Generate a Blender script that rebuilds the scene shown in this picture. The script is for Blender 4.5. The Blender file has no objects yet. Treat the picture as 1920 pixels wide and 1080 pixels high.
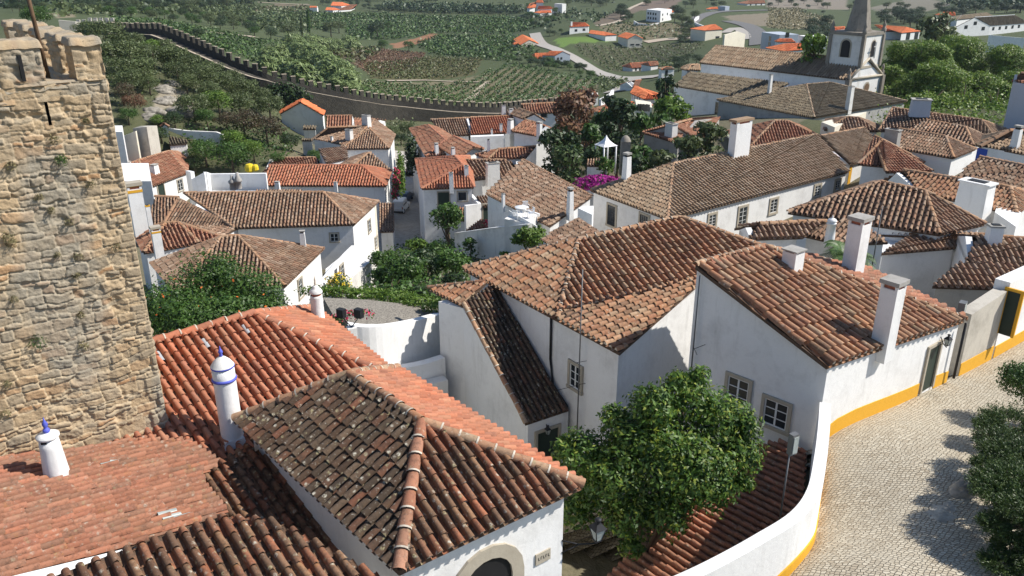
import bpy, math, random
import numpy as np
from mathutils import Vector
R = math.radians
rng = np.random.default_rng(7); random.seed(7)
sc = bpy.context.scene
COL = sc.collection
# ---------------------------------------------------------------- camera model (photo is 1920 px wide)
F_PX, PITCH = 1550.0, R(22)
CP, SP = math.cos(PITCH), math.sin(PITCH)
def ray(u, v):
    a = (u-960)/F_PX; b = (540-v)/F_PX
    return np.array([a, CP+b*SP, b*CP-SP])
def P(p, z):
    d = ray(*p); return d*(z/d[2])
def Y(p, y):
    d = ray(*p); return d*(y/d[1])
def crop(ox, oy, s):
    return lambda x, y: (ox+x*s, oy+y*s)
c1=crop(0,0,.25); c2=crop(480,0,.25); c3=crop(960,0,.25); c4=crop(1440,0,.25); c5=crop(0,270,.25)
c6=crop(480,180,.25); c7=crop(960,180,.25); c8=crop(1440,180,.25)
d1=crop(0,540,.25); d2=crop(480,400,.25); d3=crop(960,400,.25); d4=crop(1440,400,.25); d5=crop(0,810,.25); d6=crop(480,810,.25)
d7=crop(960,670,480/1264); d8=crop(1440,670,480/1264)
e1=crop(200,200,.1574); e2=crop(740,180,.1574); e3=crop(860,300,.1574); e4=crop(960,150,.1574); e5=crop(1180,60,.1574)
e6=crop(240,330,.2685); e7=crop(290,560,.3147); e8=crop(1620,380,.2222)
def f(x, y): return (x, y)
def px(p3):
    x, y, z = p3; dep = y*CP - z*SP; up = y*SP + z*CP
    return (960+F_PX*x/dep, 540-F_PX*up/dep)
# ---------------------------------------------------------------- noise
_perm = rng.random((256,256))
def vnoise(x, y):
    xi = np.floor(x).astype(int); yi = np.floor(y).astype(int)
    fx = x-xi; fy = y-yi; fx = fx*fx*(3-2*fx); fy = fy*fy*(3-2*fy)
    g = lambda a, b: _perm[a & 255, b & 255]
    return (g(xi,yi)*(1-fx)+g(xi+1,yi)*fx)*(1-fy)+(g(xi,yi+1)*(1-fx)+g(xi+1,yi+1)*fx)*fy
def fbm(x, y, o=4):
    s = 0; a = .5
    for i in range(o): s = s+a*vnoise(x*2**i+17*i, y*2**i+31*i); a *= .5
    return s
# ---------------------------------------------------------------- terrain
ANCH = []   # x,y,z
def anc(p, y=None, z=None): ANCH.append(Y(p, y) if y is not None else P(p, z))
for p, y, z in [
 ((1530,850),None,-15),((1740,735),None,-15.5),((1900,610),None,-16.4),((1500,1060),None,-14.7),((1900,1070),None,-14.2),((1900,800),None,-15.2),
 ((1080,1000),None,-19.3),((1092,840),None,-19.3),((600,1000),None,-16),((200,900),None,-15.5),((700,560),50,None),((660,650),None,-18.5),((750,470),92,None),((765,385),115,None),((770,290),150,None),
 ((900,467),75,None),((550,590),None,-25),((960,470),75,None),((330,600),None,-22),((1200,430),None,-26.5),((1592,380),80,None),((1300,400),None,-27),
 ((1650,600),None,-18),((1800,420),60,None),((1880,330),75,None),((1500,230),110,None),((1350,228),125,None),((1640,230),125,None),((1800,200),130,None),((1900,240),110,None),
 ((1100,300),110,None),((1200,270),115,None),((302,367),105,None),((200,330),100,None),((560,330),110,None),((560,250),158,None),((700,250),165,None),((1000,250),165,None),
 ((300,190),130,None),((250,120),150,None),((250,230),115,None),((400,230),125,None),((480,200),150,None),((150,60),190,None),((350,130),160,None),
 ((900,185),300,None),((850,100),480,None),((700,60),650,None),((600,20),850,None),((600,-20),1150,None),((600,-60),1700,None),((1100,150),330,None),((1150,190),230,None),
 ((500,100),330,None),((430,60),420,None),((350,10),650,None),((100,20),400,None),((100,-20),900,None),((300,60),300,None),
 ((1200,125),430,None),((1085,55),540,None),((1240,40),580,None),((1400,60),500,None),((1600,30),650,None),((1850,60),440,None),((1850,0),680,None),((1400,0),850,None),((1000,5),900,None),
 ((1210,210),190,None),((1330,110),330,None),((1480,110),260,None),((1700,110),260,None),((1900,120),240,None),((1400,-30),1400,None),((1900,-40),1400,None),((-200,-20),900,None),((2200,-20),900,None),
 ((-300,300),80,None),((2300,300),80,None),((2300,900),None,-14),((0,1100),None,-16)]:
    anc(p, y, z)
for x, y, z in [(-12,10,-17),(0,0,-16),(15,0,-14.5),(-25,0,-17),(0,-20,-15),(-3,18,-18),(5,22,-19.3),(-9,16,-17),(2,30,-20),(-8,30,-20),(-14,24,-17),(-20,40,-21),
                (-800,3000,10),(800,3000,30),(0,3200,10),(2500,2500,60),(-2500,2500,60),(-600,200,-20),(600,200,-25),(-500,-100,-20),(500,-100,-20)]:
    ANCH.append(np.array([x,y,z],float))
ANCH = np.array(ANCH)
def _warp(x, y):
    r = np.sqrt(x*x+y*y)+20; k = 60*np.log(r/20)/r
    return x*k, y*k
_wx, _wy = _warp(ANCH[:,0], ANCH[:,1])
_K = np.sqrt((_wx[:,None]-_wx[None])**2+(_wy[:,None]-_wy[None])**2+4)
_W = np.linalg.solve(_K+np.eye(len(_K))*.02, ANCH[:,2]+22)
def TZ(x, y):
    x = np.atleast_1d(np.asarray(x,float)); y = np.atleast_1d(np.asarray(y,float))
    sh = x.shape; x = x.ravel(); y = y.ravel(); out = np.empty(len(x))
    for i in range(0, len(x), 20000):
        a, b = _warp(x[i:i+20000], y[i:i+20000])
        out[i:i+20000] = np.sqrt((a[:,None]-_wx[None])**2+(b[:,None]-_wy[None])**2+4) @ _W - 22
    return out.reshape(sh)
def tz(x, y): return float(TZ(x, y)[0])
_ys = np.geomspace(8, 3000, 900)
def T(p, ymin=0):
    d = ray(*p); ys = _ys[_ys > ymin]; k = ys/d[1]
    h = TZ(d[0]*k, ys)
    below = np.where(d[2]*k < h)[0]
    i = below[0] if len(below) else len(ys)-1
    y = ys[i]; 
    q = d*(y/d[1]); q[2] = tz(q[0], q[1]); return q
# ---------------------------------------------------------------- materials
MATS = {}
class NT:
    def __init__(s, name, rough=.9):
        s.m = bpy.data.materials.new(name); s.m.use_nodes = True; s.t = s.m.node_tree; s.n = s.t.nodes; s.l = s.t.links
        s.b = s.n['Principled BSDF']; s.b.inputs['Roughness'].default_value = rough
        s.b.inputs['Specular IOR Level'].default_value = .25
    def a(s, typ, **kw):
        n = s.n.new(typ)
        for k, v in kw.items(): setattr(n, k, v)
        return n
    def noise(s, scale, detail=4, rough=.6, vec=None, dist=0):
        n = s.a('ShaderNodeTexNoise'); n.inputs['Scale'].default_value = scale; n.inputs['Detail'].default_value = detail
        n.inputs['Roughness'].default_value = rough; n.inputs['Distortion'].default_value = dist
        s.l.new(vec if vec is not None else s.pos(), n.inputs['Vector']); return n.outputs['Fac']
    def pos(s):
        if not hasattr(s, '_p'): s._p = s.a('ShaderNodeNewGeometry').outputs['Position']
        return s._p
    def ramp(s, fac, stops, interp='LINEAR'):
        r = s.a('ShaderNodeValToRGB'); r.color_ramp.interpolation = interp
        e = r.color_ramp.elements
        while len(e) < len(stops): e.new(.5)
        for i, (p, c) in enumerate(stops):
            e[i].position = p
            e[i].color = (*c, 1) if not isinstance(c, (int, float)) else (c, c, c, 1)
        s.l.new(fac, r.inputs['Fac']); return r.outputs['Color']
    def mix(s, fac, a, b, mode='MIX'):
        m = s.a('ShaderNodeMix', data_type='RGBA', blend_type=mode)
        for sock, v in ((m.inputs['Factor'], fac), (m.inputs['A'], a), (m.inputs['B'], b)):
            if isinstance(v, (int, float)): sock.default_value = v if sock.name == 'Factor' else (v, v, v, 1)
            elif isinstance(v, tuple): sock.default_value = (*v, 1)
            else: s.l.new(v, sock)
        return m.outputs['Result']
    def bump(s, h, strength=.5, dist=.02):
        b = s.a('ShaderNodeBump'); b.inputs['Strength'].default_value = strength; b.inputs['Distance'].default_value = dist
        s.l.new(h, b.inputs['Height']); s.l.new(b.outputs['Normal'], s.b.inputs['Normal'])
    def base(s, c):
        if isinstance(c, tuple): s.b.inputs['Base Color'].default_value = (*c, 1)
        else: s.l.new(c, s.b.inputs['Base Color'])
    def attr(s, name):
        n = s.a('ShaderNodeAttribute'); n.attribute_name = name; return n
def M(name): return MATS[name]
def simple(name, col, rough=.8, nscale=3, var=.15, metal=0, bump=0):
    t = NT(name, rough); lo = tuple(c*(1-var) for c in col); hi = tuple(min(c*(1+var),1) for c in col)
    n = t.noise(nscale, 5, .65); t.base(t.ramp(n, [(.3, lo), (.7, hi)])); t.b.inputs['Metallic'].default_value = metal
    if bump: t.bump(t.noise(nscale*6, 4), bump, .02)
    MATS[name] = t.m
def tile_mat(name, pal, big=(.3,.22,.17), bigamt=.4, white=.35, orange=.3, dark=.4, blotch=0):
    t = NT(name, .9)
    at = t.attr('tc'); sep = t.a('ShaderNodeSeparateColor'); t.l.new(at.outputs['Color'], sep.inputs['Color'])
    n = len(pal); c = t.ramp(sep.outputs['Red'], [((i+.5)/n, p) for i, p in enumerate(pal)])
    c = t.mix(.28, c, tuple(sum(p[k] for p in pal)/len(pal) for k in range(3))); br = t.ramp(sep.outputs['Green'], [(0, .80), (1, 1.14)]); c = t.mix(1.0, c, br, 'MULTIPLY')
    bn = t.ramp(t.noise(.55, 5, .7), [(.38, 0), (.68, bigamt)]); c = t.mix(bn, c, big)
    dn = t.ramp(t.noise(9, 6, .75), [(.48, 0), (.66, dark)]); c = t.mix(dn, c, (.035,.028,.022))
    wn = t.ramp(t.noise(17, 5, .7), [(.60, 0), (.70, white)]); c = t.mix(wn, c, (.52,.50,.44))
    on = t.ramp(t.noise(3.1, 7, .8), [(.58, 0), (.70, orange)]); c = t.mix(on, c, (.42,.20,.05))
    if blotch:
        v = t.a('ShaderNodeTexVoronoi'); v.inputs['Scale'].default_value = 7.5; t.l.new(t.pos(), v.inputs['Vector'])
        sp2 = t.a('ShaderNodeSeparateColor'); t.l.new(v.outputs['Color'], sp2.inputs['Color'])
        md = t.a('ShaderNodeMath', operation='MULTIPLY'); t.l.new(t.ramp(v.outputs['Distance'], [(.22,1),(.42,0)]), md.inputs[0]); t.l.new(t.ramp(sp2.outputs['Red'], [(.55,0),(.62,blotch)]), md.inputs[1])
        me_ = t.a('ShaderNodeMath', operation='MULTIPLY'); t.l.new(md.outputs[0], me_.inputs[0]); t.l.new(t.ramp(t.noise(24,4,.7), [(.42,0),(.55,1)]), me_.inputs[1])
        c = t.mix(me_.outputs[0], c, t.ramp(sp2.outputs['Green'], [(.4,(.50,.47,.38)),(.6,(.34,.30,.17))]))
    t.base(c); t.bump(t.noise(30, 4), .35, .015)
    MATS[name] = t.m
tile_mat('tile_brown', [(.17,.10,.065),(.36,.21,.135),(.32,.16,.095),(.44,.30,.20),(.27,.17,.11),(.50,.37,.27)], (.17,.12,.08), .5, .5, .3, .5)
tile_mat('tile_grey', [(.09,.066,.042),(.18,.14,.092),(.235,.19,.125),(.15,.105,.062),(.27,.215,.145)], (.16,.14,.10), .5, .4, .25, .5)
tile_mat('tile_tan', [(.25,.155,.095),(.42,.30,.20),(.36,.23,.14),(.48,.37,.26),(.31,.215,.14)], (.24,.185,.12), .5, .4, .35, .45)
tile_mat('tile_redbrown', [(.28,.115,.065),(.41,.18,.105),(.36,.15,.09),(.26,.13,.08),(.47,.27,.17)], (.22,.125,.08), .4, .35, .25, .4)
tile_mat('tile_orange', [(.44,.14,.07),(.50,.185,.10),(.38,.125,.07),(.50,.24,.14),(.42,.15,.08),(.34,.14,.09)], (.34,.19,.12), .4, .25, .15, .25)
tile_mat('tile_neworange', [(.66,.19,.075),(.70,.22,.09),(.62,.17,.07)], (.6,.2,.09), .2, .0, .0, .0)
tile_mat('tile_nearred', [(.38,.145,.085),(.44,.19,.115),(.30,.125,.08),(.38,.20,.13),(.42,.16,.09),(.27,.15,.10)], (.22,.125,.075), .5, .35, .5, .5, .45)
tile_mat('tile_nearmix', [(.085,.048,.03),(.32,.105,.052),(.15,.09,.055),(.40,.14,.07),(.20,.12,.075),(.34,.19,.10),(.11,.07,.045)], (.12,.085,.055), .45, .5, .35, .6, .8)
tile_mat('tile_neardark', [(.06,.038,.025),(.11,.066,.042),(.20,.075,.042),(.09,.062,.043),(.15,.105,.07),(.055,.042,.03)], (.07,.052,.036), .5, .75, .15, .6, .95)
tile_mat('tile_central', [(.24,.105,.06),(.42,.185,.10),(.32,.16,.095),(.47,.26,.15),(.36,.21,.125),(.48,.21,.10),(.43,.33,.22),(.22,.13,.08)], (.22,.145,.09), .35, .5, .45, .5, .6)
tile_mat('tile_cap', [(.36,.20,.12),(.44,.30,.20),(.40,.20,.10),(.30,.22,.16)], (.40,.24,.12), .4, .4, .5, .3)
def plaster(name, col, dirt=.35, stain=(.33,.31,.28)):
    t = NT(name, .85)
    g = t.ramp(t.noise(.7, 6, .7), [(.5, 0), (.75, dirt)]); c = t.mix(g, col, stain)
    mp = t.a('ShaderNodeMapping'); mp.inputs['Scale'].default_value = (2.6, 2.6, .35); t.l.new(t.pos(), mp.inputs['Vector'])
    s = t.ramp(t.noise(1.0, 5, .7, mp.outputs['Vector']), [(.56, 0), (.72, dirt*.6)]); c = t.mix(s, c, stain)
    v = t.ramp(t.noise(5, 5, .7), [(.2, .93), (.8, 1.0)]); c = t.mix(1.0, c, v, 'MULTIPLY')
    t.base(c); t.bump(t.noise(5, 7, .75), .45, .03); MATS[name] = t.m
plaster('white', (.80,.79,.77), .36)
plaster('white_old', (.74,.72,.68), .55)
plaster('plaster_grey', (.52,.48,.41), .7, (.25,.22,.18))
plaster('cream', (.74,.68,.55), .3)
plaster('yellow', (.72,.38,.035), .12, (.45,.28,.08))
plaster('blue', (.05,.10,.42), .1, (.2,.25,.4))
plaster('bluegrey', (.42,.46,.52), .2)
plaster('concrete', (.38,.36,.33), .6, (.16,.15,.12))
plaster('stone_trim', (.43,.38,.30), .4, (.25,.21,.16))
plaster('spire', (.27,.24,.20), .8, (.09,.08,.065))
plaster('palace', (.42,.41,.39), .7, (.2,.18,.15))
simple('brick', (.36,.13,.08), .9, 8, .3)
simple('dark', (.015,.015,.016), .6)
simple('iron', (.03,.03,.032), .55, metal=.4)
simple('pole_grey', (.17,.17,.17), .5, metal=.3)
simple('sash', (.72,.72,.70), .5, 5, .05)
simple('sash_dark', (.03,.045,.035), .5, 5, .05)
simple('wood', (.16,.10,.06), .8, 6, .3)
simple('bark', (.12,.09,.065), .95, 6, .4, bump=.6)
simple('rock', (.27,.245,.205), .95, 2.2, .55, bump=1.0)
simple('path_earth', (.42,.35,.27), .95, 2, .25, bump=.3)
simple('asphalt', (.15,.145,.14), .95, 2, .2)
simple('pale_road', (.38,.35,.31), .95, 2, .2)
simple('zinc', (.42,.44,.46), .5, 2, .15, metal=.2)
simple('white_paint', (.78,.78,.78), .35, 4, .03)
simple('car_blue', (.03,.05,.09), .3, 4, .05)
simple('car_black', (.012,.012,.014), .3, 4, .05)
simple('rubber', (.02,.02,.02), .8)
simple('finial_blue', (.10,.12,.50), .6, 5, .15)
simple('light_glass', (.35,.38,.36), .25, 5, .2)
simple('plastic_yellow', (.75,.55,.03), .5, 3, .1)
simple('flower_red', (.55,.03,.10), .8, 5, .3)
simple('flower_pink', (.38,.03,.24), .8, 5, .3)
simple('flower_orange', (.70,.16,.03), .8, 5, .3)
simple('grass_lawn', (.10,.16,.03), .95, 1.5, .3, bump=.5)
def glass(name='glass'):
    t = NT(name, .12); t.base((.025,.03,.035)); t.b.inputs['Specular IOR Level'].default_value = .6; MATS[name] = t.m
glass()
def leafmat(name, cols, trans=.25):
    t = NT(name, .5); t.b.inputs['Specular IOR Level'].default_value = .4; cols = [tuple(min(.5, c_*k_) for c_, k_ in zip(cc_, (1.22, 1.18, 1.0))) for cc_ in cols]
    at = t.attr('tc'); sep = t.a('ShaderNodeSeparateColor'); t.l.new(at.outputs['Color'], sep.inputs['Color'])
    n = len(cols); c = t.ramp(sep.outputs['Red'], [((i+.5)/n, p) for i, p in enumerate(cols)])
    big = t.ramp(t.noise(.35, 3), [(.3, .75), (.7, 1.25)]); c = t.mix(1.0, c, big, 'MULTIPLY'); t.base(c)
    tr = t.a('ShaderNodeBsdfTranslucent'); t.l.new(c, tr.inputs['Color'])
    mx = t.a('ShaderNodeMixShader'); mx.inputs['Fac'].default_value = trans
    out = t.n['Material Output']; t.l.new(t.b.outputs['BSDF'], mx.inputs[1]); t.l.new(tr.outputs['BSDF'], mx.inputs[2]); t.l.new(mx.outputs['Shader'], out.inputs['Surface'])
    MATS[name] = t.m
leafmat('leaf_orange_tree', [(.026,.062,.011),(.045,.10,.016),(.07,.14,.022),(.10,.175,.028),(.045,.10,.017),(.20,.24,.035),(.035,.08,.014)], .28)
leafmat('leaf_mid', [(.03,.07,.015),(.05,.11,.02),(.08,.15,.03),(.045,.09,.02)], .25)
leafmat('leaf_bright', [(.07,.13,.02),(.11,.19,.03),(.15,.23,.04),(.06,.12,.02)], .3)
leafmat('leaf_plane', [(.065,.12,.018),(.11,.185,.028),(.16,.24,.04),(.055,.11,.018),(.20,.26,.06)], .3)
leafmat('leaf_dark', [(.015,.032,.012),(.025,.05,.016),(.04,.07,.02)], .15)
leafmat('leaf_olive', [(.05,.075,.028),(.08,.105,.042),(.11,.14,.06),(.065,.09,.034)], .2)
leafmat('leaf_brown', [(.10,.045,.03),(.16,.08,.05),(.20,.12,.07),(.08,.05,.03)], .2)
leafmat('leaf_maroon', [(.045,.035,.02),(.07,.05,.028),(.045,.06,.025),(.09,.055,.035)], .15)
leafmat('leaf_conifer', [(.025,.05,.016),(.045,.08,.022),(.075,.115,.032),(.035,.06,.02)], .15)
leafmat('leaf_reed', [(.13,.18,.07),(.18,.24,.10),(.22,.28,.13),(.10,.15,.06)], .2)
leafmat('leaf_far', [(.022,.045,.018),(.035,.06,.022),(.05,.08,.03)], .1)
leafmat('leaf_orchard', [(.035,.07,.018),(.052,.098,.022),(.07,.12,.03)], .1)
leafmat('leaf_vine', [(.06,.075,.02),(.09,.08,.03),(.075,.10,.03)], .1)
leafmat('leaf_dry', [(.16,.14,.08),(.20,.17,.10),(.10,.10,.05)], .1)
# ---------------------------------------------------------------- mesh building
class G:
    """collects verts/faces with material slots; build() links one mesh object"""
    def __init__(s): s.v = []; s.f = []; s.m = []; s.mats = []; s.n = 0; s.tc = []; s.sm = []
    def slot(s, mat):
        if mat not in s.mats: s.mats.append(mat)
        return s.mats.index(mat)
    def add(s, verts, faces, mat, tc=None, smooth=False):
        verts = np.asarray(verts, float).reshape(-1, 3); k = s.slot(mat)
        s.v.append(verts); 
        faces = [np.asarray(q)+s.n for q in faces] if not isinstance(faces, np.ndarray) else list(faces+s.n)
        s.f += faces; s.m += [k]*len(faces); s.sm += [smooth]*len(faces); s.n += len(verts)
        if tc is None: tc = np.tile([.5,.5,.5,1], (len(verts), 1))
        s.tc.append(tc); return s
    def box(s, c, d, mat, rot=0, ax=None):
        """c centre, d full dims, rot about z"""
        x, y, z = d[0]/2, d[1]/2, d[2]/2
        vs = np.array([[i*x, j*y, k*z] for k in (-1,1) for i, j in ((-1,-1),(1,-1),(1,1),(-1,1))])
        if ax is not None: vs = vs @ np.array(ax)
        else:
            ca, sa = math.cos(rot), math.sin(rot); vs = vs @ np.array([[ca,sa,0],[-sa,ca,0],[0,0,1]])
        return s.add(vs+np.asarray(c), [(3,2,1,0),(4,5,6,7),(0,1,5,4),(1,2,6,5),(2,3,7,6),(3,0,4,7)], mat)
    def frustum(s, c, d0, d1_, h, mat, rot=0):
        vs = []
        for k, d in ((0, d0), (h, d1_)):
            for i, j in ((-1,-1),(1,-1),(1,1),(-1,1)): vs.append([i*d[0]/2, j*d[1]/2, k])
        vs = np.array(vs); ca, sa = math.cos(rot), math.sin(rot); vs = vs @ np.array([[ca,sa,0],[-sa,ca,0],[0,0,1]])
        return s.add(vs+np.asarray(c), [(3,2,1,0),(4,5,6,7),(0,1,5,4),(1,2,6,5),(2,3,7,6),(3,0,4,7)], mat)
    def prism(s, poly, z0, z1, mat):
        """poly list of (x,y[,z]) ccw or cw; z0,z1 numbers or lists"""
        n = len(poly); z0 = [z0]*n if np.isscalar(z0) else z0; z1 = [z1]*n if np.isscalar(z1) else z1
        vs = [[p[0], p[1], a] for p, a in zip(poly, z0)]+[[p[0], p[1], a] for p, a in zip(poly, z1)]
        fs = [tuple(range(n))[::-1], tuple(range(n, 2*n))]+[(i, (i+1) % n, n+(i+1) % n, n+i) for i in range(n)]
        return s.add(vs, fs, mat)
    def lathe(s, c, prof, mat, n=20, smooth=True):
        vs = []; 
        for r_, z in prof:
            for k in range(n): a = 2*math.pi*k/n; vs.append([r_*math.cos(a), r_*math.sin(a), z])
        fs = [(i*n+k, i*n+(k+1) % n, (i+1)*n+(k+1) % n, (i+1)*n+k) for i in range(len(prof)-1) for k in range(n)]
        fs.append(tuple(range((len(prof)-1)*n, len(prof)*n)))
        return s.add(np.array(vs)+np.asarray(c), fs, mat, smooth=smooth)
    def tube(s, pts, r_, mat, n=8):
        pts = [np.asarray(p, float) for p in pts]; vs = []; rs = r_ if isinstance(r_, (list, tuple)) else [r_]*len(pts)
        for i, p in enumerate(pts):
            d = pts[min(i+1, len(pts)-1)]-pts[max(i-1, 0)]; d /= np.linalg.norm(d)
            a = np.cross(d, [0,0,1] if abs(d[2]) < .9 else [1,0,0]); a /= np.linalg.norm(a); b = np.cross(d, a)
            for k in range(n): t = 2*math.pi*k/n; vs.append(p+rs[i]*(a*math.cos(t)+b*math.sin(t)))
        fs = [(i*n+k, i*n+(k+1) % n, (i+1)*n+(k+1) % n, (i+1)*n+k) for i in range(len(pts)-1) for k in range(n)]
        fs += [tuple(range(n))[::-1], tuple(range((len(pts)-1)*n, len(pts)*n))]
        return s.add(vs, fs, mat, smooth=True)
    def build(s, name, parent=None):
        V = np.concatenate(s.v) if s.v else np.zeros((0,3))
        org = np.array(parent['_o']) if parent is not None else np.zeros(3)
        me = bpy.data.meshes.new(name)
        L = np.array([len(q) for q in s.f], dtype=np.int32)
        idx = np.concatenate([np.asarray(q) for q in s.f]).astype(np.int32)
        me.vertices.add(len(V)); me.vertices.foreach_set('co', (V-org).astype(np.float32).ravel())
        me.loops.add(len(idx)); me.loops.foreach_set('vertex_index', idx)
        me.polygons.add(len(L)); me.polygons.foreach_set('loop_start', np.concatenate([[0], np.cumsum(L)[:-1]]).astype(np.int32))
        me.polygons.foreach_set('loop_total', L)
        for m in s.mats: me.materials.append(MATS[m])
        me.polygons.foreach_set('material_index', np.array(s.m, dtype=np.int32))
        me.polygons.foreach_set('use_smooth', np.array(s.sm, dtype=bool))
        ca = me.color_attributes.new('tc', 'FLOAT_COLOR', 'POINT'); ca.data.foreach_set('color', np.concatenate(s.tc).astype(np.float32).ravel())
        me.update(calc_edges=True); me.validate()
        o = bpy.data.objects.new(name, me); COL.objects.link(o)
        if parent is not None: o.parent = parent; o['_o'] = parent['_o']
        return o
def fast(V, Q, mat, tc, name, parent=None, smooth=False):
    """quad array mesh"""
    org = np.array(parent['_o']) if parent is not None else np.zeros(3)
    me = bpy.data.meshes.new(name); k = Q.shape[1]
    me.vertices.add(len(V)); me.vertices.foreach_set('co', (V-org).astype(np.float32).ravel())
    me.loops.add(Q.size); me.loops.foreach_set('vertex_index', Q.astype(np.int32).ravel())
    me.polygons.add(len(Q)); me.polygons.foreach_set('loop_start', (np.arange(len(Q))*k).astype(np.int32)); me.polygons.foreach_set('loop_total', np.full(len(Q), k, np.int32))
    me.materials.append(MATS[mat]) 
    if smooth: me.polygons.foreach_set('use_smooth', np.ones(len(Q), bool))
    if tc is not None:
        ca = me.color_attributes.new('tc', 'FLOAT_COLOR', 'POINT'); ca.data.foreach_set('color', tc.astype(np.float32).ravel())
    me.update(calc_edges=True)
    o = bpy.data.objects.new(name, me); COL.objects.link(o)
    if parent is not None: o.parent = parent; o['_o'] = parent['_o']
    return o
def thing(name, label, cat, loc, group=None, kind=None):
    o = bpy.data.objects.new(name, None); COL.objects.link(o); o.location = [float(c) for c in loc]; o.empty_display_size = .3
    o['_o'] = [float(c) for c in loc]; o['label'] = label; o['category'] = cat
    if group: o['group'] = group
    if kind: o['kind'] = kind
    return o
def tag(o, label, cat, group=None, kind=None):
    if label: o['label'] = label
    if cat: o['category'] = cat
    if group: o['group'] = group
    if kind: o['kind'] = kind
    return o
def unit(v): v = np.asarray(v, float); return v/np.linalg.norm(v)
# ---------------------------------------------------------------- roof tiles
EVEC = {}
def setdir(poly, e): EVEC[tuple(np.round(poly[0], 5))] = unit(np.append(e, 0)); return poly
def plane3(a, b, c): n = np.cross(b-a, c-a); return a, n/np.linalg.norm(n)
def slope_plane(p, down, k): n = unit([down[0]*k, down[1]*k, 1.0]); return np.asarray(p, float), n
def PP(p, pl): d = ray(*p); return d*(np.dot(pl[0], pl[1])/np.dot(d, pl[1]))
def face_frame(poly, ee=None):
    o = poly[0]; e = EVEC.get(tuple(np.round(o, 5))) if ee is None else ee; e = unit(poly[1]-poly[0]) if e is None else e; c = np.mean(poly, axis=0)
    nrm = np.zeros(3)
    for i in range(len(poly)): nrm += np.cross(poly[i]-c, poly[(i+1) % len(poly)]-c)
    nrm = unit(nrm); nrm = nrm if nrm[2] > 0 else -nrm
    e = unit(e-nrm*np.dot(e, nrm)); s = np.cross(nrm, e)
    if np.dot(c-o, s) < 0: s = -s
    return o, e, s, nrm
def tile_face(poly, pitch=.25, tl=.42, seg=5, lift=1.0, over=.07, ee=None, eave0=True):
    poly = [np.asarray(p, float) for p in poly]
    o, e, s, n = face_frame(poly, ee)
    if not eave0: over = 0
    q = np.array([[np.dot(p-o, e), np.dot(p-o, s)] for p in poly])
    w = pitch; rows = np.arange(q[:,0].min()+w*.5, q[:,0].max()-w*.2, w)
    VV = []; QQ = []; CC = []; base = 0; PL = []
    ct = np.cos(np.linspace(0, math.pi, seg)); st = np.sin(np.linspace(0, math.pi, seg))
    def strip(ec, lo, hi, rl, rh, ll, lh, sgn, k0):
        nonlocal base
        m = len(lo); N = len(ct)
        j = rng.normal(0, .03*w, m); j2 = rng.normal(0, .03*w, m); jl = rng.normal(0, .02*w, m)
        E0 = ec+j[:,None]+rl*ct[None]; E1 = ec+j2[:,None]+rh*ct[None]
        hk_ = (1.35 if seg >= 6 else 1.6) if sgn > 0 else 1.0; H0 = (ll+jl)[:,None]+(k0+sgn*hk_*rl*st[None]); H1 = (lh+jl*.3)[:,None]+(k0*.8+sgn*hk_*rh*st[None])
        A = o+E0[...,None]*e+np.repeat(lo[:,None],N,1)[...,None]*s+H0[...,None]*n
        B = o+E1[...,None]*e+np.repeat(hi[:,None],N,1)[...,None]*s+H1[...,None]*n
        V = np.concatenate([A, B], axis=1).reshape(-1, 3)
        i = (np.arange(m)*2*N)[:,None]+np.arange(N-1)[None]
        Q = np.stack([i, i+1, i+1+N, i+N], -1).reshape(-1, 4)+base
        c = rng.random((m, 3)); CCC = np.repeat(np.concatenate([c, np.ones((m,1))], 1), 2*N, 0)
        VV.append(V); QQ.append(Q); CC.append(CCC); base += len(V)
    for x in rows:
        for xx, cover in ((x, True), (x+w*.5, False)):
            ts = []
            for i in range(len(q)):
                a, b = q[i], q[(i+1) % len(q)]
                if (a[0]-xx)*(b[0]-xx) < 0: t = (xx-a[0])/(b[0]-a[0]); ts.append(a[1]+t*(b[1]-a[1]))
            if len(ts) < 2: continue
            lo0, hi0 = min(ts), max(ts)
            if hi0-lo0 < .1: continue
            lo0 -= (over if lo0 < .3 else 0)+(0 if cover else .03)
            m = max(1, int(math.ceil((hi0-lo0)/tl))); ks = np.arange(m)
            ph = rng.random()*.3*tl
            lo = np.maximum(lo0, lo0+ks*tl-ph); hi = np.minimum(hi0, lo0+(ks+1.12)*tl-ph)
            ok = hi-lo > .03; lo = lo[ok]; hi = hi[ok]; m = len(lo)
            if m == 0: continue
            if cover and lo0 < .02: PL.append(o+e*xx+s*(lo[0]+.03))
            if cover: strip(xx, lo, hi, (.345 if seg >= 6 else .31)*w, (.29 if seg >= 6 else .27)*w, np.full(m, .15*w*lift), np.full(m, .0), 1.0, .12*w)
            else: strip(xx, lo, hi, .26*w, .30*w, np.full(m, .10*w*lift), np.full(m, .02*w), -.45, .04*w)
    if not VV: return None
    return np.concatenate(VV), np.concatenate(QQ), np.concatenate(CC), PL, e, n
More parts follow.
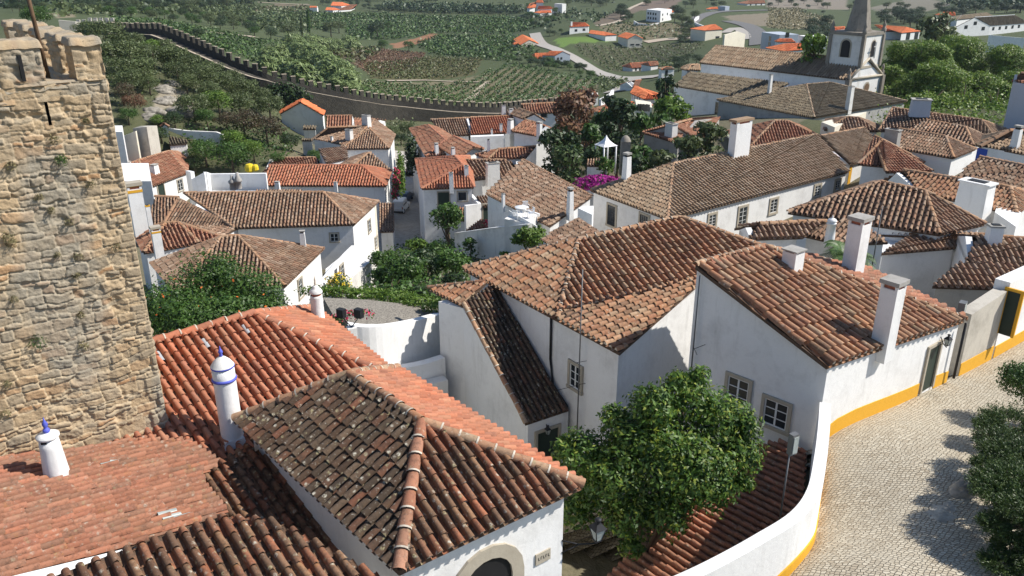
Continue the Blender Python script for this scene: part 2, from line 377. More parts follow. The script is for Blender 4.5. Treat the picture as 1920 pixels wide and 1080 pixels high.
def tiles(g, faces, mat, pitch, tl, seg, lift=1.0, slab=.12, slabmat=None, over=.07):
    for poly in faces:
        p = np.array(poly); o, e, s, n = face_frame([np.asarray(x, float) for x in poly]); dev = np.abs((p-p.mean(axis=0))@n).max()
        if dev > .025 and len(poly) == 4: parts = [([p[0],p[1],p[2]], None, True), ([p[0],p[2],p[3]], e, False)]
        else: parts = [(poly, None, True)]
        for q, ee, e0 in parts:
            r_ = tile_face(q, pitch, tl, seg, lift, over, ee, e0)
            if r_:
                g.add(r_[0], r_[1], mat, r_[2], smooth=True)
                if seg >= 7:
                    for p_ in r_[3]: g.add([p_+r_[4]*(.30*pitch*math.cos(t))+r_[5]*(.04+.36*pitch*math.sin(t)) for t in np.linspace(0, math.pi, 7)], [tuple(range(7))], 'mortar')
        if len(parts) == 2:
            for q, _, _ in parts:
                q = np.array(q); g.add(np.concatenate([q-[0,0,slab+.01], q-[0,0,.01]]), [(0,1,2),(3,4,5)]+[(i, (i+1) % 3, 3+(i+1) % 3, 3+i) for i in range(3)], slabmat or 'roof_under')
            continue
        g.add(np.concatenate([p-[0,0,slab+.01], p-[0,0,.01]]), [tuple(range(len(p)))[::-1], tuple(range(len(p), 2*len(p)))]+[(i, (i+1) % len(p), len(p)+(i+1) % len(p), len(p)+i) for i in range(len(p))], slabmat or 'roof_under')
simple('roof_under', (.10,.065,.045), .95, 6, .3)
simple('mortar', (.50,.44,.36), .95, 5, .3)
def caps(g, segs, mat='tile_cap', r_=.12, tl=.42, seg=7, up=.03, joints=False):
    for a, b in segs:
        a = np.asarray(a, float); b = np.asarray(b, float); L = np.linalg.norm(b-a)
        if L < .2: continue
        if a[2] > b[2]: a, b = b, a
        d = (b-a)/L; sd = unit(np.cross(d, [0,0,1])); upv = np.cross(sd, d)
        m = max(1, int(L/tl)); tl2 = L/m
        for k in range(m):
            p0 = a+d*(k*tl2-.04)+upv*(up+.025); p1 = a+d*((k+1)*tl2+.02)+upv*up
            jj = rng.normal(0, .012, 2)
            vs = []
            for p, rr, j in ((p0, r_*1.08, jj[0]), (p1, r_*.92, jj[1])):
                for t in np.linspace(-.25, math.pi+.25, seg): vs.append(p+sd*(rr*math.cos(t)+j)+upv*(rr*math.sin(t)*.9))
            c = np.tile(np.append(rng.random(3), 1), (2*seg, 1))
            g.add(vs, [(i, i+1, seg+i+1, seg+i) for i in range(seg-1)], mat, c, smooth=True)
            if joints and k:
                vs = []
                for dd_ in (-.02, .022):
                    for t in np.linspace(.1, math.pi-.1, seg): vs.append(a+d*(k*tl2-.04+dd_)+upv*(up+.025)+(sd*math.cos(t)+upv*math.sin(t)*.9)*r_*1.14)
                g.add(vs, [(i, i+1, seg+i+1, seg+i) for i in range(seg-1)], 'mortar', smooth=True)
# ---------------------------------------------------------------- houses
DBG = bool(__import__('os').environ.get('DBG'))
class House: pass
def inset(poly, ov):
    n = len(poly); out = []
    cen = np.mean([p[:2] for p in poly], axis=0)
    for i in range(n):
        p = poly[i][:2]; a = poly[i-1][:2]; b = poly[(i+1) % n][:2]
        out.append(p+ov*unit(a-p)+ov*unit(b-p))
    return out
def lod(dist):
    if dist < 35: return .25, .42, 6
    if dist < 60: return .27, .45, 5
    if dist < 95: return .30, .5, 4
    if dist < 140: return .36, .7, 4
    return .5, 1.2, 3
def polyhouse(label, cat, faces, walls, style='brown', wall='white', ze=None, ridges=(), name='house', ov=.18, pitch=None, capmat='tile_cap', zg=None, roofname='roof', slabmat=None, tl=None, seg=None, lift=1.0, capr=None, walltops=None, group=None):
    """faces: list of 3-D polys (first edge = eave); walls: list of dict(poly=[xy..], top=z or list)"""
    allp = np.concatenate([np.array(q) for q in faces]) if faces else np.array([[p[0],p[1],walls[0]['top'] if np.isscalar(walls[0]['top']) else walls[0]['top'][0]] for p in walls[0]['poly']])
    cen = allp.mean(axis=0); dist = math.hypot(cen[0], cen[1])
    gz = tz(cen[0], cen[1])
    h = House(); h.root = thing(name, label, cat, (cen[0], cen[1], gz), group); h.faces = faces; h.wallsegs = []; h.ov = ov
    g = G()
    for w in walls:
        poly = w['poly']; top = w['top']; n = len(poly)
        tops = [top]*n if np.isscalar(top) else top
        bot = w.get('bot', min(tz(p[0], p[1]) for p in poly)-1.2)
        g.prism(poly, bot, tops, w.get('mat', wall))
        for i in range(n): h.wallsegs.append((np.array(poly[i][:2]), np.array(poly[(i+1) % n][:2]), max(tops[i], tops[(i+1) % n])))
    if walls: h.wall = g.build('wall', h.root)
    h.roof = None
    if faces:
        pt, t2, sg = lod(dist); pt = pitch or pt; t2 = tl or t2; sg = seg or sg
        g = G(); sts = style if isinstance(style, list) else [style]*len(faces)
        for fc, st_ in zip(faces, sts): tiles(g, [fc], 'tile_'+st_, pt, t2, sg, lift=lift, slabmat=slabmat)
        h.roof = g.build(roofname, h.root)
        if ridges:
            g = G(); caps(g, ridges, capmat, capr or (.13 if dist < 60 else .17), .45 if dist < 70 else 1.2, 6 if dist < 60 else 5); g.build('ridge', h.roof)
    h.dist = dist
    return h
def hip(label, A, B, R1, R2, ze, C=None, D=None, slope=.42, style='brown', wall='white', cat='house', ov=.2, **kw):
    a = P(A, ze); b = P(B, ze); ab = unit((b-a)[:2]); nr = np.array([-ab[1], ab[0]])
    def solve(Rp):
        lo, hi = ze+.05, min(ze+9, -.5); sg = np.sign(np.dot((P(Rp, ze)-a)[:2], nr))
        for _ in range(40):
            m = (lo+hi)/2; r_ = P(Rp, m)
            if sg*np.dot((r_-a)[:2], nr)*slope > m-ze: lo = m
            else: hi = m
        return m
    s1_, s2_ = solve(R1), solve(R2); zr = kw.pop('zr', None) or (s1_+s2_)/2
    if DBG: print('HIP %-60s ze %.1f zr %.2f %.2f len %.1f a(%.0f,%.0f) b(%.0f,%.0f)' % (label[:60], ze, s1_, s2_, np.linalg.norm(b-a), a[0], a[1], b[0], b[1]))
    r1 = P(R1, zr); r2 = P(R2, zr); rd = unit((r2-r1)[:2])
    def refl(p):
        w = p[:2]-r1[:2]; q = r1[:2]+2*np.dot(w, rd)*rd-w; return np.array([q[0], q[1], ze])
    c = P(C, ze) if C else refl(b); d = P(D, ze) if D else (refl(a) if not C else None)
    if d is None: d = refl(a)
    ends = kw.pop('ends', None)
    def ishp(r_, p, q): # distance of ridge end from end edge line
        ee = unit((q-p)[:2]); return abs(np.dot((r_-p)[:2], [-ee[1], ee[0]])) > .9
    h1 = ishp(r1, a, d) if ends is None else ends[0] == 'h'
    h2 = ishp(r2, b, c) if ends is None else ends[1] == 'h'
    faces = [[a, b, r2, r1], [c, d, r1, r2]]
    ridges = [(r1, r2)]
    if h1: faces.append([d, a, r1]); ridges += [(a, r1), (d, r1)]
    if h2: faces.append([b, c, r2]); ridges += [(b, r2), (c, r2)]
    ip = inset([a, b, c, d], ov)
    walls = [dict(poly=ip, top=ze-.06)]
    for isg, p, q, r_ in ((not h1, ip[3], ip[0], r1), (not h2, ip[1], ip[2], r2)):
        if isg:
            w = unit(q-p); nn = np.array([-w[1], w[0]]); cc = np.mean([x[:2] for x in (a,b,c,d)], axis=0)
            if np.dot(cc-p, nn) < 0: nn = -nn
            rr = r_[:2]; rr = p+w*np.dot(rr-p, w)
            walls.append(dict(poly=[p, rr, q, q+nn*.3, rr+nn*.3, p+nn*.3], top=[ze-.05, zr-.12, ze-.05, ze-.05, zr-.12, ze-.05], bot=ze-.3))
    if DBG: print('     c(%.0f,%.0f) d(%.0f,%.0f) depth %.1f' % (c[0], c[1], d[0], d[1], np.linalg.norm(c-b)))
    h = polyhouse(label, cat, faces, walls, style, wall, ridges=ridges, ov=ov, **kw)
    h.ze, h.zr, h.c = ze, zr, (a, b, c, d, r1, r2); h.top = ze
    return h
def hit_wall(h, p):
    d = ray(*p); best = None
    for a, b, top in h.wallsegs:
        e = b-a; L = np.linalg.norm(e)
        if L < .3: continue
        e = e/L; n = np.array([-e[1], e[0]])
        den = np.dot(d[:2], n)
        if abs(den) < 1e-6: continue
        t = np.dot(a, n)/den
        if t <= 0: continue
        q = d*t; s = np.dot(q[:2]-a, e)
        if -.3 <= s <= L+.3 and q[2] < top+.6 and (best is None or t < best[0]): best = (t, q, e, n if den < 0 else -n)
    return best
def win(h, p, w, hh, sash='sash', trim='stone_trim', bars=(2,3), name='window', tw=.12, label=None, pane='glass', closed=None):
    r_ = hit_wall(h, p)
    if r_ is None: print('WIN MISS', p); return
    _, q, e, n = r_
    ax = np.array([[e[0],e[1],0],[n[0],n[1],0],[0,0,1]])
    N3 = np.array([n[0],n[1],0]); E3 = np.array([e[0],e[1],0]); Z3 = np.array([0,0,1.])
    g = G()
    g.box(q+N3*.03+Z3*(hh/2+tw/2), (w+2*tw, .10, tw), trim, ax=ax)
    if name == 'window': g.box(q+N3*.045-Z3*(hh/2+tw/2), (w+2*tw+.04, .14, tw), trim, ax=ax)
    for sg in (-1, 1): g.box(q+N3*.03+E3*sg*(w/2+tw/2), (tw, .10, hh-.004), trim, ax=ax)
    o = g.build(name, h.root)
    if label: o['label'] = label
    g = G(); g.box(q+N3*.006, (w-.004, .012, hh-.004), pane, ax=ax); g.build('pane' if name == 'window' else 'door_leaf', o)
    if name == 'window' and sash:
        g = G(); t = .045
        for sg in (-1, 1):
            g.box(q+N3*.028+E3*sg*(w/2-t/2), (t, .025, hh-.01), sash, ax=ax); g.box(q+N3*.028+Z3*sg*(hh/2-t/2), (w-2*t-.01, .025, t), sash, ax=ax)
        for i in range(1, bars[0]): g.box(q+N3*.030+E3*(w*(i/bars[0]-.5)), (t*(1.4 if i*2 == bars[0] else .7), .02, hh-2*t-.01), sash, ax=ax)
        for i in range(1, bars[1]): g.box(q+N3*.026+Z3*(hh*(i/bars[1]-.5)), (w-2*t-.01, .012, t*.7), sash, ax=ax)
        g.build('sash', o)
    return o
def door(h, p, w, hh, leaf='sash_dark', trim='stone_trim', label=None): return win(h, p, w, hh, None, trim, name='door', pane=leaf, label=label)
def hit_roof(h, p):
    d = ray(*p); best = None
    for poly in h.faces:
        o, e, s, n = face_frame([np.asarray(x) for x in poly]); t = np.dot(o, n)/np.dot(d, n)
        if t <= 0: continue
        q = d*t; w = q-o; a = np.dot(w, e); b = np.dot(w, s)
        P2 = [(np.dot(x-o, e), np.dot(x-o, s)) for x in poly]; inside = False
        for i in range(len(P2)):
            (x0,y0),(x1,y1) = P2[i], P2[i-1]
            if (y0 > b) != (y1 > b) and a < (x1-x0)*(b-y0)/(y1-y0)+x0: inside = not inside
        dd = 0 if inside else min(math.hypot(a-x, b-y) for x, y in P2)+.01
        k = (dd, t)
        if best is None or k < best[0]: best = (k, q)
    return best[1]
def zat(xy, v):
    """height at which point above xy projects to row v"""
    b = (540-v)/F_PX; s = (b*CP-SP)/(CP+b*SP); return s*xy[1]
def chim(h, base, vtop, wpx, style='box', rot=None, depth=None, wall='white', cap='concrete', parent=None):
    q = hit_roof(h, base) if h.faces else None
    ztop = zat(q, vtop); H = ztop-q[2]; dep = q[1]*CP-q[2]*SP; w = wpx*dep/F_PX
    if rot is None: a = h.c[1]-h.c[0] if hasattr(h, 'c') else np.array([1,.3,0]); rot = math.atan2(a[1], a[0])
    g = G(); b0 = q-[0,0,.5]; dd = (depth or .8)*w
    if rot is not None: 
        w = w/(abs(math.cos(rot))+abs(math.sin(rot))*(depth or .8)); dd = (depth or .8)*w
    top = q+[0,0,H]
    if style == 'box':
        g.box((q+top)/2-[0,0,.25+.12*H/2], (w, dd, H+.5-.12*H), wall, rot)
        zz = H*.88; g.box(q+[0,0,zz+H*.03], (w*.8, dd*.8, H*.06), 'brick', rot)
        for sx in (-1,1):
            for sy in (-1,1):
                ca, sa = math.cos(rot), math.sin(rot); ox, oy = sx*w*.42, sy*dd*.42
                g.box(q+[ox*ca-oy*sa, ox*sa+oy*ca, zz+H*.03], (w*.16, dd*.16, H*.061), wall, rot)
        g.box(q+[0,0,H*.97], (w*1.18, dd*1.18, H*.06), cap if cap != 'yellow' else 'stone_trim', rot)
        if cap == 'yellow': g.box(q+[0,0,H*.84], (w*1.06, dd*1.06, H*.05), 'yellow', rot); g.box(q+[0,0,H*.935], (w*1.03, dd*1.03, H*.02), 'yellow', rot)
    elif style == 'plain':
        g.frustum(b0, (w*1.05, dd*1.05), (w*.95, dd*.95), H+.5-.04, wall, rot); g.box(top-[0,0,.0], (w*1.08, dd*1.08, .09), cap, rot)
        g.box(top+[0,0,.05], (w*.6, dd*.6, .06), 'dark', rot)
    elif style == 'open':   # dark top with lid
        g.frustum(b0, (w*1.1, dd*1.1), (w*.9, dd*.9), H*.85+.5, wall, rot)
        g.box(q+[0,0,H*.89], (w*.62, dd*.62, H*.1), 'dark', rot); g.box(q+[0,0,H*.965], (w, dd, H*.07), cap, rot)
    elif style == 'round':
        r_ = w/2; g.lathe(b0, [(r_*1.15,0),(r_*1.08,.5),(r_*.92,.5+H*.58),(r_*1.02,.5+H*.585),(r_*1.02,.5+H*.61),(r_*.9,.5+H*.615),(r_*.9,.5+H*.7)], wall)
        g.lathe(q+[0,0,H*.7], [(r_*1.05,0),(r_*1.1,H*.02),(r_*.8,H*.10),(r_*.35,H*.14),(r_*.12,H*.16),(r_*.12,H*.18),(r_*.2,H*.21),(r_*.1,H*.25),(r_*.02,H*.3)], wall)
    o = g.build('chimney', parent or h.roof or h.root)
    return o
# ---------------------------------------------------------------- foliage
def leaves(blobs, n, size, seed=0, aspect=.5, flat=.0, shell=.55, up=.3, droop=0):
    """blobs (c, (rx,ry,rz)); returns V,Q,tc"""
    r_ = np.random.default_rng(seed); vol = np.array([b[1][0]*b[1][1]+b[1][0]*b[1][2] for b in blobs]); vol /= vol.sum()
    k = r_.choice(len(blobs), n, p=vol); C = np.array([b[0] for b in blobs])[k]; S = np.array([b[1] for b in blobs])[k]
    d = r_.normal(size=(n,3)); d /= np.linalg.norm(d, axis=1)[:,None]; d[:,2] = np.where(d[:,2] < -.75, -d[:,2]*.6, d[:,2])
    # clumpy radius
    rad = shell+(1-shell)*r_.random(n)**.7
    lump = 1+.16*np.sin(d[:,0]*5+k*1.7)*np.sin(d[:,1]*6+k)+.12*np.sin(d[:,2]*9+k*2.1+d[:,0]*4)
    p = C+d*S*(rad*lump)[:,None]
    nm = d+r_.normal(0, .6, (n,3)); nm[:,2] += up; nm /= np.linalg.norm(nm, axis=1)[:,None]
    a = np.cross(nm, r_.normal(size=(n,3))); a /= np.linalg.norm(a, axis=1)[:,None]; b = np.cross(nm, a)
    s = size*(.6+.8*r_.random(n))[:,None]
    V = np.stack([p-a*s, p-b*s*aspect, p+a*s, p+b*s*aspect], 1); V[:,2,2] -= droop*s[:,0]
    Q = np.arange(4*n).reshape(n,4)
    t = np.zeros((n,4)); t[:,0] = r_.random(n); t[:,1] = r_.random(n); t[:,3] = 1
    return V.reshape(-1,3), Q, np.repeat(t, 4, 0)
def crown_blobs(c, r_, h_, n, seed, squash=.8):
    q = np.random.default_rng(seed); out = [(np.array(c), (r_*.72, r_*.72, h_*.72))]
    for i in range(n):
        a = q.random()*6.28; e = q.uniform(-.5, 1); rr = r_*.62*math.cos(e*.9); 
        s = q.uniform(.28, .5)
        out.append((np.array(c)+[rr*math.cos(a), rr*math.sin(a), h_*.62*math.sin(e)], (r_*s, r_*s, h_*s*squash)))
    return out
TREE_CACHE = {}
def tree(label, base, h_, r_, mat='leaf_mid', cat='tree', n=None, size=None, name='tree', trunk=.3, group=None, seed=None, blobs=None, squash=1.0, shell=.5):
    """base 3-D ground point, h_ total height, r_ crown radius"""
    base = np.asarray(base, float); dist = math.hypot(base[0], base[1]); seed = seed if seed is not None else int(abs(base[0]*31+base[1]*17)) % 9973
    rr = np.random.default_rng(seed)
    size = size or max(.05, dist*.0030); area = 4*math.pi*r_*max(r_, h_*.4)
    n = n or int(min(16000, max(120, area/(size*size)*1.0)))
    o = thing(name, label, cat, base, group)
    ch = h_*(1-trunk)/2; cc = base+[0,0,h_-ch]
    bl = blobs or crown_blobs(cc, r_, ch*squash, 9, seed)
    V, Q, t = leaves(bl, n, size, seed, shell=shell); fast(V, Q, mat, t, 'crown', o)
    g = G(); tr = max(.06, h_*.025); g.tube([base-[0,0,.5], base+[rr.normal(0,.1),rr.normal(0,.1),h_*trunk], cc+[0,0,ch*.3]], [tr*1.3, tr, tr*.4], 'bark', 7)
    for i in range(5):
        a = rr.random()*6.28; q = cc+[r_*.6*math.cos(a), r_*.6*math.sin(a), ch*rr.uniform(-.2,.6)]
        s = base+[0,0,h_*trunk*rr.uniform(.8,1.2)]; g.tube([s, (s+q)/2+[0,0,.1*h_*.2], q], [tr*.55, tr*.4, tr*.15], 'bark', 5)
    g.build('trunk', o); return o
def zy(p, y): return Y(p, y)[2]
def extr(p, q, t): return p+(q-p)*t
# ================================================================ stone tower
TC = np.array([-8.94, 18.6]); TE = np.array([-.766, -.643]); TN = np.array([.643, -.766])   # corner, direction along face to the left, outward normal
t = NT('stone_face', .95)
at = t.attr('tc'); sp = t.a('ShaderNodeSeparateColor'); t.l.new(at.outputs['Color'], sp.inputs['Color'])
c = t.ramp(sp.outputs['Red'], [(.05,(.43,.265,.145)),(.2,(.50,.37,.225)),(.4,(.43,.32,.20)),(.55,(.35,.285,.20)),(.75,(.51,.39,.25)),(.9,(.47,.27,.135))])
c = t.mix(t.ramp(sp.outputs['Green'], [(.25,0),(.8,.75)]), c, (.56,.44,.29))
c = t.mix(t.ramp(sp.outputs['Blue'], [(.50,0),(.62,.55)]), c, (.30,.29,.25))
c = t.mix(t.ramp(t.noise(14,6,.7), [(.3,.22),(.62,0)]), c, (.24,.18,.11))
t.base(c); t.bump(t.noise(26,6,.75), .8, .03); MATS['stone_face'] = t.m
t = NT('stone_top', .95)
v = t.a('ShaderNodeTexVoronoi', feature='DISTANCE_TO_EDGE'); v.inputs['Scale'].default_value = 3.2; t.l.new(t.pos(), v.inputs['Vector'])
v2 = t.a('ShaderNodeTexVoronoi'); v2.inputs['Scale'].default_value = 3.2; t.l.new(t.pos(), v2.inputs['Vector'])
c = t.ramp(v2.outputs['Color'], [(.1,(.40,.32,.22)),(.5,(.50,.42,.31)),(.9,(.36,.31,.25))])
c = t.mix(t.ramp(v.outputs['Distance'], [(0,.8),(.06,0)]), c, (.20,.16,.11)); c = t.mix(t.ramp(t.noise(11,6,.75), [(.52,0),(.68,.6)]), c, (.16,.14,.12)); c = t.mix(t.ramp(t.noise(7,6,.8), [(.56,0),(.66,.6)]), c, (.58,.55,.48))
t.base(c); t.bump(t.ramp(v.outputs['Distance'], [(0,0),(.08,1)]), .7, .05); MATS['stone_top'] = t.m
def stoneface(o, e, n, W, H, res, seed=3, quoin=True, up=np.array([0,0,1.]), edge=True, slits=()):
    nx, nz = max(3, int(W/res)), max(3, int(H/res)); X, Z = np.meshgrid(np.linspace(0, W, nx), np.linspace(0, H, nz))
    r_ = np.random.default_rng(seed); so_ = seed*13.7
    xw = X+.20*(fbm(X*1.3+9+so_, Z*1.3)-.5)+.10*(fbm(X*5, Z*5+40+so_)-.5); zw = Z+.30*(fbm(X*.6+so_, Z*.9+7)-.5)+.13*(fbm(X*4.5+3, Z*4.5+so_)-.5)
    hs = []
    while sum(hs) < H+1: hs.append(r_.choice([.08,.12,.17,.22,.27,.32], p=[.18,.24,.22,.18,.12,.06]))
    cz = np.concatenate([[0], np.cumsum(hs)])-.3; row = np.clip(np.searchsorted(cz, zw)-1, 0, len(hs)-1)
    hgt = np.zeros_like(X); cr = np.zeros_like(X); mort = np.zeros_like(X)
    for k in range(len(hs)):
        m = row == k
        if not m.any(): continue
        ws = []
        while sum(ws) < W+1.5: ws.append(hs[k]*r_.uniform(.8, 2.7)+.04)
        cx = np.concatenate([[0], np.cumsum(ws)])-.7*r_.random(); x = xw[m]; i = np.clip(np.searchsorted(cx, x)-1, 0, len(ws)-1)
        rnd = r_.random((len(ws), 4))[i]; sp_l = rnd[:,3] < .22   # some stones are split in two small ones
        zmid = cz[k]+hs[k]*.5; dz = np.minimum(zw[m]-cz[k], cz[k+1]-zw[m]); dz = np.where(sp_l & (hs[k] > .2), np.minimum(dz, np.abs(zw[m]-zmid)), dz)
        dx = np.minimum(x-cx[i], cx[i+1]-x); d = np.minimum(dx, dz); mm = 1-np.clip((d-.004)/(.016+.03*rnd[:,1]), 0, 1)
        hgt[m] = (1-mm**3)*(.014+.045*rnd[:,0]**1.4)+-.035*rnd[:,2]*(x-cx[i])/np.maximum(cx[i+1]-cx[i], .1)+.02*(rnd[:,0]-.5)*(zw[m]-cz[k])/hs[k]*(1-mm)
        cr[m] = (rnd[:,1]*.8+.2*rnd[:,2]+.15*(zw[m] > zmid)*sp_l) % 1; mort[m] = mm
    rough = fbm(X*7+so_, Z*9+5, 6)-.5; r2_ = fbm(X*22, Z*22+so_, 3)-.5; big = fbm(X*.5+so_, Z*.5+3)-.5
    hgt += .055*rough*(1-mort*.5)+.022*r2_+.08*big
    holes = np.clip((fbm(X*2.6+50+so_, Z*2.6, 4)-.60)*7, 0, 1); hgt -= .06*holes; mort = np.maximum(mort, holes*.5)
    wx = fbm(X*.7+20, Z*.35+11+so_, 5)
    if quoin:
        q = np.clip((.26+.12*np.sign(np.sin(Z*6.5))-X)/.03, 0, 1)*(1-.5*mort); jt = np.abs(((Z*6.5/math.pi) % 1)-.5) > .475; hgt = hgt*(1-q)+q*(.055-.02*jt+.02*rough); cr = cr*(1-q)+.5*q
    if edge: hgt[:, 0] = 0; hgt[:, -1] *= .2
    keep = np.ones(X.shape, bool)
    for x0, x1, z0_, z1_ in slits: keep &= ~((X > x0) & (X < x1) & (Z > z0_) & (Z < z1_))
    V = np.asarray(o)+X[...,None]*e+Z[...,None]*up+hgt[...,None]*n
    i = (np.arange(nz-1)[:,None]*nx+np.arange(nx-1)[None]).ravel(); Q = np.stack([i, i+1, i+nx+1, i+nx], 1); kk = keep.ravel(); Q = Q[kk[Q].all(axis=1)]
    return V.reshape(-1,3), Q, np.stack([cr.ravel(), mort.ravel(), wx.ravel(), np.ones(X.size)], 1)
def stonebox(name, parent, pts, z0, z1, res=.035, seed=1, mat='stone_face', topmat=True):
    """pts: 4 plan corners; stone faced block"""
    VV = []; QQ = []; TT = []; k = 0; c_ = sum(np.asarray(p)[:2] for p in pts)/4
    for i in range(4):
        a = np.asarray(pts[i])[:2]; b = np.asarray(pts[(i+1) % 4])[:2]; e = unit(b-a); n_ = np.array([e[1], -e[0]]); n_ = n_ if np.dot((a+b)/2-c_, n_) > 0 else -n_
        V, Q, t_ = stoneface([a[0],a[1],z0], np.append(e,0), np.append(n_,0), np.linalg.norm(b-a), z1-z0, res, seed+i, quoin=False); VV.append(V); QQ.append(Q+k); TT.append(t_); k += len(V)
    a = np.asarray(pts[0])[:2]; b = np.asarray(pts[1])[:2]; d = np.asarray(pts[3])[:2]; e = unit(b-a); f_ = unit(d-a)
    W, D = np.linalg.norm(b-a)+.10, np.linalg.norm(d-a)+.10; a2 = a-(e+f_)*.05
    nx, ny = max(4, int(W/res)), max(4, int(D/res)); X, Y_ = np.meshgrid(np.linspace(0,W,nx), np.linspace(0,D,ny)); ed = np.minimum(np.minimum(X, W-X), np.minimum(Y_, D-Y_)); hh = z1+.07*np.clip(ed/.08, 0, 1)**.5-.09*(ed < .004)+.10*(fbm(X*5+seed, Y_*5, 5)-.5)
    V = np.stack([a2[0]+e[0]*X+f_[0]*Y_, a2[1]+e[1]*X+f_[1]*Y_, hh], -1).reshape(-1,3); i = (np.arange(ny-1)[:,None]*nx+np.arange(nx-1)[None]).ravel(); VV.append(V); QQ.append(np.stack([i,i+1,i+nx+1,i+nx],1)+k)
    t_ = np.stack([fbm(X*3+seed, Y_*3, 2).ravel(), np.zeros(X.size), (.45+.3*fbm(X*4, Y_*4+seed, 4)).ravel(), np.ones(X.size)], 1); TT.append(t_)
    return fast(np.concatenate(VV), np.concatenate(QQ), mat, np.concatenate(TT), name, parent, smooth=True)
e3v = np.append(TE, 0); n3v = np.append(TN, 0)
zt0, ztop = -13.2, -2.55
def tp(s, d, z): q = TC+TE*s-TN*d; return np.array([q[0], q[1], z])
tw = thing('castle_tower', 'tall sunlit stone castle tower with battlements at the left edge', 'tower', tp(5,4,-16.5))
def onface(p): d = ray(*p); w0 = np.array([TC[0], TC[1], 0]); return d*(np.dot(w0, n3v)/np.dot(d, n3v))
SL0, SL1 = onface((80,163)), onface((94,235)); SLS = np.dot(SL0[:2]-TC, TE)
V, Q, tcc = stoneface(np.array([TC[0], TC[1], zt0]), e3v, n3v, 9.2, ztop-zt0, .021, slits=[(SLS-.03,SLS+.03,SL1[2]-zt0,SL0[2]-zt0+.3)]); fast(V, Q, 'stone_face', tcc, 'front_wall', tw, smooth=True)
V, Q, tcc = stoneface(np.array([TC[0], TC[1], zt0]), -n3v, -e3v, 7, ztop-zt0, .06, 8, quoin=False); fast(V, Q, 'stone_face', tcc, 'side_wall', tw, smooth=True)
g = G(); g.prism([tp(0.1,0.24,0), tp(9.2,0.24,0), tp(9.2,7,0), tp(0.1,7,0)], -17, ztop-.35, 'stone_top')
for ib, (a, b, c_, d) in enumerate((((0,0.03),(9.2,0.012),(9.2,.6),(0,.6)), ((0,6.4),(9.2,6.4),(9.2,7),(0,7)), ((0,.602),(.6,.602),(.6,6.398),(0,6.398)), ((8.6,.602),(9.2,.602),(9.2,6.398),(8.6,6.398)))):
    stonebox('battlement_walk', tw, [tp(*a,0), tp(*b,0), tp(*c_,0), tp(*d,0)], ztop-.36, ztop-.03, .05, 40+ib)
g.build('wall', tw)
def merlon(s0, s1, q0, q1, h_=.86, slit=False):
    o = stonebox('merlon', tw, [tp(s0,q0,0), tp(s1,q0,0), tp(s1,q1,0), tp(s0,q1,0)], ztop-.02, ztop+h_-.06+.08*random.random(), .032, int(s0*100+q0*77) % 500)
    if slit: g = G(); g.box(tp((s0+s1)/2, q0-.03, ztop+h_*.42), (.07, .12, h_*.6), 'dark', rot=math.atan2(TE[1], TE[0])); g.build('arrow_slit', o)
for a, b in ((0,.58),(1.18,2.02),(2.5,3.3),(3.9,4.7),(5.3,6.1),(6.7,7.5),(8.1,9.0)): merlon(a, b, .0, .55, slit=(a == 1.18)); merlon(a, b, 6.42, 6.98)
for a, b in ((1.25,2.25),(2.9,3.9),(4.55,5.6)): merlon(0.01, .55, a, b)
g = G(); g.box(tp(SLS,.2,(SL0[2]+SL1[2])/2), (.12,.05,SL0[2]-SL1[2]+.7), 'dark', rot=math.atan2(TE[1],TE[0])); g.build('arrow_slit', tw)
V = []; 
pb = [(100,262,.13),(435,283-60,.0),(70,640,.22),(155,648,.14),(18,312,.13),(15,445,.15),(20,455,.12),(25,560,.12),(112,300,.16),(95,395,.1),(168,345,.12),(215,463,.13),(145,480,.13),(12,720,.12),(8,775,.13),(150,590,.1),(128,415,.12),(72,370,.12),(108,478,.1),(142,515,.1),(160,225,.08)]
for k, (u, v_, r_) in enumerate(pb):
    if r_ == 0 or u > 300: continue
    d = ray(u, v_); w0 = np.array([TC[0], TC[1], 0]); q = d*(np.dot(w0, n3v)/np.dot(d, n3v))
    Vv, Qq, tt = leaves([(q+n3v*.05, (r_,r_*.8,r_*.9))], 140 if r_ > .15 else 80, .045, k, .18); o = fast(Vv, Qq, 'leaf_mid' if r_ > .15 else 'leaf_dry', tt, 'wall_plant', tw)
fp = thing('flagpole', 'thin dark flagpole standing on the castle tower top', 'pole', tp(.95,.8,-2.9))
g = G(); q = tp(.95,.8,0); g.tube([np.array([q[0],q[1],-2.95]), np.array([q[0]-.22,q[1],1.6])], [.05,.035], 'wood', 8); g.build('pole', fp)
g = G(); g.tube([np.array([q[0]+.02,q[1]-.12,-2.9]), np.array([q[0]-.2,q[1]-.1,1.55])], .008, 'iron', 5); g.build('rope', fp)
lampb = thing('floodlight', 'grey floodlight box sitting in the gap between tower merlons', 'floodlight', tp(3.1,.3,ztop+.02))
g = G(); g.box(tp(3.05,.25,ztop+.36), (.5,.35,.42), 'pole_grey', rot=.7); g.box(tp(3.05,.06,ztop+.36), (.44,.03,.34), 'light_glass', rot=.7); g.build('lamp_head', lampb); g = G(); g.tube([tp(3.05,.3,ztop), tp(3.05,.3,ztop+.2)], .03, 'iron', 6); g.build('bracket', lampb)
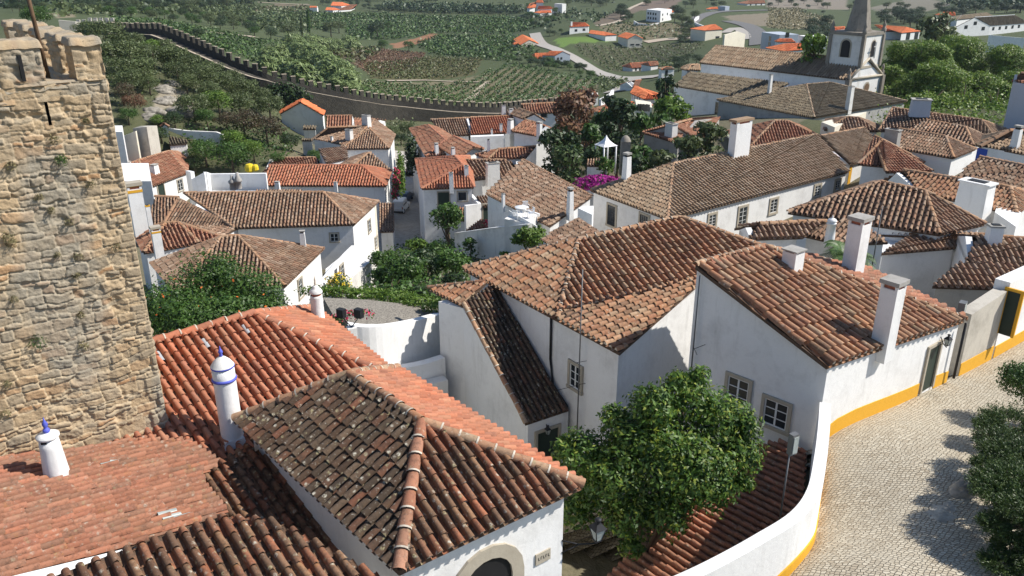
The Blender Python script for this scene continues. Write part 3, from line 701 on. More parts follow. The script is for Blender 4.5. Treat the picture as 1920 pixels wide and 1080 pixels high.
# ================================================================ foreground hipped house (F)
zF = -11.0
Fc, Fr, Fl = P((748,1070), zF), P((1090,910), zF), P((443,787), zF); Fb = Fr+(Fl-Fc); q1, q2 = P((790,792), -9.72), P((655,703), -9.72)
ip = inset([Fc, Fr, Fb, Fl], .26)
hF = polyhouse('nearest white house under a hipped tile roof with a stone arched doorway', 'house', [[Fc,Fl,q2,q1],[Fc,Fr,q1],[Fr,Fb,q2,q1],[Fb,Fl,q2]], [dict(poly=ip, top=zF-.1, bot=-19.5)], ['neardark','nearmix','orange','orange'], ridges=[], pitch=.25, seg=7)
def segcap(h, segs, mat, r_=.13):
    g = G(); caps(g, segs, mat, r_, .42, 7, .04, joints=True); g.build('ridge', h.roof)
segcap(hF, [(Fc,q1)], 'tile_nearred', .14); segcap(hF, [(Fr,q1),(q1,q2),(Fl,q2),(Fb,q2)], 'tile_central', .12)
# arched doorway on F2 wall
def hit_seg(p, a, b):
    e = unit((b-a)[:2]); n = np.array([-e[1], e[0]]); d = ray(*p); t_ = np.dot(a[:2], n)/np.dot(d[:2], n); q = d*t_; n = -n if np.dot(d[:2], n) > 0 else n
    return q, np.array([e[0],e[1],0]), np.array([n[0],n[1],0])
q, e_, n_ = hit_seg((912,1076), ip[0], ip[1]); g = G(); zc = q[2]-.25; ro, ri = .98, .66
vs = []; fs = []; K = 9
for k in range(K+1):
    a = math.pi*k/K
    for rr in (ri, ro):
        for dn in (.0, .07): vs.append(np.array([q[0],q[1],zc])+e_*rr*math.cos(a)+np.array([0,0,1])*rr*math.sin(a)+n_*dn)
for k in range(K):
    b = k*4; c_ = b+4; fs += [(b+1,b+3,c_+3,c_+1),(b+2,c_+2,c_+3,b+3),(b,b+1,c_+1,c_)]
g.add(vs, fs, 'stone_trim')
for sg in (-1,1): g.box(np.array([q[0],q[1],zc-1.1])+e_*sg*(ri+ro)/2+n_*.03, (ro-ri,.08,2.2), 'stone_trim', rot=math.atan2(e_[1], e_[0]))
arch = g.build('door', hF.root); arch['label'] = 'arched stone doorway'
g = G(); vs = [np.array([q[0],q[1],zc])+e_*ri*math.cos(math.pi*k/12)+np.array([0,0,1])*ri*math.sin(math.pi*k/12)+n_*.012 for k in range(13)]+[np.array([q[0],q[1],zc-2.2])-e_*ri+n_*.012, np.array([q[0],q[1],zc-2.2])+e_*ri+n_*.012]
g.add(vs, [tuple(range(15))], 'dark'); g.build('door_leaf', arch)
q, e_, n_ = hit_seg((1017,1043), ip[0], ip[1]); pq = thing('street_sign', 'small stone street name plate on the nearest white wall', 'sign', q-n_*.0)
g = G(); g.box(q+n_*.02, (.42,.035,.30), 'stone_trim', rot=math.atan2(e_[1], e_[0])); g.build('plate', pq)
g = G(); ang = math.atan2(e_[1], e_[0])
for k in range(5):
    xx = -.14+.07*k; g.box(q+n_*.041+e_*xx+np.array([0,0,.01]), (.012,.006,.075), 'iron', ang); g.box(q+n_*.041+e_*(xx+.02)+np.array([0,0,.045 if k % 2 else -.03]), (.03,.006,.012), 'iron', ang)
g.build('lettering', pq)
# ================================================================ orange roof house behind it (O)
zO = -12.0; rb, ra = P((475,589), -10.3), P((240,655), -10.3); K0 = P((765,725), zO); E0 = np.array([-10.2,15.3,zO]); B1 = P((588,578), zO)
plA = plane3(P((405,872), zO), K0, rb); ra = PP((285,643), plA); ra2 = extr(rb, ra, 1.35)
Bk = ra2+np.array([-2.6,3.4,-1.7])
hO = polyhouse('white house with a wide bright orange tile roof beside the tower', 'house', [[E0,K0,rb,ra2],[K0,B1,rb],[B1,Bk,ra2,rb]], [dict(poly=inset([E0,K0,B1,Bk], .25), top=zO-.1, bot=-19.5)], ['orange','orange','orange'], pitch=.25, seg=7)
segcap(hO, [(ra2,rb),(K0,rb),(B1,rb)], 'tile_orange', .12)
hO.c = (E0, K0)
# ================================================================ low red roof at the bottom left (R1)
pl = slope_plane((-11.8,16.2,-10.86), (.75,.66), .2); dn = np.array([.66,-.75])
poly = [PP(p, pl) for p in ((318,806),(412,872),(372,893),(428,962),(205,1038),(-80,1108),(-140,895),(0,864))]
setdir(poly, dn)
wp = [PP(p, pl) for p in ((318,806),(428,962),(-80,1108),(-140,895))]
hR = polyhouse('low building under a flat red tile roof at the foot of the tower', 'house', [poly], [dict(poly=inset(wp, .2), top=[w[2]-.25 for w in wp], bot=-18)], 'nearred', pitch=.21, lift=.7, seg=6)
hR.c = (wp[0], wp[1])
g = G(); a, b = PP((-80,1108), pl), PP((240,1030), pl); ed = unit(b-a); nn = np.array([ed[1], -ed[0], 0]); a = a+nn*.1; b = b+nn*.1
g.prism([a, b, b+nn*.34, a+nn*.34], -16, [a[2]+.10, b[2]+.10, b[2]+.10, a[2]+.10], 'white'); g.build('parapet', hR.root)
# ================================================================ near bottom roof (R4) and shaded lean-to (D2)
pl4 = slope_plane((-7.45,12.4,-10.3), (.65,-.76), .35)
poly = [PP(p, pl4) for p in ((700,1350),(-100,1350),(90,1084),(205,1040),(415,968),(505,975),(560,1000),(705,1078),(730,1180))]
setdir(poly, np.array([.76,.65]))
wp = [PP(p, pl4) for p in ((690,1340),(-60,1340),(215,1050),(560,1010))]
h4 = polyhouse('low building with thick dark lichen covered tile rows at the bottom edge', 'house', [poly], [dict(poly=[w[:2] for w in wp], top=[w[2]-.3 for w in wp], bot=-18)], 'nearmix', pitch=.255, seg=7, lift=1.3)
pl2 = slope_plane(P((445,860), -11.7), (.65,-.76), .25)
poly = [PP(p, pl2) for p in ((800,1180),(380,1120),(345,905),(372,893),(462,836),(540,880),(800,1100))]
setdir(poly, np.array([.76,.65]))
wp = [PP(p, pl2) for p in ((780,1160),(420,1100),(380,905),(460,845))]
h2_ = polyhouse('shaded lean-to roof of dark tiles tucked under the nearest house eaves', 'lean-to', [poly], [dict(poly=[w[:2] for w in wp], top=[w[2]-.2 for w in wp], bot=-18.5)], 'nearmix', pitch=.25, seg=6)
# ================================================================ chimneys of the near roofs
def roundchim(h, base, vtop, wpx, bands=False, slit=False, flare=False):
    q = hit_roof(h, base); zt = zat(q, vtop); H = zt-q[2]; dep = q[1]*CP-q[2]*SP; r_ = wpx*dep/F_PX/2
    g = G(); b = q-[0,0,.35]
    if bands:
        g.lathe(b, [(r_*1.25,0),(r_*1.02,.4),(r_*1.0,.35+H*.66),(r_*1.0,.35+H*.80)], 'white', 28); g.lathe(q+[0,0,H*.655], [(r_,0),(r_*1.1,.0),(r_*1.12,.03),(r_*1.08,.06),(r_,.07)], 'finial_blue', 28)
        g.lathe(q+[0,0,H*.79], [(r_*1.0,0),(r_*1.06,0),(r_*1.06,.03),(r_,.035)], 'finial_blue', 28)
        g.lathe(q+[0,0,H*.805], [(r_*1.04,0),(r_*.92,.05),(r_*.75,H*.045),(r_*.4,H*.08),(r_*.16,H*.095)], 'white_old', 28)
        g.lathe(q+[0,0,H*.895], [(r_*.14,0),(r_*.18,H*.015),(r_*.12,H*.03),(r_*.22,H*.05),(r_*.14,H*.07),(r_*.05,H*.09),(r_*.03,H*.11)], 'finial_blue', 12)
        g.frustum(b-[0,.05,.3], (r_*2.6,r_*2.6), (r_*1.8,r_*1.8), .75, 'white', rot=.6)
    elif flare:
        g.lathe(b, [(r_*1.35,0),(r_*1.2,.3),(r_*1.0,.45),(r_*.93,.35+H*.5),(r_*.93,.35+H*.55)], 'white', 24)
        g.lathe(q+[0,0,H*.55], [(r_*.75,0),(r_*.75,H*.07)], 'brick', 16); g.box(q+[0,0,H*.58], (r_*1.6,r_*.4,H*.05), 'dark', .4); 
        g.lathe(q+[0,0,H*.61], [(r_*1.0,0),(r_*1.0,.05),(r_*.75,H*.08),(r_*.45,H*.11),(r_*.45,H*.14),(r_*.2,H*.16)], 'white', 24); g.lathe(q+[0,0,H*.77], [(r_*.12,0),(r_*.17,H*.05),(r_*.1,H*.08),(r_*.14,H*.12),(r_*.02,H*.22)], 'mortar', 10)
    else:
        g.lathe(b, [(r_*1.2,0),(r_*1.12,.35),(r_*.9,.35+H*.5),(r_*.82,.35+H*.66)], 'white', 28)
        g.box(q+[0,-r_*.72,H*.635], (r_*.5,.3*r_,H*.03), 'dark', .2)
        g.lathe(q+[0,0,H*.66], [(r_*.9,0),(r_*1.0,.03),(r_*.98,.07),(r_*.6,H*.07),(r_*.3,H*.09)], 'white', 28)
        g.lathe(q+[0,0,H*.75], [(r_*.25,0),(r_*.33,H*.03),(r_*.25,H*.06),(r_*.14,H*.07),(r_*.2,H*.10),(r_*.26,H*.14),(r_*.14,H*.18),(r_*.07,H*.21),(r_*.03,H*.25)], 'finial_blue', 14)
    return g.build('chimney', h.roof)
roundchim(hR, (107,890), 783, 40)
roundchim(hO, (437,822), 650, 40, bands=True)
roundchim(hO, (597,598), 516, 24, flare=True)
# translucent roof tiles patches are pale single tiles: small overlay tiles
def pale(h, pts, w=.2, l=.4, e=None, mat='zinc'):
    for p in pts:
        q = hit_roof(h, p)
        for poly in h.faces:
            o, ee, s, n = face_frame(poly)
            if abs(np.dot(q-o, n)) < .02:
                g = G(); vs = []
                for a in (0, l):
                    for t_ in np.linspace(0, math.pi, 6): vs.append(q+ee*(.085*math.cos(t_))+s*a+n*(.035+.075*math.sin(t_)-a*.02))
                g.add(vs, [(i,i+1,i+7,i+6) for i in range(5)], mat, smooth=True); g.build('glass_tile', h.roof); break
pale(hR, [(221,864),(222,870),(330,961),(338,967),(357,969)], mat='light_glass'); pale(hO, [(392,655),(305,680),(468,628)])
# ================================================================ central brown roofed house
zB = -13.2; A = P((870,504), zB); B = P((1162,661), zB); Mc = P((1045,598), zB)
Rl = P((1085,450), -11.7); M0 = P((1045,582), -13.0); plM = plane3(M0, P((1312,521), -12.45), Rl)
Rr = PP((1275,409), plM); X = PP((1500,490), plM); C1 = P((1305,536), -12.5); C2 = P((1314,523), -12.5)
C2 = P((1314,523), -12.6)
back = Rr+(Rr-PP((1230,540), plM)); back = np.array([back[0], back[1], -13.2]); bl = A+(np.append((Rl-M0)[:2],0)); 
hC = polyhouse('large white house with a broad lichen spotted tile roof in the centre', 'house',
  [[A,Mc,Rl],[M0,X,Rr,Rl],[Mc,B,C1,C2,M0],[back,X,Rr],[A,back,Rr,Rl]], [dict(poly=[inset([A,B,C1,X,back], .2)[i] for i in range(5)], top=[zB-.1,zB-.1,-12.62,-13.4,-13.4], bot=-21)], ['central']*5, pitch=.30, seg=7, lift=.75)
segcap(hC, [(Mc,Rl),(Rl,Rr),(A,Rl),(Rr,X)], 'tile_cap', .12); segcap(hC, [(M0,C2)], 'tile_central', .10)
# narrow steep stair roof on its left
zn = -16.85; n0, n1 = P((985,793), zn), P((1066,766), zn); n2, n3 = P((925,531), -13.25), P((868,569), -13.35)
v0, v1, v2 = P((805,541), -13.65), P((868,572), -13.6), P((912,529), -13.0)
w0 = P((822,562), -13.7)
hN = polyhouse('white stair wing with a steep narrow dark tile roof beside the central house', 'house',
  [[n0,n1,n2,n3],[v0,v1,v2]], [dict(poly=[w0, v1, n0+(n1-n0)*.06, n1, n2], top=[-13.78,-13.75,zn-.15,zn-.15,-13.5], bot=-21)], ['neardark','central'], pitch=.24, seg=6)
segcap(hN, [(v0,v2)], 'tile_central', .10); segcap(hN, [(n0,n3)], 'tile_central', .10)
win(hC, (1080,706), .66, 1.0, bars=(2,3)); 
door(hN, (1026,838), 1.0, 1.6)
# ================================================================ right street house (RH)
a = P((1550,686), -11.8); b = P((1808,600), -12.9); r1 = P((1304,498), -9.85); plR = plane3(a, b, r1); r2 = PP((1432,464), plR)
c_ = P((1625,508), -12.3); d_ = np.array([r1[0]+(c_-r2)[0], r1[1]+(c_-r2)[1], -12.1])
ii = inset([a, b, c_, d_], .12)
rf = ii[0]+(ii[3]-ii[0])*.62
r1f = r1[:2]+unit(r2-r1)[:2]*.12
hS = polyhouse('white street house with an ochre skirting and mossy tile rows along the cobbles', 'house', [[a,b,r2,r1],[b,c_,r2],[c_,d_,r1,r2]],
  [dict(poly=[ii[0], ii[1], ii[2], ii[3], r1f], top=[a[2]-.08,b[2]-.08,c_[2]-.1,d_[2]-.1,r1[2]-.1], bot=-19.5)], ['central','nearred','nearred'], pitch=.38, seg=7, tl=.55, lift=.6)
hS.c = (a, b)
segcap(hS, [(r1,r2),(b,r2),(c_,r2)], 'tile_central', .12)
chim(hS, (1655,648), 523, 45, 'box', depth=1.0); chim(hS, (1484,507), 466, 40, 'box', depth=1.0); 
chim(hS, (1597,514), 405, 42, 'box', depth=.9)
win(hS, (1455,776), .85, .95, bars=(2,3)); win(hS, (1384,735), .8, 1.05, bars=(2,3)); 
door(hS, (1743,690), .85, 1.85)
def skirt(h, segs, mat='yellow', name='skirting', th=.025):
    g = G()
    for p0, p1, h0, h1 in segs:
        p0 = np.array(p0[:2]); p1 = np.array(p1[:2]); m = 6; e = unit(p1-p0); n = np.array([e[1], -e[0]]); n = n if np.dot(n, -p0) > 0 else -n
        for k in range(m):
            u0, u1 = p0+(p1-p0)*k/m, p0+(p1-p0)*(k+1)/m; z0, z1 = tz(*u0), tz(*u1)
            g.prism([u0, u1, u1+n*th, u0+n*th], -20, [z0+h0+(h1-h0)*k/m, z1+h0+(h1-h0)*(k+1)/m]+[z1+h0+(h1-h0)*(k+1)/m, z0+h0+(h1-h0)*k/m], mat)
    return g.build(name, h.root)
dq = hit_wall(hS, (1743,690))[1][:2]; fe = unit(ii[1]-ii[0])
skirt(hS, [(ii[0], dq-fe*.62, .62, .6), (dq+fe*.62, ii[1], .6, .55)])
g = G(); pz = hit_wall(hS, (1797,655))[1]; nn = np.array([fe[1],-fe[0]]); g.tube([[pz[0]+nn[0]*.06,pz[1]+nn[1]*.06,-12.95],[pz[0]+nn[0]*.06,pz[1]+nn[1]*.06,-15.3]], .05, 'iron', 8); g.build('downpipe', hS.root)
g = G(); pz = hit_wall(hC, (1035,650))[1]; g.tube([[pz[0]-.06,pz[1]-.04,-13.4],[pz[0]-.06,pz[1]-.04,-15.2]], .05, 'iron', 8); q = hit_wall(hC, (1067,790))[1]; q0 = hit_wall(hC, (1040,720))[1]; g.tube([[pz[0]-.06,pz[1]-.04,-15.2], q0-[.08,.05,0], hit_wall(hC, (1066,760))[1]-[.08,.05,0], q+np.array([-.08,-.05,0]), q+np.array([-.08,-.05,-1.2])], .05, 'iron', 8); g.build('downpipe', hC.root)
# aerial masts
def mast(label, base, top, arms, r_=.022, cat='antenna'):
    o = thing('antenna_mast', label, cat, base); g = G(); g.tube([base, top], [r_*1.3, r_], 'pole_grey', 7); g.build('mast', o)
    for s, e in arms: g = G(); g.tube([s, e], r_*.5, 'iron', 5); g.build('crossbar', o)
    return o
q = hit_wall(hC, (1092,800))[1]; bx = q+np.array([-.22,-.16,0]); zt_ = zat(bx, 505)
mast('tall thin aerial mast rising in front of the central white wall', bx-[0,0,.2], np.array([bx[0],bx[1],zt_]), [(np.array([bx[0]-.1,bx[1],z]), np.array([bx[0]+.35,bx[1]+.1,z+.04])) for z in (zat(bx,680), zat(bx,722))]+[(np.array([bx[0]-.9,bx[1]+.1,zat(bx,735)]), np.array([bx[0],bx[1],zat(bx,722)]))])
q = hit_wall(hS, (1308,600)); q = q[1] if q else r1; bx = np.array([q[0]-.1,q[1]-.15,0])
mast('short aerial mast with a bent hoop at the corner of the street house', np.array([bx[0],bx[1],zat(bx,690)]), np.array([bx[0],bx[1],zat(bx,516)]), [(np.array([bx[0],bx[1],zat(bx,655)]), np.array([bx[0]+.35,bx[1]-.25,zat(bx,640)])), (np.array([bx[0],bx[1],zat(bx,650)]), np.array([bx[0]+.12,bx[1]-.15,zat(bx,662)]))])
# ================================================================ lanterns
def lantern(label, p, s=.62, arm=None, group='wall lanterns'):
    o = thing('lantern', label, 'lantern', p, group)
    g = G(); w = s*.42
    g.frustum(p+[0,0,s*.02], (w*.5,w*.5), (w,w), s*.5, 'light_glass', .5)
    g.build('glass_housing', o); g = G()
    g.frustum(p+[0,0,s*.52], (w*1.15,w*1.15), (w*.45,w*.45), s*.2, 'iron', .5); g.lathe(p+[0,0,s*.72], [(w*.2,0),(w*.12,s*.06),(w*.3,s*.1),(w*.3,s*.16),(w*.18,s*.2)], 'iron', 10)
    for i in (-1,1):
        for j in (-1,1):
            ca, sa = math.cos(.5), math.sin(.5); f0 = np.array([i*w*.25*ca-j*w*.25*sa, i*w*.25*sa+j*w*.25*ca, s*.02]); f1 = np.array([i*w*.5*ca-j*w*.5*sa, i*w*.5*sa+j*w*.5*ca, s*.52]); g.tube([p+f0, p+f1], s*.022, 'iron', 5)
    g.box(p, (w*.6,w*.6,s*.05), 'iron', .5); g.build('cap', o)
    if arm is not None:
        g = G(); m = (p+arm)/2+np.array([0,0,-.12]); g.tube([arm, m, p+[0,0,-.1], p], .018, 'iron', 6); g.tube([arm+[0,0,-.35], m], .014, 'iron', 6); g.build('bracket', o)
    return o
q = Y((1120,1012), 15.7); q2_, _, _ = hit_seg((1047,1003), ip[0], ip[1]); lantern('glass street lantern on an iron bracket below the orange tree', q, .66, arm=np.array([ip[1][0]-.02, ip[1][1]-.02, q[2]+.15]))
q = hit_wall(hN, (1022,800)); q = q[1]+np.array([.1,-.25,-.2]); lantern('small lantern above the dark doorway under the steep roof', q, .45, arm=q+np.array([-.05,.28,.3]))
q = hit_wall(hS, (1762,640)); q = q[1]+np.append(nn*.28, -.05); lantern('lantern over the street house door beside the ochre wall base', q, .48, arm=q-np.append(nn*.28, -.25))
# ================================================================ curved parapet wall, courtyard canopy roof
path = np.array([(9.9,22.85),(9.35,21.4),(8.65,19.7),(7.95,18.2),(7.15,17.15),(6.0,16.3),(4.6,15.4),(3.2,14.6),(1.8,13.8)])
def smooth(p, k=6):
    p = np.array(p, float); out = []
    for i in range(len(p)-1):
        p0, p1, p2, p3 = p[max(i-1,0)], p[i], p[i+1], p[min(i+2,len(p)-1)]
        for t_ in np.arange(k)/k: out.append(.5*((2*p1)+(-p0+p2)*t_+(2*p0-5*p1+4*p2-p3)*t_**2+(-p0+3*p1-3*p2+p3)*t_**3))
    out.append(p[-1]); return np.array(out)
def wallstrip(g, pts, th, z0, z1, mat, cap=None):
    n = len(pts); L = []; R_ = []
    for i in range(n):
        d = unit(pts[min(i+1,n-1)]-pts[max(i-1,0)]); nn_ = np.array([-d[1], d[0]]); L.append(pts[i]+nn_*th/2); R_.append(pts[i]-nn_*th/2)
    z0 = [z0]*n if np.isscalar(z0) else z0; z1 = [z1]*n if np.isscalar(z1) else z1
    vs = []
    for i in range(n): vs += [[*L[i],z0[i]],[*R_[i],z0[i]],[*R_[i],z1[i]],[*L[i],z1[i]]]
    fs = []
    for i in range(n-1):
        for k in range(4): fs.append((i*4+k, i*4+(k+1) % 4, (i+1)*4+(k+1) % 4, (i+1)*4+k))
    fs += [(0,1,2,3), tuple((n-1)*4+k for k in (3,2,1,0))]
    g.add(vs, fs, mat)
sp_ = smooth(path)
pw = thing('parapet_wall', 'curved white retaining wall with ochre base around the tree courtyard', 'wall', (8.65,19.7,-15))
g = G(); wallstrip(g, sp_, .34, -20, [-13.15-.05*math.sin(i*.2) for i in range(len(sp_))], 'white'); g.build('wall', pw)
g = G(); wallstrip(g, sp_+np.array([.02,-.035]), .345, -18, [tz(*p)+.5 for p in sp_], 'yellow'); g.build('skirting', pw)
cz = slope_plane(P((1240,985), -16.3), (-.62,-.5), .34)
poly = [PP(p, cz) for p in ((1380,842),(1120,1110),(1300,1130),(1440,1030),(1505,960),(1512,850),(1470,828))]; setdir(poly, poly[1][:2]-poly[0][:2])
wp = [PP(p, cz) for p in ((1400,860),(1180,1100),(1300,1120),(1480,960),(1490,860))]
hK = polyhouse('courtyard lean-to with reddish tiles partly under the orange tree', 'lean-to', [poly], [dict(poly=[w[:2] for w in wp], top=[w[2]-.25 for w in wp], bot=-20)], 'nearred', pitch=.24, seg=6, lift=1.2)
fl = P((1462,975), -14.6); o = thing('floodlight', 'floodlight on a thin pole inside the curved white wall', 'floodlight', fl)
g = G(); zt_ = zat(fl, 850); g.tube([fl, np.array([fl[0],fl[1],zt_])], .025, 'pole_grey', 7); g.build('pole', o)
g = G(); hd = np.array([fl[0]+.05,fl[1],zat(fl, 832)]); g.box(hd, (.22,.16,.62), 'pole_grey', rot=.5); g.box(hd+np.array([.05,-.085,0]), (.17,.02,.5), 'light_glass', rot=.5); g.build('lamp_head', o)
# ================================================================ garden wall and grey flat roof behind the orange roof
gw = thing('garden_wall', 'bright white curved garden wall between the orange roof and the stair wing', 'wall', P((740,640), -17))
ps_ = [P(p, z) for p, z in (((652,606),-13.9),((700,610),-14.15),((760,603),-14.6),((828,588),-15.15))]; pts = smooth([p[:2] for p in ps_], 5); g = G(); wallstrip(g, pts, .35, -21, list(np.interp(np.arange(len(pts))/5, range(4), [p[2] for p in ps_])), 'white'); g.build('wall', gw)
gw = thing('garden_wall', 'low white stepped wall at the foot of the stair wing', 'wall', P((780,700), -18))
g = G(); wallstrip(g, smooth([P(p, -16.2)[:2] for p in ((735,690),(790,680),(830,668))], 4), .4, -20, -16.2, 'white'); wallstrip(g, smooth([P(p, -16.9)[:2] for p in ((745,720),(800,716),(835,708))], 4), .5, -20, -16.9, 'white_old'); g.build('wall', gw)
zG = -15.2; pg = [P(p, -14.5-(p[0]-640)/180*1.0) for p in ((606,558),(690,562),(760,570),(850,588),(826,600),(738,615),(668,618),(630,600))]
simple('pebbles', (.22,.20,.17), .95, 14, .6, bump=.8)
gr_ = thing('flat_roof', 'grey pebbly flat roof with ivy behind the white garden wall', 'roof', pg[0]); g = G(); g.prism(pg, -20, [p[2] for p in pg], 'pebbles'); g.build('slab', gr_)
Vv, Qq, tt = leaves([(P(p, zG)+np.array([0,.2,.1]), (1.1,.5,.25)) for p in ((600,552),(640,553),(690,556),(735,560),(780,570),(830,582),(870,595))], 5000, .07, 5); fast(Vv, Qq, 'leaf_bright', tt, 'ivy', gr_)
o = thing('floodlight', 'pair of dark floodlights on a white pier beside the orange roof', 'floodlight', P((655,610), -14))
q = P((660,622), -13.7); g = G(); g.box(q+[0,0,-.6], (.35,.35,1.6), 'white_old', .4); g.build('pier', o)
for du in (-.38,.30): g = G(); g.box(q+[du,.1,.75], (.32,.22,.36), 'iron', rot=-.5); g.tube([q+[0,0,.2], q+[du,.1,.6]], .02, 'iron', 5); g.build('lamp_head', o)
# ================================================================ cobbled street
t = NT('cobbles', .9)
mp = t.a('ShaderNodeMapping'); mp.inputs['Rotation'].default_value = (0,0,.6); mp.inputs['Scale'].default_value = (7.4,11.0,1); t.l.new(t.pos(), mp.inputs['Vector'])
nz = t.a('ShaderNodeTexNoise'); nz.inputs['Scale'].default_value = .7; t.l.new(t.pos(), nz.inputs['Vector']); mm = t.a('ShaderNodeMix', data_type='VECTOR'); mm.inputs['Factor'].default_value = .12
vm = t.a('ShaderNodeVectorMath', operation='MULTIPLY_ADD'); t.l.new(nz.outputs['Color'], vm.inputs[0]); vm.inputs[1].default_value = (3,3,0); t.l.new(mp.outputs['Vector'], vm.inputs[2])
v = t.a('ShaderNodeTexVoronoi', feature='DISTANCE_TO_EDGE', voronoi_dimensions='2D'); v.inputs['Scale'].default_value = 1; v.inputs['Randomness'].default_value = .55; t.l.new(vm.outputs['Vector'], v.inputs['Vector'])
v2 = t.a('ShaderNodeTexVoronoi', voronoi_dimensions='2D'); v2.inputs['Scale'].default_value = 1; v2.inputs['Randomness'].default_value = .55; t.l.new(vm.outputs['Vector'], v2.inputs['Vector'])
c = t.ramp(v2.outputs['Color'], [(.1,(.39,.33,.245)),(.5,(.48,.42,.32)),(.9,(.57,.51,.40))])
sand = t.ramp(t.noise(.9,5,.7), [(.46,0),(.70,.8)]); gap = t.ramp(v.outputs['Distance'], [(.02,.72),(.10,0)]); 
c = t.mix(gap, c, (.15,.12,.085)); c = t.mix(sand, c, (.47,.42,.33)); t.base(c); t.bump(t.ramp(v.outputs['Distance'], [(0,0),(.12,1)]), .9, .04); MATS['cobbles'] = t.m
fo = np.array(ii[0]); fd = unit(ii[1]-ii[0]); fnn = np.array([fd[1], -fd[0]])
ss = np.arange(-14, 60, .5); ts_ = np.arange(-7, 16, .5)
S_, T_ = np.meshgrid(ss, ts_); lim = np.where(S_ < 0, -7, -.2); T2 = np.maximum(T_, lim)
# keep outside the curved wall: shift columns left of it
XX = fo[0]+fd[0]*S_+fnn[0]*T2; YY = fo[1]+fd[1]*S_+fnn[1]*T2
pl_x = np.interp(YY, sp_[::-1,1], sp_[::-1,0]); XX = np.where((YY < 22.85) & (XX < pl_x), pl_x, XX)
ZZ = TZ(XX, YY)+.05+.02*fbm(XX*2, YY*2)
nx_ = len(ss); i = (np.arange(len(ts_)-1)[:,None]*nx_+np.arange(nx_-1)[None]).ravel()
o = fast(np.stack([XX,YY,ZZ],-1).reshape(-1,3), np.stack([i,i+1,i+nx_+1,i+nx_],1), 'cobbles', None, 'street', smooth=True); tag(o, 'cobbled street', None, kind='structure')
# rock outcrop
def rockmesh(name, label, c, d, seed, mat='rock', n=40, group=None, cat='rock'):
    r_ = np.random.default_rng(seed); th = np.linspace(0, 2*math.pi, n, endpoint=False); ph = np.linspace(0, math.pi*.62, n//2); T_, Ph = np.meshgrid(th, ph)
    X = np.sin(Ph)*np.cos(T_); Y_ = np.sin(Ph)*np.sin(T_); Z_ = np.cos(Ph)
    dd = 1+.5*(fbm(X*1.6+seed, Y_*1.6+Z_*2+seed, 5)-.5)+.35*(np.abs(fbm(X*3+seed+9, Y_*3+Z_*3, 3)-.5)); q = r_.random()*3
    V = np.stack([X*d[0]*dd, Y_*d[1]*dd, Z_*d[2]*dd-d[2]*.15], -1).reshape(-1,3); ca, sa = math.cos(q), math.sin(q)
    V = V+np.asarray(c); i = (np.arange(len(ph)-1)[:,None]*n+np.arange(n)[None]); j = (np.arange(len(ph)-1)[:,None]*n+(np.arange(n)[None]+1) % n)
    Q = np.stack([i,j,j+n,i+n],-1).reshape(-1,4); o = fast(V, Q, mat, None, name, smooth=True); return tag(o, label, cat, group)
simple('rock_pale', (.40,.37,.31), .95, 2.6, .4, bump=1.0)
q = T((1790,965)); rockmesh('rock', 'pale worn bedrock bump rising through the cobbles beside the juniper', q+[0,0,-.25], (1.25,.8,.36), 4, 'rock_pale')
q = T((1812,925)); rockmesh('rock', 'jagged darker rock behind the pale bedrock under the juniper', q+[0,0,-.2], (.6,.45,.62), 9, 'rock')
q = T((1755,990)); rockmesh('rock', 'flat low slab of pale stone nearest in the cobbled street', q+[0,0,-.2], (1.0,.55,.24), 14, 'rock_pale')
# ================================================================ orange tree and juniper
cc = np.array([4.35,19.9,-13.6]); rr = np.random.default_rng(5)
def pb_(u, v_, y, r_, sq=.9): return (Y((u,v_), y), (r_, r_, r_*sq))
bl = [pb_(1240,860,20.2,1.75),pb_(1290,745,20.8,.8),pb_(1225,760,20.3,.75),pb_(1350,790,20.6,.95),pb_(1385,850,20,.75),pb_(1180,820,20.2,.9),pb_(1090,850,20.2,.8),pb_(1110,920,20,.85),
      pb_(1080,960,19.6,.55),pb_(1310,880,19.6,1.2),pb_(1340,915,19.4,.6),pb_(1180,960,19.2,.85),pb_(1250,960,19,.75),pb_(1185,1025,18.8,.4),pb_(1395,905,19.6,.35),pb_(1310,705,21,.35),pb_(1270,715,20.8,.4),pb_(1150,780,20.4,.4),pb_(1400,800,20.2,.45),pb_(1060,840,20.2,.4),pb_(1150,890,19.5,.9)]
o = thing('orange_tree', 'dense glossy green orange tree filling the white walled courtyard', 'tree', (3.9,20,-19.3))
Vv, Qq, tt = leaves(bl, 42000, .075, 3, .42, shell=.35, up=.5); fast(Vv, Qq, 'leaf_orange_tree', tt, 'crown', o)
g = G(); g.tube([(3.8,20,-19.6),(3.9,20,-17),(4.1,20,-14.5)], [.2,.15,.08], 'bark', 8)
for k in range(9): q = bl[k+1][0]; g.tube([(3.9,20,-16.8), (np.array([3.9,20,-16.2])+q)/2, q], [.09,.06,.02], 'bark', 5)
g.build('trunk', o)
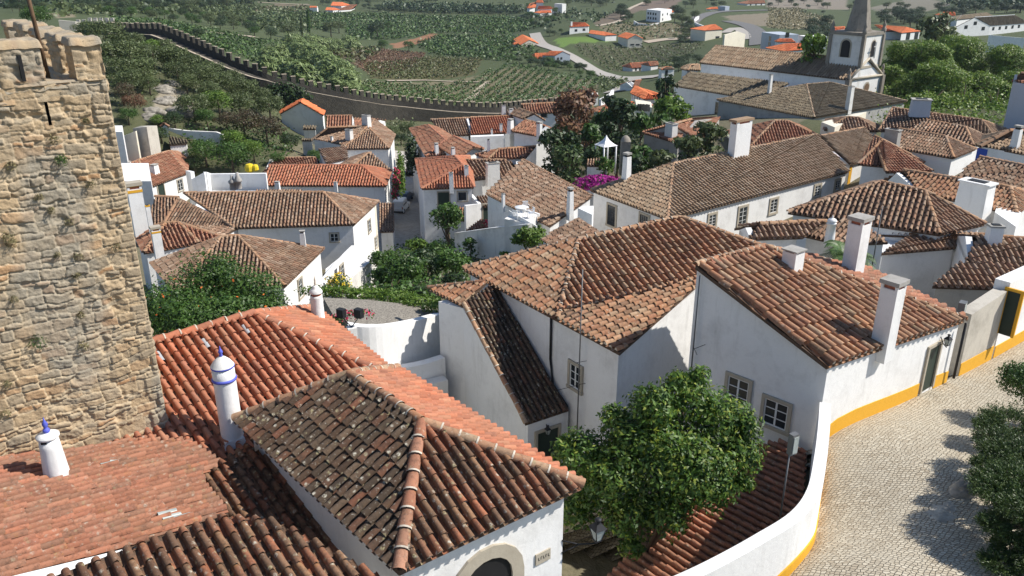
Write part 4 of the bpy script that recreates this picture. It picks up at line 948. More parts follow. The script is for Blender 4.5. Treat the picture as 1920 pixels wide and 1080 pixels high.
def juniper(label, cl, base, seed):
    o = thing('juniper_tree', label, 'tree', base)
    r_ = np.random.default_rng(seed); V = []; C = []
    for k, (u, v_, y, rad) in enumerate(cl):
        y = max(y, T((u, v_+25))[1]-1.1); rad = rad*y/17.8; c0 = Y((u, v_), y); m = int(800*rad*rad)+90
        for j in range(m):      # sprays: tapering feathery twigs
            d = r_.normal(size=3); d[2] = abs(d[2])*.3; d /= np.linalg.norm(d); p = c0+d*rad*np.array([1.1,1,.55])*r_.uniform(.35,1); L = rad*.28*r_.uniform(.6,1.4); dr = unit(d+[0,0,.15]+r_.normal(0,.25,3)); 
            for q in range(14):
                s = r_.random(); pp = p+dr*L*s+r_.normal(0,.035,3); a = unit(dr+r_.normal(0,.5,3))*.055*(1.2-s*.6); b = unit(np.cross(a, r_.normal(size=3)))*.012
                V += [pp-a, pp-b, pp+a, pp+b]; cr = r_.random(); C += [[cr,cr,0,1]]*4
    fast(np.array(V), np.arange(len(V)).reshape(-1,4), 'leaf_conifer', np.array(C), 'crown', o)
    g = G(); 
    for u, v_, y, rad in cl:
        y = max(y, T((u, v_+25))[1]-1.1); g.tube([np.asarray(base)-[0,0,.3], (np.asarray(base)+Y((u,v_),y))/2+[0,0,-.1], Y((u,v_),y)], [.12,.07,.03], 'bark', 6)
    g.build('trunk', o)
juniper('dark feathery juniper spreading over the right edge of the street', [(1885,835,18.1,.62),(1895,990,17.0,.65),(1860,905,17.6,.5),(1905,905,17.4,.7),(1865,985,16.9,.32),(1880,1060,16.2,.5),(1900,800,18.5,.7),(1880,850,18,.5),(1930,870,17.8,.8),(1850,800,18.6,.28),(1880,930,17.4,.6),(1940,960,17,.8),(1900,1030,16.6,.5),(1950,1060,16,.6),(1845,870,18,.25)], T((1960,980)), 3)
tree('round olive green shrub behind the juniper at the right edge', T((1925,800)), 2.6, 1.3, 'leaf_mid', 'shrub', 9000, .045, 'shrub', .15)
# ================================================================ terrain sheet
t = NT('ground', .95)
at = t.attr('tc'); cg = t.mix(t.ramp(t.noise(.35,6,.75), [(.4,0),(.75,.35)]), at.outputs['Color'], (.14,.13,.07)); cg = t.mix(t.ramp(t.noise(2.2,6,.7), [(.45,0),(.7,.5)]), cg, (.035,.05,.02)); t.base(cg); t.bump(t.noise(1.5,6,.7), .6, .3); MATS['ground'] = t.m
az = np.concatenate([np.linspace(-math.pi, -.75, 60, endpoint=False), np.linspace(-.75, .75, 420, endpoint=False), np.linspace(.75, math.pi, 60)]); rd_ = np.concatenate([np.linspace(.5, 60, 90, endpoint=False), np.geomspace(60, 3400, 330)])
AZ_, RD_ = np.meshgrid(az, rd_); XX = RD_*np.sin(AZ_); YY = RD_*np.cos(AZ_); ZZ = TZ(XX, YY)
def inpoly(X, Y_, poly):
    ins = np.zeros(X.shape, bool)
    for i in range(len(poly)):
        x0, y0 = poly[i][:2]; x1, y1 = poly[i-1][:2]; c_ = ((y0 > Y_) != (y1 > Y_)) & (X < (x1-x0)*(Y_-y0)/(y1-y0+1e-12)+x0); ins ^= c_
    return ins
ZZ_MIN = min(ZZ.min(), -64); print('ZRANGE', ZZ.min(), ZZ.max())
colr = np.zeros(XX.shape+(4,)); colr[...,3] = 1; far = np.clip((RD_-120)/120, 0, 1)[...,None]
colr[...,:3] = np.array([.16,.14,.09])*(1-far)+np.array([.062,.082,.030])*far
FIELDS = []
def field(pts, c_): FIELDS.append(([T(p, 215) for p in pts], c_))
for pts, c_ in [
  ([c2(800,480),c2(860,590),c2(1450,590),c2(1640,560),c2(1700,440),c2(1300,430)], (.085,.075,.028)),
  ([c2(720,480),c2(960,370),c2(1280,400),c2(1150,520),c2(860,560)], (.10,.058,.032)),
  ([c2(530,400),c2(900,360),c2(960,370),c2(720,480)], (.075,.05,.03)),
  ([c2(1010,330),c2(1330,245),c2(1360,275),c2(1190,335),c2(1040,365)], (.30,.14,.075)),
  ([c2(780,600),c2(1500,600),c2(1920,500),c3(640,600),c3(640,740),c3(0,790),c2(1000,760)], (.17,.145,.085)),
  ([c3(0,40),c3(0,330),c3(150,320),c3(300,200),c3(100,130)], (.045,.065,.028)),
  ([c3(640,190),c3(850,170),c3(1350,190),c3(1300,260),c3(1000,310),c3(720,260)], (.19,.155,.095)),
  ([c3(750,100),c3(1050,20),c3(1250,0),c3(1000,60),c3(830,150),c3(660,190),c3(600,180)], (.15,.11,.08)),
  ([c3(860,80),c3(1000,10),c3(1280,-5),c3(1200,60),c3(1000,80)], (.17,.12,.095)),
  ([c3(450,330),c3(820,360),c3(1100,330),c3(1450,320),c3(1300,440),c3(1200,500),c3(700,520)], (.085,.085,.045)),
  ([c3(300,300),c3(420,280),c3(700,290),c3(730,320),c3(450,330),c3(380,365)], (.13,.22,.04)),
  ([c3(1580,120),c3(1920,100),c3(1920,200),c3(1700,180)], (.22,.18,.13)),
  ([c3(440,340),c3(540,480),c3(780,570),c3(870,600),c3(860,660),c3(640,560)], (.11,.10,.06)),
  ([c4(0,70),c4(230,70),c4(280,120),c4(480,150),c4(470,220),c4(0,210)], (.20,.17,.10)),
  ([c4(0,0),c4(600,-10),c4(600,70),c4(0,60)], (.24,.20,.16)),
  ([c4(750,60),c4(1150,-20),c4(1400,30),c4(1000,130)], (.20,.18,.14)),
  ([c2(150,30),c2(400,40),c2(390,90),c2(0,90),c2(0,60)], (.16,.12,.08)),
  ([c1(360,100),c1(560,110),c1(560,130),c1(440,140)], (.24,.20,.13))]:
    FIELDS.append(([T(p, 215) for p in pts], c_))
FIELDS.append(([T(p, 60) for p in (c1(1190,650),c1(1260,640),c1(1400,700),c1(1260,820),c1(1080,900),c1(1180,770))], (.34,.29,.22)))
FIELDS.append(([T(p, 40) for p in (d2(1640,260),d2(1900,230),d2(1920,330),d2(1640,320))], (.11,.18,.04)))
for pts in ([c2(1200,330),c2(1380,270),c2(1920,270),c3(160,330),c3(200,420),c3(0,440),c2(1900,470),c2(1300,410)],[c2(660,200),c2(1000,110),c2(1900,125),c3(80,140),c3(250,200),c2(1920,260),c2(1400,250),c2(1000,300),c2(700,300)],[c1(820,140),c1(1200,160),c1(1920,300),c2(250,330),c2(60,340),c2(0,500),c1(1920,480),c1(1500,320),c1(1200,210),c1(860,170)],[c2(0,100),c2(400,90),c2(1000,100),c2(660,200),c2(440,230),c2(330,150),c2(0,190)]): FIELDS.insert(0, ([T(p, 215) for p in pts], (.048,.068,.024)))
FIELDS.insert(0, ([T(p, 60) for p in (c1(820,250),c1(1400,330),c1(1900,560),c2(300,760),c2(1000,900),c2(1400,1100),c2(600,1000),c5(1900,330),c5(1400,250),c5(900,60),c1(850,900))], (.075,.08,.038)))
FIELDS.insert(1, ([T(p, 60) for p in (e4(300,600),e4(700,300),e4(1600,400),e4(1906,700),e4(1700,1080),e4(1000,1080),e4(300,1000))], (.06,.07,.03)))
FIELDS.insert(1, ([T(p, 80) for p in ((1400,300),(1500,230),(1650,130),(1920,100),(1990,280),(1800,300))], (.08,.085,.04)))
for poly, c_ in FIELDS: colr[inpoly(XX, YY, poly)] = (*c_, 1)
nx_ = len(az); i = (np.arange(len(rd_)-1)[:,None]*nx_+np.arange(nx_-1)[None]).ravel()
o = fast(np.stack([XX,YY,ZZ],-1).reshape(-1,3), np.stack([i,i+1,i+nx_+1,i+nx_],1), 'ground', colr.reshape(-1,4), 'ground', smooth=True); tag(o, 'earth and grass ground of the hill and valley', None, kind='structure')
# ================================================================ helpers for the middle distance
def gfront(label, A, B, ap, back, ze, **kw):
    a, b = P(A, ze), P(B, ze); m = (a+b)/2; zr = zat(m, ap[1]); m[2] = zr; bk = P(back, zr); d = bk-m
    c_, e_ = b+d, a+d; style = kw.pop('style', 'orange')
    ii = inset([a, b, c_, e_], .15); mf = (ii[0]+ii[1])/2; mb = (ii[2]+ii[3])/2
    h = polyhouse(label, 'house', [[b,c_,bk,m],[e_,a,m,bk]], [dict(poly=[ii[0],mf,ii[1],ii[2],mb,ii[3]], top=[ze-.05,zr-.15,ze-.05,ze-.05,zr-.15,ze-.05])], style, ridges=[(m,bk)], **kw); h.c = (a, b); return h
def shed(label, A, B, T2, T1, ze, slope=.3, style='brown', cat='house', **kw):
    a, b = P(A, ze), P(B, ze); ab = unit((b-a)[:2]); nr = np.array([-ab[1], ab[0]])
    def solve(Rp):
        lo, hi = ze+.02, ze+6; sg = np.sign(np.dot((P(Rp, ze)-a)[:2], nr))
        for _ in range(40):
            m = (lo+hi)/2; r_ = P(Rp, m)
            if sg*np.dot((r_-a)[:2], nr)*slope > m-ze: lo = m
            else: hi = m
        return P(Rp, m)
    t1, t2 = solve(T1), solve(T2); ii = inset([a, b, t2, t1], .12)
    h = polyhouse(label, cat, [[a,b,t2,t1]], [dict(poly=ii, top=[ze-.1, ze-.1, t2[2]-.12, t1[2]-.12])], style, **kw); h.c = (a, b); return h
def treepx(label, c_, rpx, y, mat='leaf_mid', sq=1.0, cat='tree', name='tree', trunk=.22, group=None, n=None, size=None, shell=.5):
    q = Y(c_, y); g0 = tz(q[0], q[1]); r_ = rpx*y/F_PX*1.03; top = q[2]+r_*sq; h_ = max(top-g0, r_*1.2)
    ch = r_*sq; cc = q; bl = crown_blobs(cc, r_, ch, 9, int(c_[0]*7+c_[1]*3) % 9999)
    zb = cc[2]-ch; k = 0
    while zb-.6*r_ > g0+.12*h_ and k < 4 and trunk < .5: bl += [(np.array([cc[0]+rng.normal(0,.15)*r_, cc[1]+rng.normal(0,.15)*r_, zb]), (r_*.72,r_*.72,r_*.62))]; zb -= r_*.8; k += 1
    return tree(label, (q[0], q[1], g0), h_, r_, mat, cat, n, size, name, max(.05, min(.6, 1-2*ch/h_)), group, blobs=bl, shell=shell)
# ================================================================ left of the lane
h = gfront('white gabled house with a clean new orange roof below the town wall', c6(182,134), c6(505,146), c6(335,48), c6(348,24), zy(c6(182,134),158), style='neworange', capmat='tile_neworange')
hip('small house with a red tile roof right of the new orange gable', c6(520,243), c6(722,238), c6(527,150), c6(722,147), zy(c6(520,243),150), style='redbrown', ends='gg')
h = hip('brown roofed wing with a dark ridge just under the town wall', c6(740,230), c6(900,248), c6(735,172), c6(880,175), zy(c6(740,230),146), style='redbrown', ends='gg')
h3 = hip('tall white house with a steep brown hipped roof left of the lane', c6(1000,395), c6(1045,292), c6(850,245), c6(885,175), zy(c6(1000,395),118), style='brown')
h3l = hip('long brown tiled wing joined to the tall hipped house', c6(430,322), c6(690,372), c6(545,238), c6(835,226), zy(c6(430,322),124), style='brown')
chim(h3l, c6(705,378), 243, 16, 'plain', wall='white_old', depth=.6); chim(h3l, c6(573,372), 256, 6, 'plain')
chim(h3l, c6(830,215), 216, 18, 'plain', wall='white_old', depth=.6)
h = shed('low brown lean-to below the long tiled wing', c6(525,505), c6(690,470), c6(680,380), c6(470,400), zy(c6(525,505),112), cat='lean-to')
h4b = hip('pointed brown roof behind the long orange roof', c6(700,560), c6(1020,560), c6(835,430), c6(865,425), zy(c6(700,560),107))
h5 = hip('long white house with a bright orange tile roof beside the lane', c6(60,672), c6(975,677), c6(98,522), c6(785,520), zy(c6(60,672),99), C=c6(1018,560), style='orange', ends='gh', slope=.4, capmat='tile_orange')
h5b = hip('small orange red roof behind the left end of the long orange roof', c6(50,572), c6(462,520), c6(158,467), c6(450,462), zy(c6(50,572),110), style='redbrown', ends='gg')
chim(h5, c6(162,690), 340, 9, 'open'); chim(h5, c6(598,690), 341, 7, 'open')
h6 = hip('big white house with a long brown tiled roof and a sunlit right wall', (440,428), (664,421), (345,362), (606,361), zy((664,421),76), C=c6(918,792), style='brown', pitch=.34)
win(h6, (627,445), .75, .8, bars=(2,2)); win(h6, c6(848,975), .8, 1.25, bars=(2,3)); win(h6, d2(900,215), .8, 1.1, bars=(2,3))
a_, b_ = h6.wallsegs[1][0], h6.wallsegs[1][1]
g = G(); e_ = unit(b_-a_); n_ = np.array([e_[1], -e_[0]]); ang = math.atan2(e_[1], e_[0]); q = b_-e_*.35+n_*.012; g.box((q[0],q[1],(h6.ze-.3+tz(*b_))/2), (.5,.03,h6.ze-.3-tz(*b_)), 'cream', ang); g.build('corner_band', h6.root)
shed('narrow brown tiled wing with a blue corner band beside the lane', c6(930,1020), c6(1034,1016), c6(1036,806), c6(920,800), zy(c6(930,1020),86), slope=.35, wall='white')
h5s = shed('low brown ridge strip behind the big white house', c6(0,742), c6(340,735), c6(345,702), c6(0,706), zy(c6(0,742),90), cat='lean-to')
# left wing of big house
zr6, ze6 = h6.zr, h6.ze
k1, k2 = P(e6(355,150), zr6), P(e6(190,146), zr6)
hk = polyhouse('brown hipped wing at the left of the big white house', 'house', [[P(e6(130,345),ze6),P(e6(245,338),ze6),k1,k2],[P(e6(250,340),ze6-.1),P(e6(640,432),ze6-.2),P(e6(775,356),ze6),k1]], [dict(poly=[P(e6(140,340),ze6),P(e6(250,335),ze6),P(e6(620,425),ze6),P(e6(760,356),ze6),k1,k2], top=ze6-.3)], 'brown', ridges=[(k2,k1),(k1,P(e6(248,338),ze6))])
h7 = hip('low house with patchy orange brown tiles beside the tower', e6(110,538), e6(497,470), e6(262,332), e6(355,328), zy(e6(497,470),60), C=e6(690,440), D=e6(45,402), style='redbrown')
hb = hip('white house with a brown hipped roof half covered by the flowering vine', e6(330,812), e6(1095,770), e6(655,425), e6(768,418), zy(e6(1095,770),52), C=e6(1366,508), D=e6(160,612), style='brown', slope=.38, pitch=.29)
win(hb, e6(1202,782), .7, 1.35, bars=(2,3)); chim(hb, (569,463), 432, 11, 'open')
chim(h7, e6(226,585), e6(0,350)[1], 20, 'box', cap='yellow')
tc_ = chim(h7, (266,440), 341, 30, 'box', cap='yellow', depth=.7); 
chim(h7, (283,425), 386, 10, 'plain', cap='yellow')
# stair parapet
sw = thing('stair_parapet', 'white sloping stair parapet with a yellow edge below the sunlit wall', 'wall', Y((630,500),66))
pts = [Y((603,530),60), Y((618,510),63), Y((638,487),67), Y((652,472),70), Y((664,460),74)]
g = G(); wallstrip(g, np.array([p[:2] for p in pts]), .5, -36, [p[2] for p in pts], 'white'); g.build('wall', sw)
g = G(); g.tube([p+np.array([.3,-.1,-.55]) for p in pts], .07, 'yellow', 6); g.build('edge_band', sw)
h = polyhouse('white garden annexe wall below the stair parapet', 'wall', [], [dict(poly=[Y((608,555),60)[:2],Y((700,500),72)[:2],Y((690,480),75)[:2],Y((612,520),66)[:2]], top=Y((640,520),64)[2])]); win(h, d2(643,440), .8, 1.2)
gw = thing('garden_wall', 'rough white garden wall in front of the sunlit house', 'wall', Y((670,540),58)); g = G(); wallstrip(g, smooth([Y((645,535),58)[:2],Y((672,522),61)[:2],Y((702,510),64)[:2]],4), .5, -30, [Y((645,532),58)[2]]*9, 'white_old'); g.build('wall', gw)
# lamp house and terrace
hl = hip('white cottage with a mottled brown roof and a dark green door', e1(515,958), e1(955,797), e1(385,640), e1(740,532), zy(e1(515,958),98), C=e1(972,550), style='redbrown')
door(hl, e1(650,1012), 1.1, 1.9); win(hl, e1(875,935), .9, 1.4); chim(hl, e1(580,800), e1(0,685)[1], 14, 'open'); chim(hl, e1(272,770), e1(0,650)[1], 9, 'open')
hx = polyhouse('white flat topped block between the tower and the brown cottage', 'building', [], [dict(poly=[Y(e1(190,830),84)[:2],Y(e1(520,840),84)[:2],Y(e1(520,800),92)[:2],Y(e1(190,800),92)[:2]], top=zy(e1(350,830),86))])
def flat(label, pts, y0, cat='building', mat='white', name='building', dz=0, **kw):
    z = zy(pts[0], y0); return polyhouse(label, cat, [], [dict(poly=[P(p, z)[:2] for p in pts], top=z+dz, mat=mat)], name=name, **kw)
def blk(label, pl, pr, depth, vt, cat='building', mat='white', ymin=150, name='building'):
    a = T(pl, ymin); b = T(pr, ymin)[:2]; a2 = a[:2]; b = a2+unit(b-a2)*np.linalg.norm((Y(pr, a[1])-Y(pl, a[1]))[:2]); e = unit(b-a2); n_ = np.array([-e[1], e[0]])
    return polyhouse(label, cat, [], [dict(poly=[a2, b, b+n_*depth, a2+n_*depth], top=zat(a2, vt), mat=mat)], name=name)
def wallpath(label, pts, y, th=.35, mat='white', cat='wall', name='garden_wall', down=-40, ztops=None, cap=None):
    ps = [Y(p, yy) for p, yy in zip(pts, y if isinstance(y, (list, tuple)) else [y]*len(pts))]
    o = thing(name, label, cat, (ps[0][0], ps[0][1], tz(ps[0][0], ps[0][1])))
    g = G(); lo = [tz(p[0], p[1])-1 for p in ps]; wallstrip(g, np.array([p[:2] for p in ps]), th, lo, [p[2] for p in ps], mat); g.build('wall', o)
    if cap: g = G(); wallstrip(g, np.array([p[:2] for p in ps]), th*1.3, [p[2]+.005 for p in ps], [p[2]+.08 for p in ps], cap); g.build('coping', o)
    return o
wallpath('long white terrace wall left of the orange roof', [e1(1170,775),e1(1235,800),e1(1900,792)], [92,93,93], .4)
wallpath('white rounded pier wall beside the brown cottage', [e1(960,760),e1(1020,775),e1(1030,860),e1(1170,780)], [94,92,90,90], .4)
hx2 = polyhouse('white terrace with a small pediment and two dark pots', 'terrace', [], [dict(poly=[Y(e1(960,930),84)[:2],Y(e1(1870,950),84)[:2],Y(e1(1900,830),92)[:2],Y(e1(1170,840),92)[:2]], top=zy(e1(1500,1240),84))])
for i, (x, y_) in enumerate(((1508,940),(1575,925))):
    q = Y(e1(x,y_+48), 84.2); o = thing('chimney_pot', ['left one of two dark chimney pots on the white terrace','right, taller one of two dark chimney pots on the white terrace'][i], 'chimney pot', q); g = G(); g.lathe(q, [(.35,0),(.3,.7),(.42,.72),(.42,.9),(.2,1.1+.2*i),(.15,1.5+.2*i)], 'concrete', 12); g.build('pot', o)
# walls on the slope above
wallpath('weathered white yard wall under the rocky slope', [e1(560,290),e1(700,290),e1(740,255),e1(960,285),e1(1310,300),e1(1390,330)], 118, .4, 'white_old')
wallpath('rubble pier wall in front of the weathered yard wall', [e1(360,250),e1(440,235),e1(545,225)], [108,107,110], 1.2, 'plaster_grey')
wallpath('cream garden wall beside the tower', [e1(190,350),e1(350,290)], 106, .4, 'cream')
hp = polyhouse('tall white pier with a pink edge next to the tower', 'pier', [], [dict(poly=[Y(e1(105,320),100)[:2],Y(e1(190,320),100)[:2],Y(e1(200,300),104)[:2],Y(e1(110,300),104)[:2]], top=zy(e1(150,300),100))])
h = shed('small grey shed roof behind the yard wall', e1(745,460), e1(960,440), e1(960,400), e1(745,350), zy(e1(745,455),112), style='grey', cat='shed', slope=.2)
gfront('white gate pier with a little tiled top', e1(650,240), e1(735,240), e1(700,205), e1(690,200), zy(e1(650,240),116), style='redbrown')
h = shed('stone outhouse behind the garden trees', c6(350,250), c6(450,250), c6(450,225), c6(355,225), zy(c6(350,250),140), style='grey', cat='shed', wall='white_old', slope=.1)
shed('pale outhouse under the dark ridge roof', c6(340,335), c6(425,335), c6(425,322), c6(340,322), zy(c6(340,335),125), style='grey', cat='shed', wall='white_old', slope=.1)
# ================================================================ right of the lane
h9 = hip('white house with a vivid orange hipped roof right of the lane', c6(1197,477), c6(1243,697), c6(1490,455), c6(1547,517), zy(c6(1243,697),86), C=c6(1634,686), style='orange', capmat='tile_orange')
win(h9, c6(1547,752), .95, 1.0, bars=(1,1)); door(h9, c6(1408,785), 1.2, 1.9)
chim(h9, c6(1466,692), 324, 9, 'plain'); chim(h9, c6(1578,592), 311, 9, 'plain')
h10 = hip('brown roofed house with a very broad white chimney', e2(905,1005), e2(1497,945), e2(800,765), e2(1330,765), zy(e2(905,1005),92), ends='gg', pitch=.4)
chim(h10, c6(1776,640), 305, 27, 'plain', wall='white_old', depth=.5, cap='concrete')
h11 = hip('long brown and pink roofed house standing along the right side of the lane', e2(178,392), e2(372,724), e2(400,350), e2(600,528), zy(e2(372,724),104), style='redbrown', capmat='tile_orange')
for p in (c6(1180,350),c6(1200,385),c6(1222,420),c6(1232,438)): win(h11, p, .8, 1.3, sash=None)
hip('grey brown tiled wing below the walkway of the town wall', e2(600,482), e2(900,465), e2(430,284), e2(905,262), zy(e2(600,482),122), style='brown', ends='gg')
h11c = hip('white house with a mottled red roof below the end of the town wall', e2(905,462), e2(1330,440), e2(905,258), e2(1455,234), zy(e2(905,462),122), style='orange', ends='gg')
chim(h11c, e2(1266,425), e2(0,330)[1], 6, 'plain'); chim(h11c, e2(1157,465), e2(0,390)[1], 4, 'open')
chim(h11c, e2(1298,205), e2(0,110)[1], 8, 'plain'); chim(h11c, e2(1388,230), e2(0,150)[1], 9, 'open')
h12 = hip('gabled white house with a brown roof in the middle of the cluster', e2(520,602), e2(757,750), e2(700,482), e2(946,612), zy(e2(757,750),100), C=e2(1062,638), style='redbrown', ends='gg', capmat='tile_orange')
chim(h12, e2(500,680), e2(0,560)[1], 9, 'open'); chim(h12, e2(697,720), e2(0,610)[1], 9, 'open')
h = flat('white block with a small cream chimney hood', [e2(905,490),e2(1300,470),e2(1300,455),e2(905,470)], 116)
h14 = hip('brown hipped roof with a skylight between the white walls and the dark trees', e2(1120,748), e2(1560,740), e2(1235,637), e2(1680,602), zy(e2(1120,748),97), D=e2(965,700), style='redbrown', ends='hg')
chim(h14, e2(1120,640), e2(0,505)[1], 6, 'open')
h15 = hip('white house with a plain red roof slope between two white chimneys', e2(1395,420), e2(1690,474), e2(1552,288), e2(1720,330), zy(e2(1395,420),104), style='redbrown', ends='gg')
chim(h15, e2(1722,520), e2(0,305)[1], 11, 'box'); chim(h15, e2(1380,400), e2(0,270)[1], 13, 'open', depth=1)
h16 = hip('long low house with a red tile roof in front of the vineyard', e4(200,397), e4(610,388), e4(110,292), e4(620,268), zy(e4(200,397),152), style='redbrown', ends='gg')
win(h16, e4(378,420), 1.1, .7, sash=None)
gfront('small white gable end below the long low red roof', e2(1530,272), e2(1795,294), e2(1612,212), e2(1480,150), zy(e2(1530,272),124), style='brown')
shed('brown roof corner beside the end of the town wall', e2(1240,225), e2(1480,215), e2(1440,140), e2(1300,190), zy(e2(1240,225),140))
h17 = shed('large low roof of dark rough tiles falling towards the terrace', e3(330,402), e3(1085,790), e3(1585,437), e3(765,0), zy(e3(1085,790),66), slope=.28, style='brown', pitch=.36)
g = G(); f17 = h17.faces[0]; caps(g, [(f17[3], f17[2])], 'tile_cap', .16, .8, 6); g.build('ridge', h17.roof)
chim(h17, e3(1325,648), e3(0,325)[1], 13, 'open'); chim(h17, e3(532,555), e3(0,400)[1], 7, 'plain')
h17b = shed('dark shaded lean-to roof against the long white building', e3(985,942), e3(1150,1040), e3(1695,868), e3(1432,695), zy(e3(985,942),62), slope=.33, cat='lean-to')
hxx = flat('small white annexe at the corner of the long white building', [e3(1420,572),e3(1590,652),e3(1610,545),e3(1500,548)], 66.5, cat='annexe', name='annexe')
wallpath('long white yard wall with a worn top in front of the terrace', [e3(-30,875),e3(400,815),e3(850,768)], [74,69,64], .4, 'white_old', cap='white')
shed('low brown roof behind the long yard wall', e3(85,838), e3(600,780), e3(540,700), e3(240,722), zy(e3(85,838),80), slope=.3, cat='lean-to', style='redbrown')
shed('faded brown roof beside the round garden tree', e3(0,720), e3(280,722), e3(240,610), e3(0,560), zy(e3(0,720),84), slope=.3, cat='lean-to', style='redbrown')
hd = shed('narrow striped tile roof over a dark green door', e3(290,560), e3(390,548), e3(330,422), e3(210,440), zy(e3(290,560),84), slope=.35, cat='house'); door(hd, e3(343,628), 1.0, 1.9)
wallpath('white stair wall beside the orange hipped house', [e3(75,540),e3(250,520),e3(150,410)], [83,84,88], .35)
# terrace with furniture
tq = Y(e3(545,700), 66.5); zt_ = tq[2]
o = flat('sunny roof terrace with white walls in front of the dark tiles', [e3(545,700),e3(850,765),e3(940,650),e3(690,600)], 66.5, cat='terrace', mat='white_old', name='terrace')
wallpath('white slatted terrace railing', [e3(600,600),e3(930,785)], [67.5,64], .08); wallpath('low white parapet at the back of the roof terrace', [e3(690,560),e3(960,640)], [70,68], .2)
def table(q):
    o = thing('table', 'round white garden table on the sunny roof terrace', 'table', q); g = G(); g.lathe(q+[0,0,.7], [(.02,0),(.55,0),(.57,.03),(.55,.05)], 'white_paint', 20); g.build('tabletop', o)
    for k in range(4): a = k*1.57+.4; g = G(); g.tube([q+[.4*math.cos(a),.4*math.sin(a),0], q+[.3*math.cos(a),.3*math.sin(a),.7]], .025, 'white_paint', 6); g.build('leg', o)
def chair(q, rot, label, cat='chair'):
    o = thing('garden_chair', label, cat, q, 'white chairs on the roof terrace'); ca, sa = math.cos(rot), math.sin(rot); tr = lambda x, y_, z: q+np.array([x*ca-y_*sa, x*sa+y_*ca, z])
    g = G(); g.box(tr(0,0,.44), (.48,.46,.04), 'white_paint', rot); g.build('seat', o); g = G()
    for k in range(5): g.box(tr(-.18+.09*k,.25,.66), (.05,.03,.42), 'white_paint', rot)
    g.box(tr(0,.26,.88), (.5,.04,.07), 'white_paint', rot); g.build('backrest', o)
    for x in (-.2,.2):
        for y_ in (-.2,.2): g = G(); g.tube([tr(x*1.1,y_*1.1,0), tr(x,y_,.44)], .022, 'white_paint', 6); g.build('leg', o)
    for x in (-.26,.26): g = G(); g.box(tr(x,.02,.64), (.04,.44,.04), 'white_paint', rot); g.build('armrest', o)
zt2 = zt_+.004
def onterr(p): return P(p, zt2)
table(onterr(e3(745,660)))
chair(onterr(e3(860,690)), -1.2, 'white garden chair at the right of the terrace table'); chair(onterr(e3(690,720)), 2.6, 'white garden chair in front of the terrace table'); chair(onterr(e3(800,620)), .2, 'white garden chair behind the terrace table')
# long building
zL = -20.9
hL = hip('long white building with a great weathered tan tile roof across the middle', (1252,411), (1592,322), (1262,308), (1532,253), zL, D=(1108,357), style='tan', ends='hg', slope=.46, pitch=.42)
for p, w_, h_ in (((1335,414),.9,1.15),((1392,405),1.1,1.7),((1450,386),1.0,1.3),((1532,358),.9,1.1),((1570,347),.8,1.0)): win(hL, p, w_, h_, bars=(2,4), tw=.22)
win(hL, (1147,404), 1.15, 1.9, sash='iron', bars=(4,5), tw=.2); win(hL, (1208,418), 1.1, 1.4, sash='iron', bars=(4,3), tw=.2)
chim(hL, (1384,292), 222, 44, 'box', depth=.35, cap='tile_tan')
chim(hL, (1174,337), 286, 17, 'open', depth=1)
h19 = hip('taller end wing with yellow corners at the right of the long white building', c8(620,517), c8(885,442), c8(395,302), c8(722,240), -20.6, style='tan', ends='gg', slope=.42)
win(h19, c8(768,535), .8, 1.5, sash='iron', bars=(2,4))
for k, s in ((0,.3),(1,-.3)):
    q = h19.wallsegs[0][k]; e_ = unit(h19.wallsegs[0][1]-h19.wallsegs[0][0]); n_ = np.array([e_[1],-e_[0]]); q = q+e_*s+n_*.02; g = G(); g.box((q[0],q[1],-24.4), (.55,.03,7), 'yellow', math.atan2(e_[1],e_[0])); g.build('corner_band', h19.root)
# ================================================================ right half
hip('low building with a dull red hipped roof behind the long ridge', (1402,280), (1585,282), (1452,227), (1475,227), zy((1402,280),100), style='redbrown')
h21 = hip('grey palace like building with a dark mossy hipped roof in front of the church', (1527,221), (1700,190), (1512,159), (1556,155), zy((1527,221),115), D=(1344,187), style='grey', wall='palace', slope=.34, capmat='tile_tan')
for p in (c7(1838,890),c7(1905,910),c7(1838,935),c7(1905,955)): win(h21, p, 1.0, .9, sash='sash', bars=(2,1))
win(h21, c4(1640,720), .8, 1.6) if False else None
chim(h21, c4(600,828), 162, 13, 'plain', wall='white_old'); chim(h21, (1442,176), 140, 8, 'plain', wall='white_old')
chim(h21, c7(1400,265), 228, 6, 'plain', wall='white_old')
h22 = hip('long brown roof with a low ridge in front of the plane trees', c8(830,262), c8(1700,308), c8(935,92), c8(1600,182), zy(c8(1700,308),92), C=c8(1814,265), style='brown')
chim(h22, c8(1135,120), 186, 38, 'plain', wall='bluegrey', depth=.7)
h22b = hip('second brown roof stepping down from the long low ridge', c8(960,300), c8(1540,373), c8(1190,185), c8(1480,235), zy(c8(1540,373),84), C=c8(1668,322), style='brown')
h22c = hip('white house with a brown hipped roof and a sunlit right end', c8(945,387), c8(1390,466), c8(985,250), c8(1330,305), zy(c8(1390,466),78), C=c8(1556,400), style='brown')
chim(h22c, c8(918,392), 243, 27, 'plain', wall='concrete', depth=.5)
hip('small brown roof with moss between the palace and the long ridge', c8(420,255), c8(830,265), c8(600,160), c8(680,165), zy(c8(420,255),98))
polyhouse('cream parapet wall block in front of the palace', 'wall', [], [dict(poly=[Y(c8(400,200),100)[:2],Y(c8(500,250),96)[:2],Y(c8(740,115),108)[:2],Y(c8(650,130),110)[:2]], top=[zy(c8(400,195),100),zy(c8(500,235),96),zy(c8(735,118),108),zy(c8(650,130),110)], mat='cream')])
h23 = hip('triangular red roof behind the yellow cornered wing', c8(885,573), c8(1172,502), c8(800,305), c8(860,330), zy(c8(885,573),76), style='redbrown')
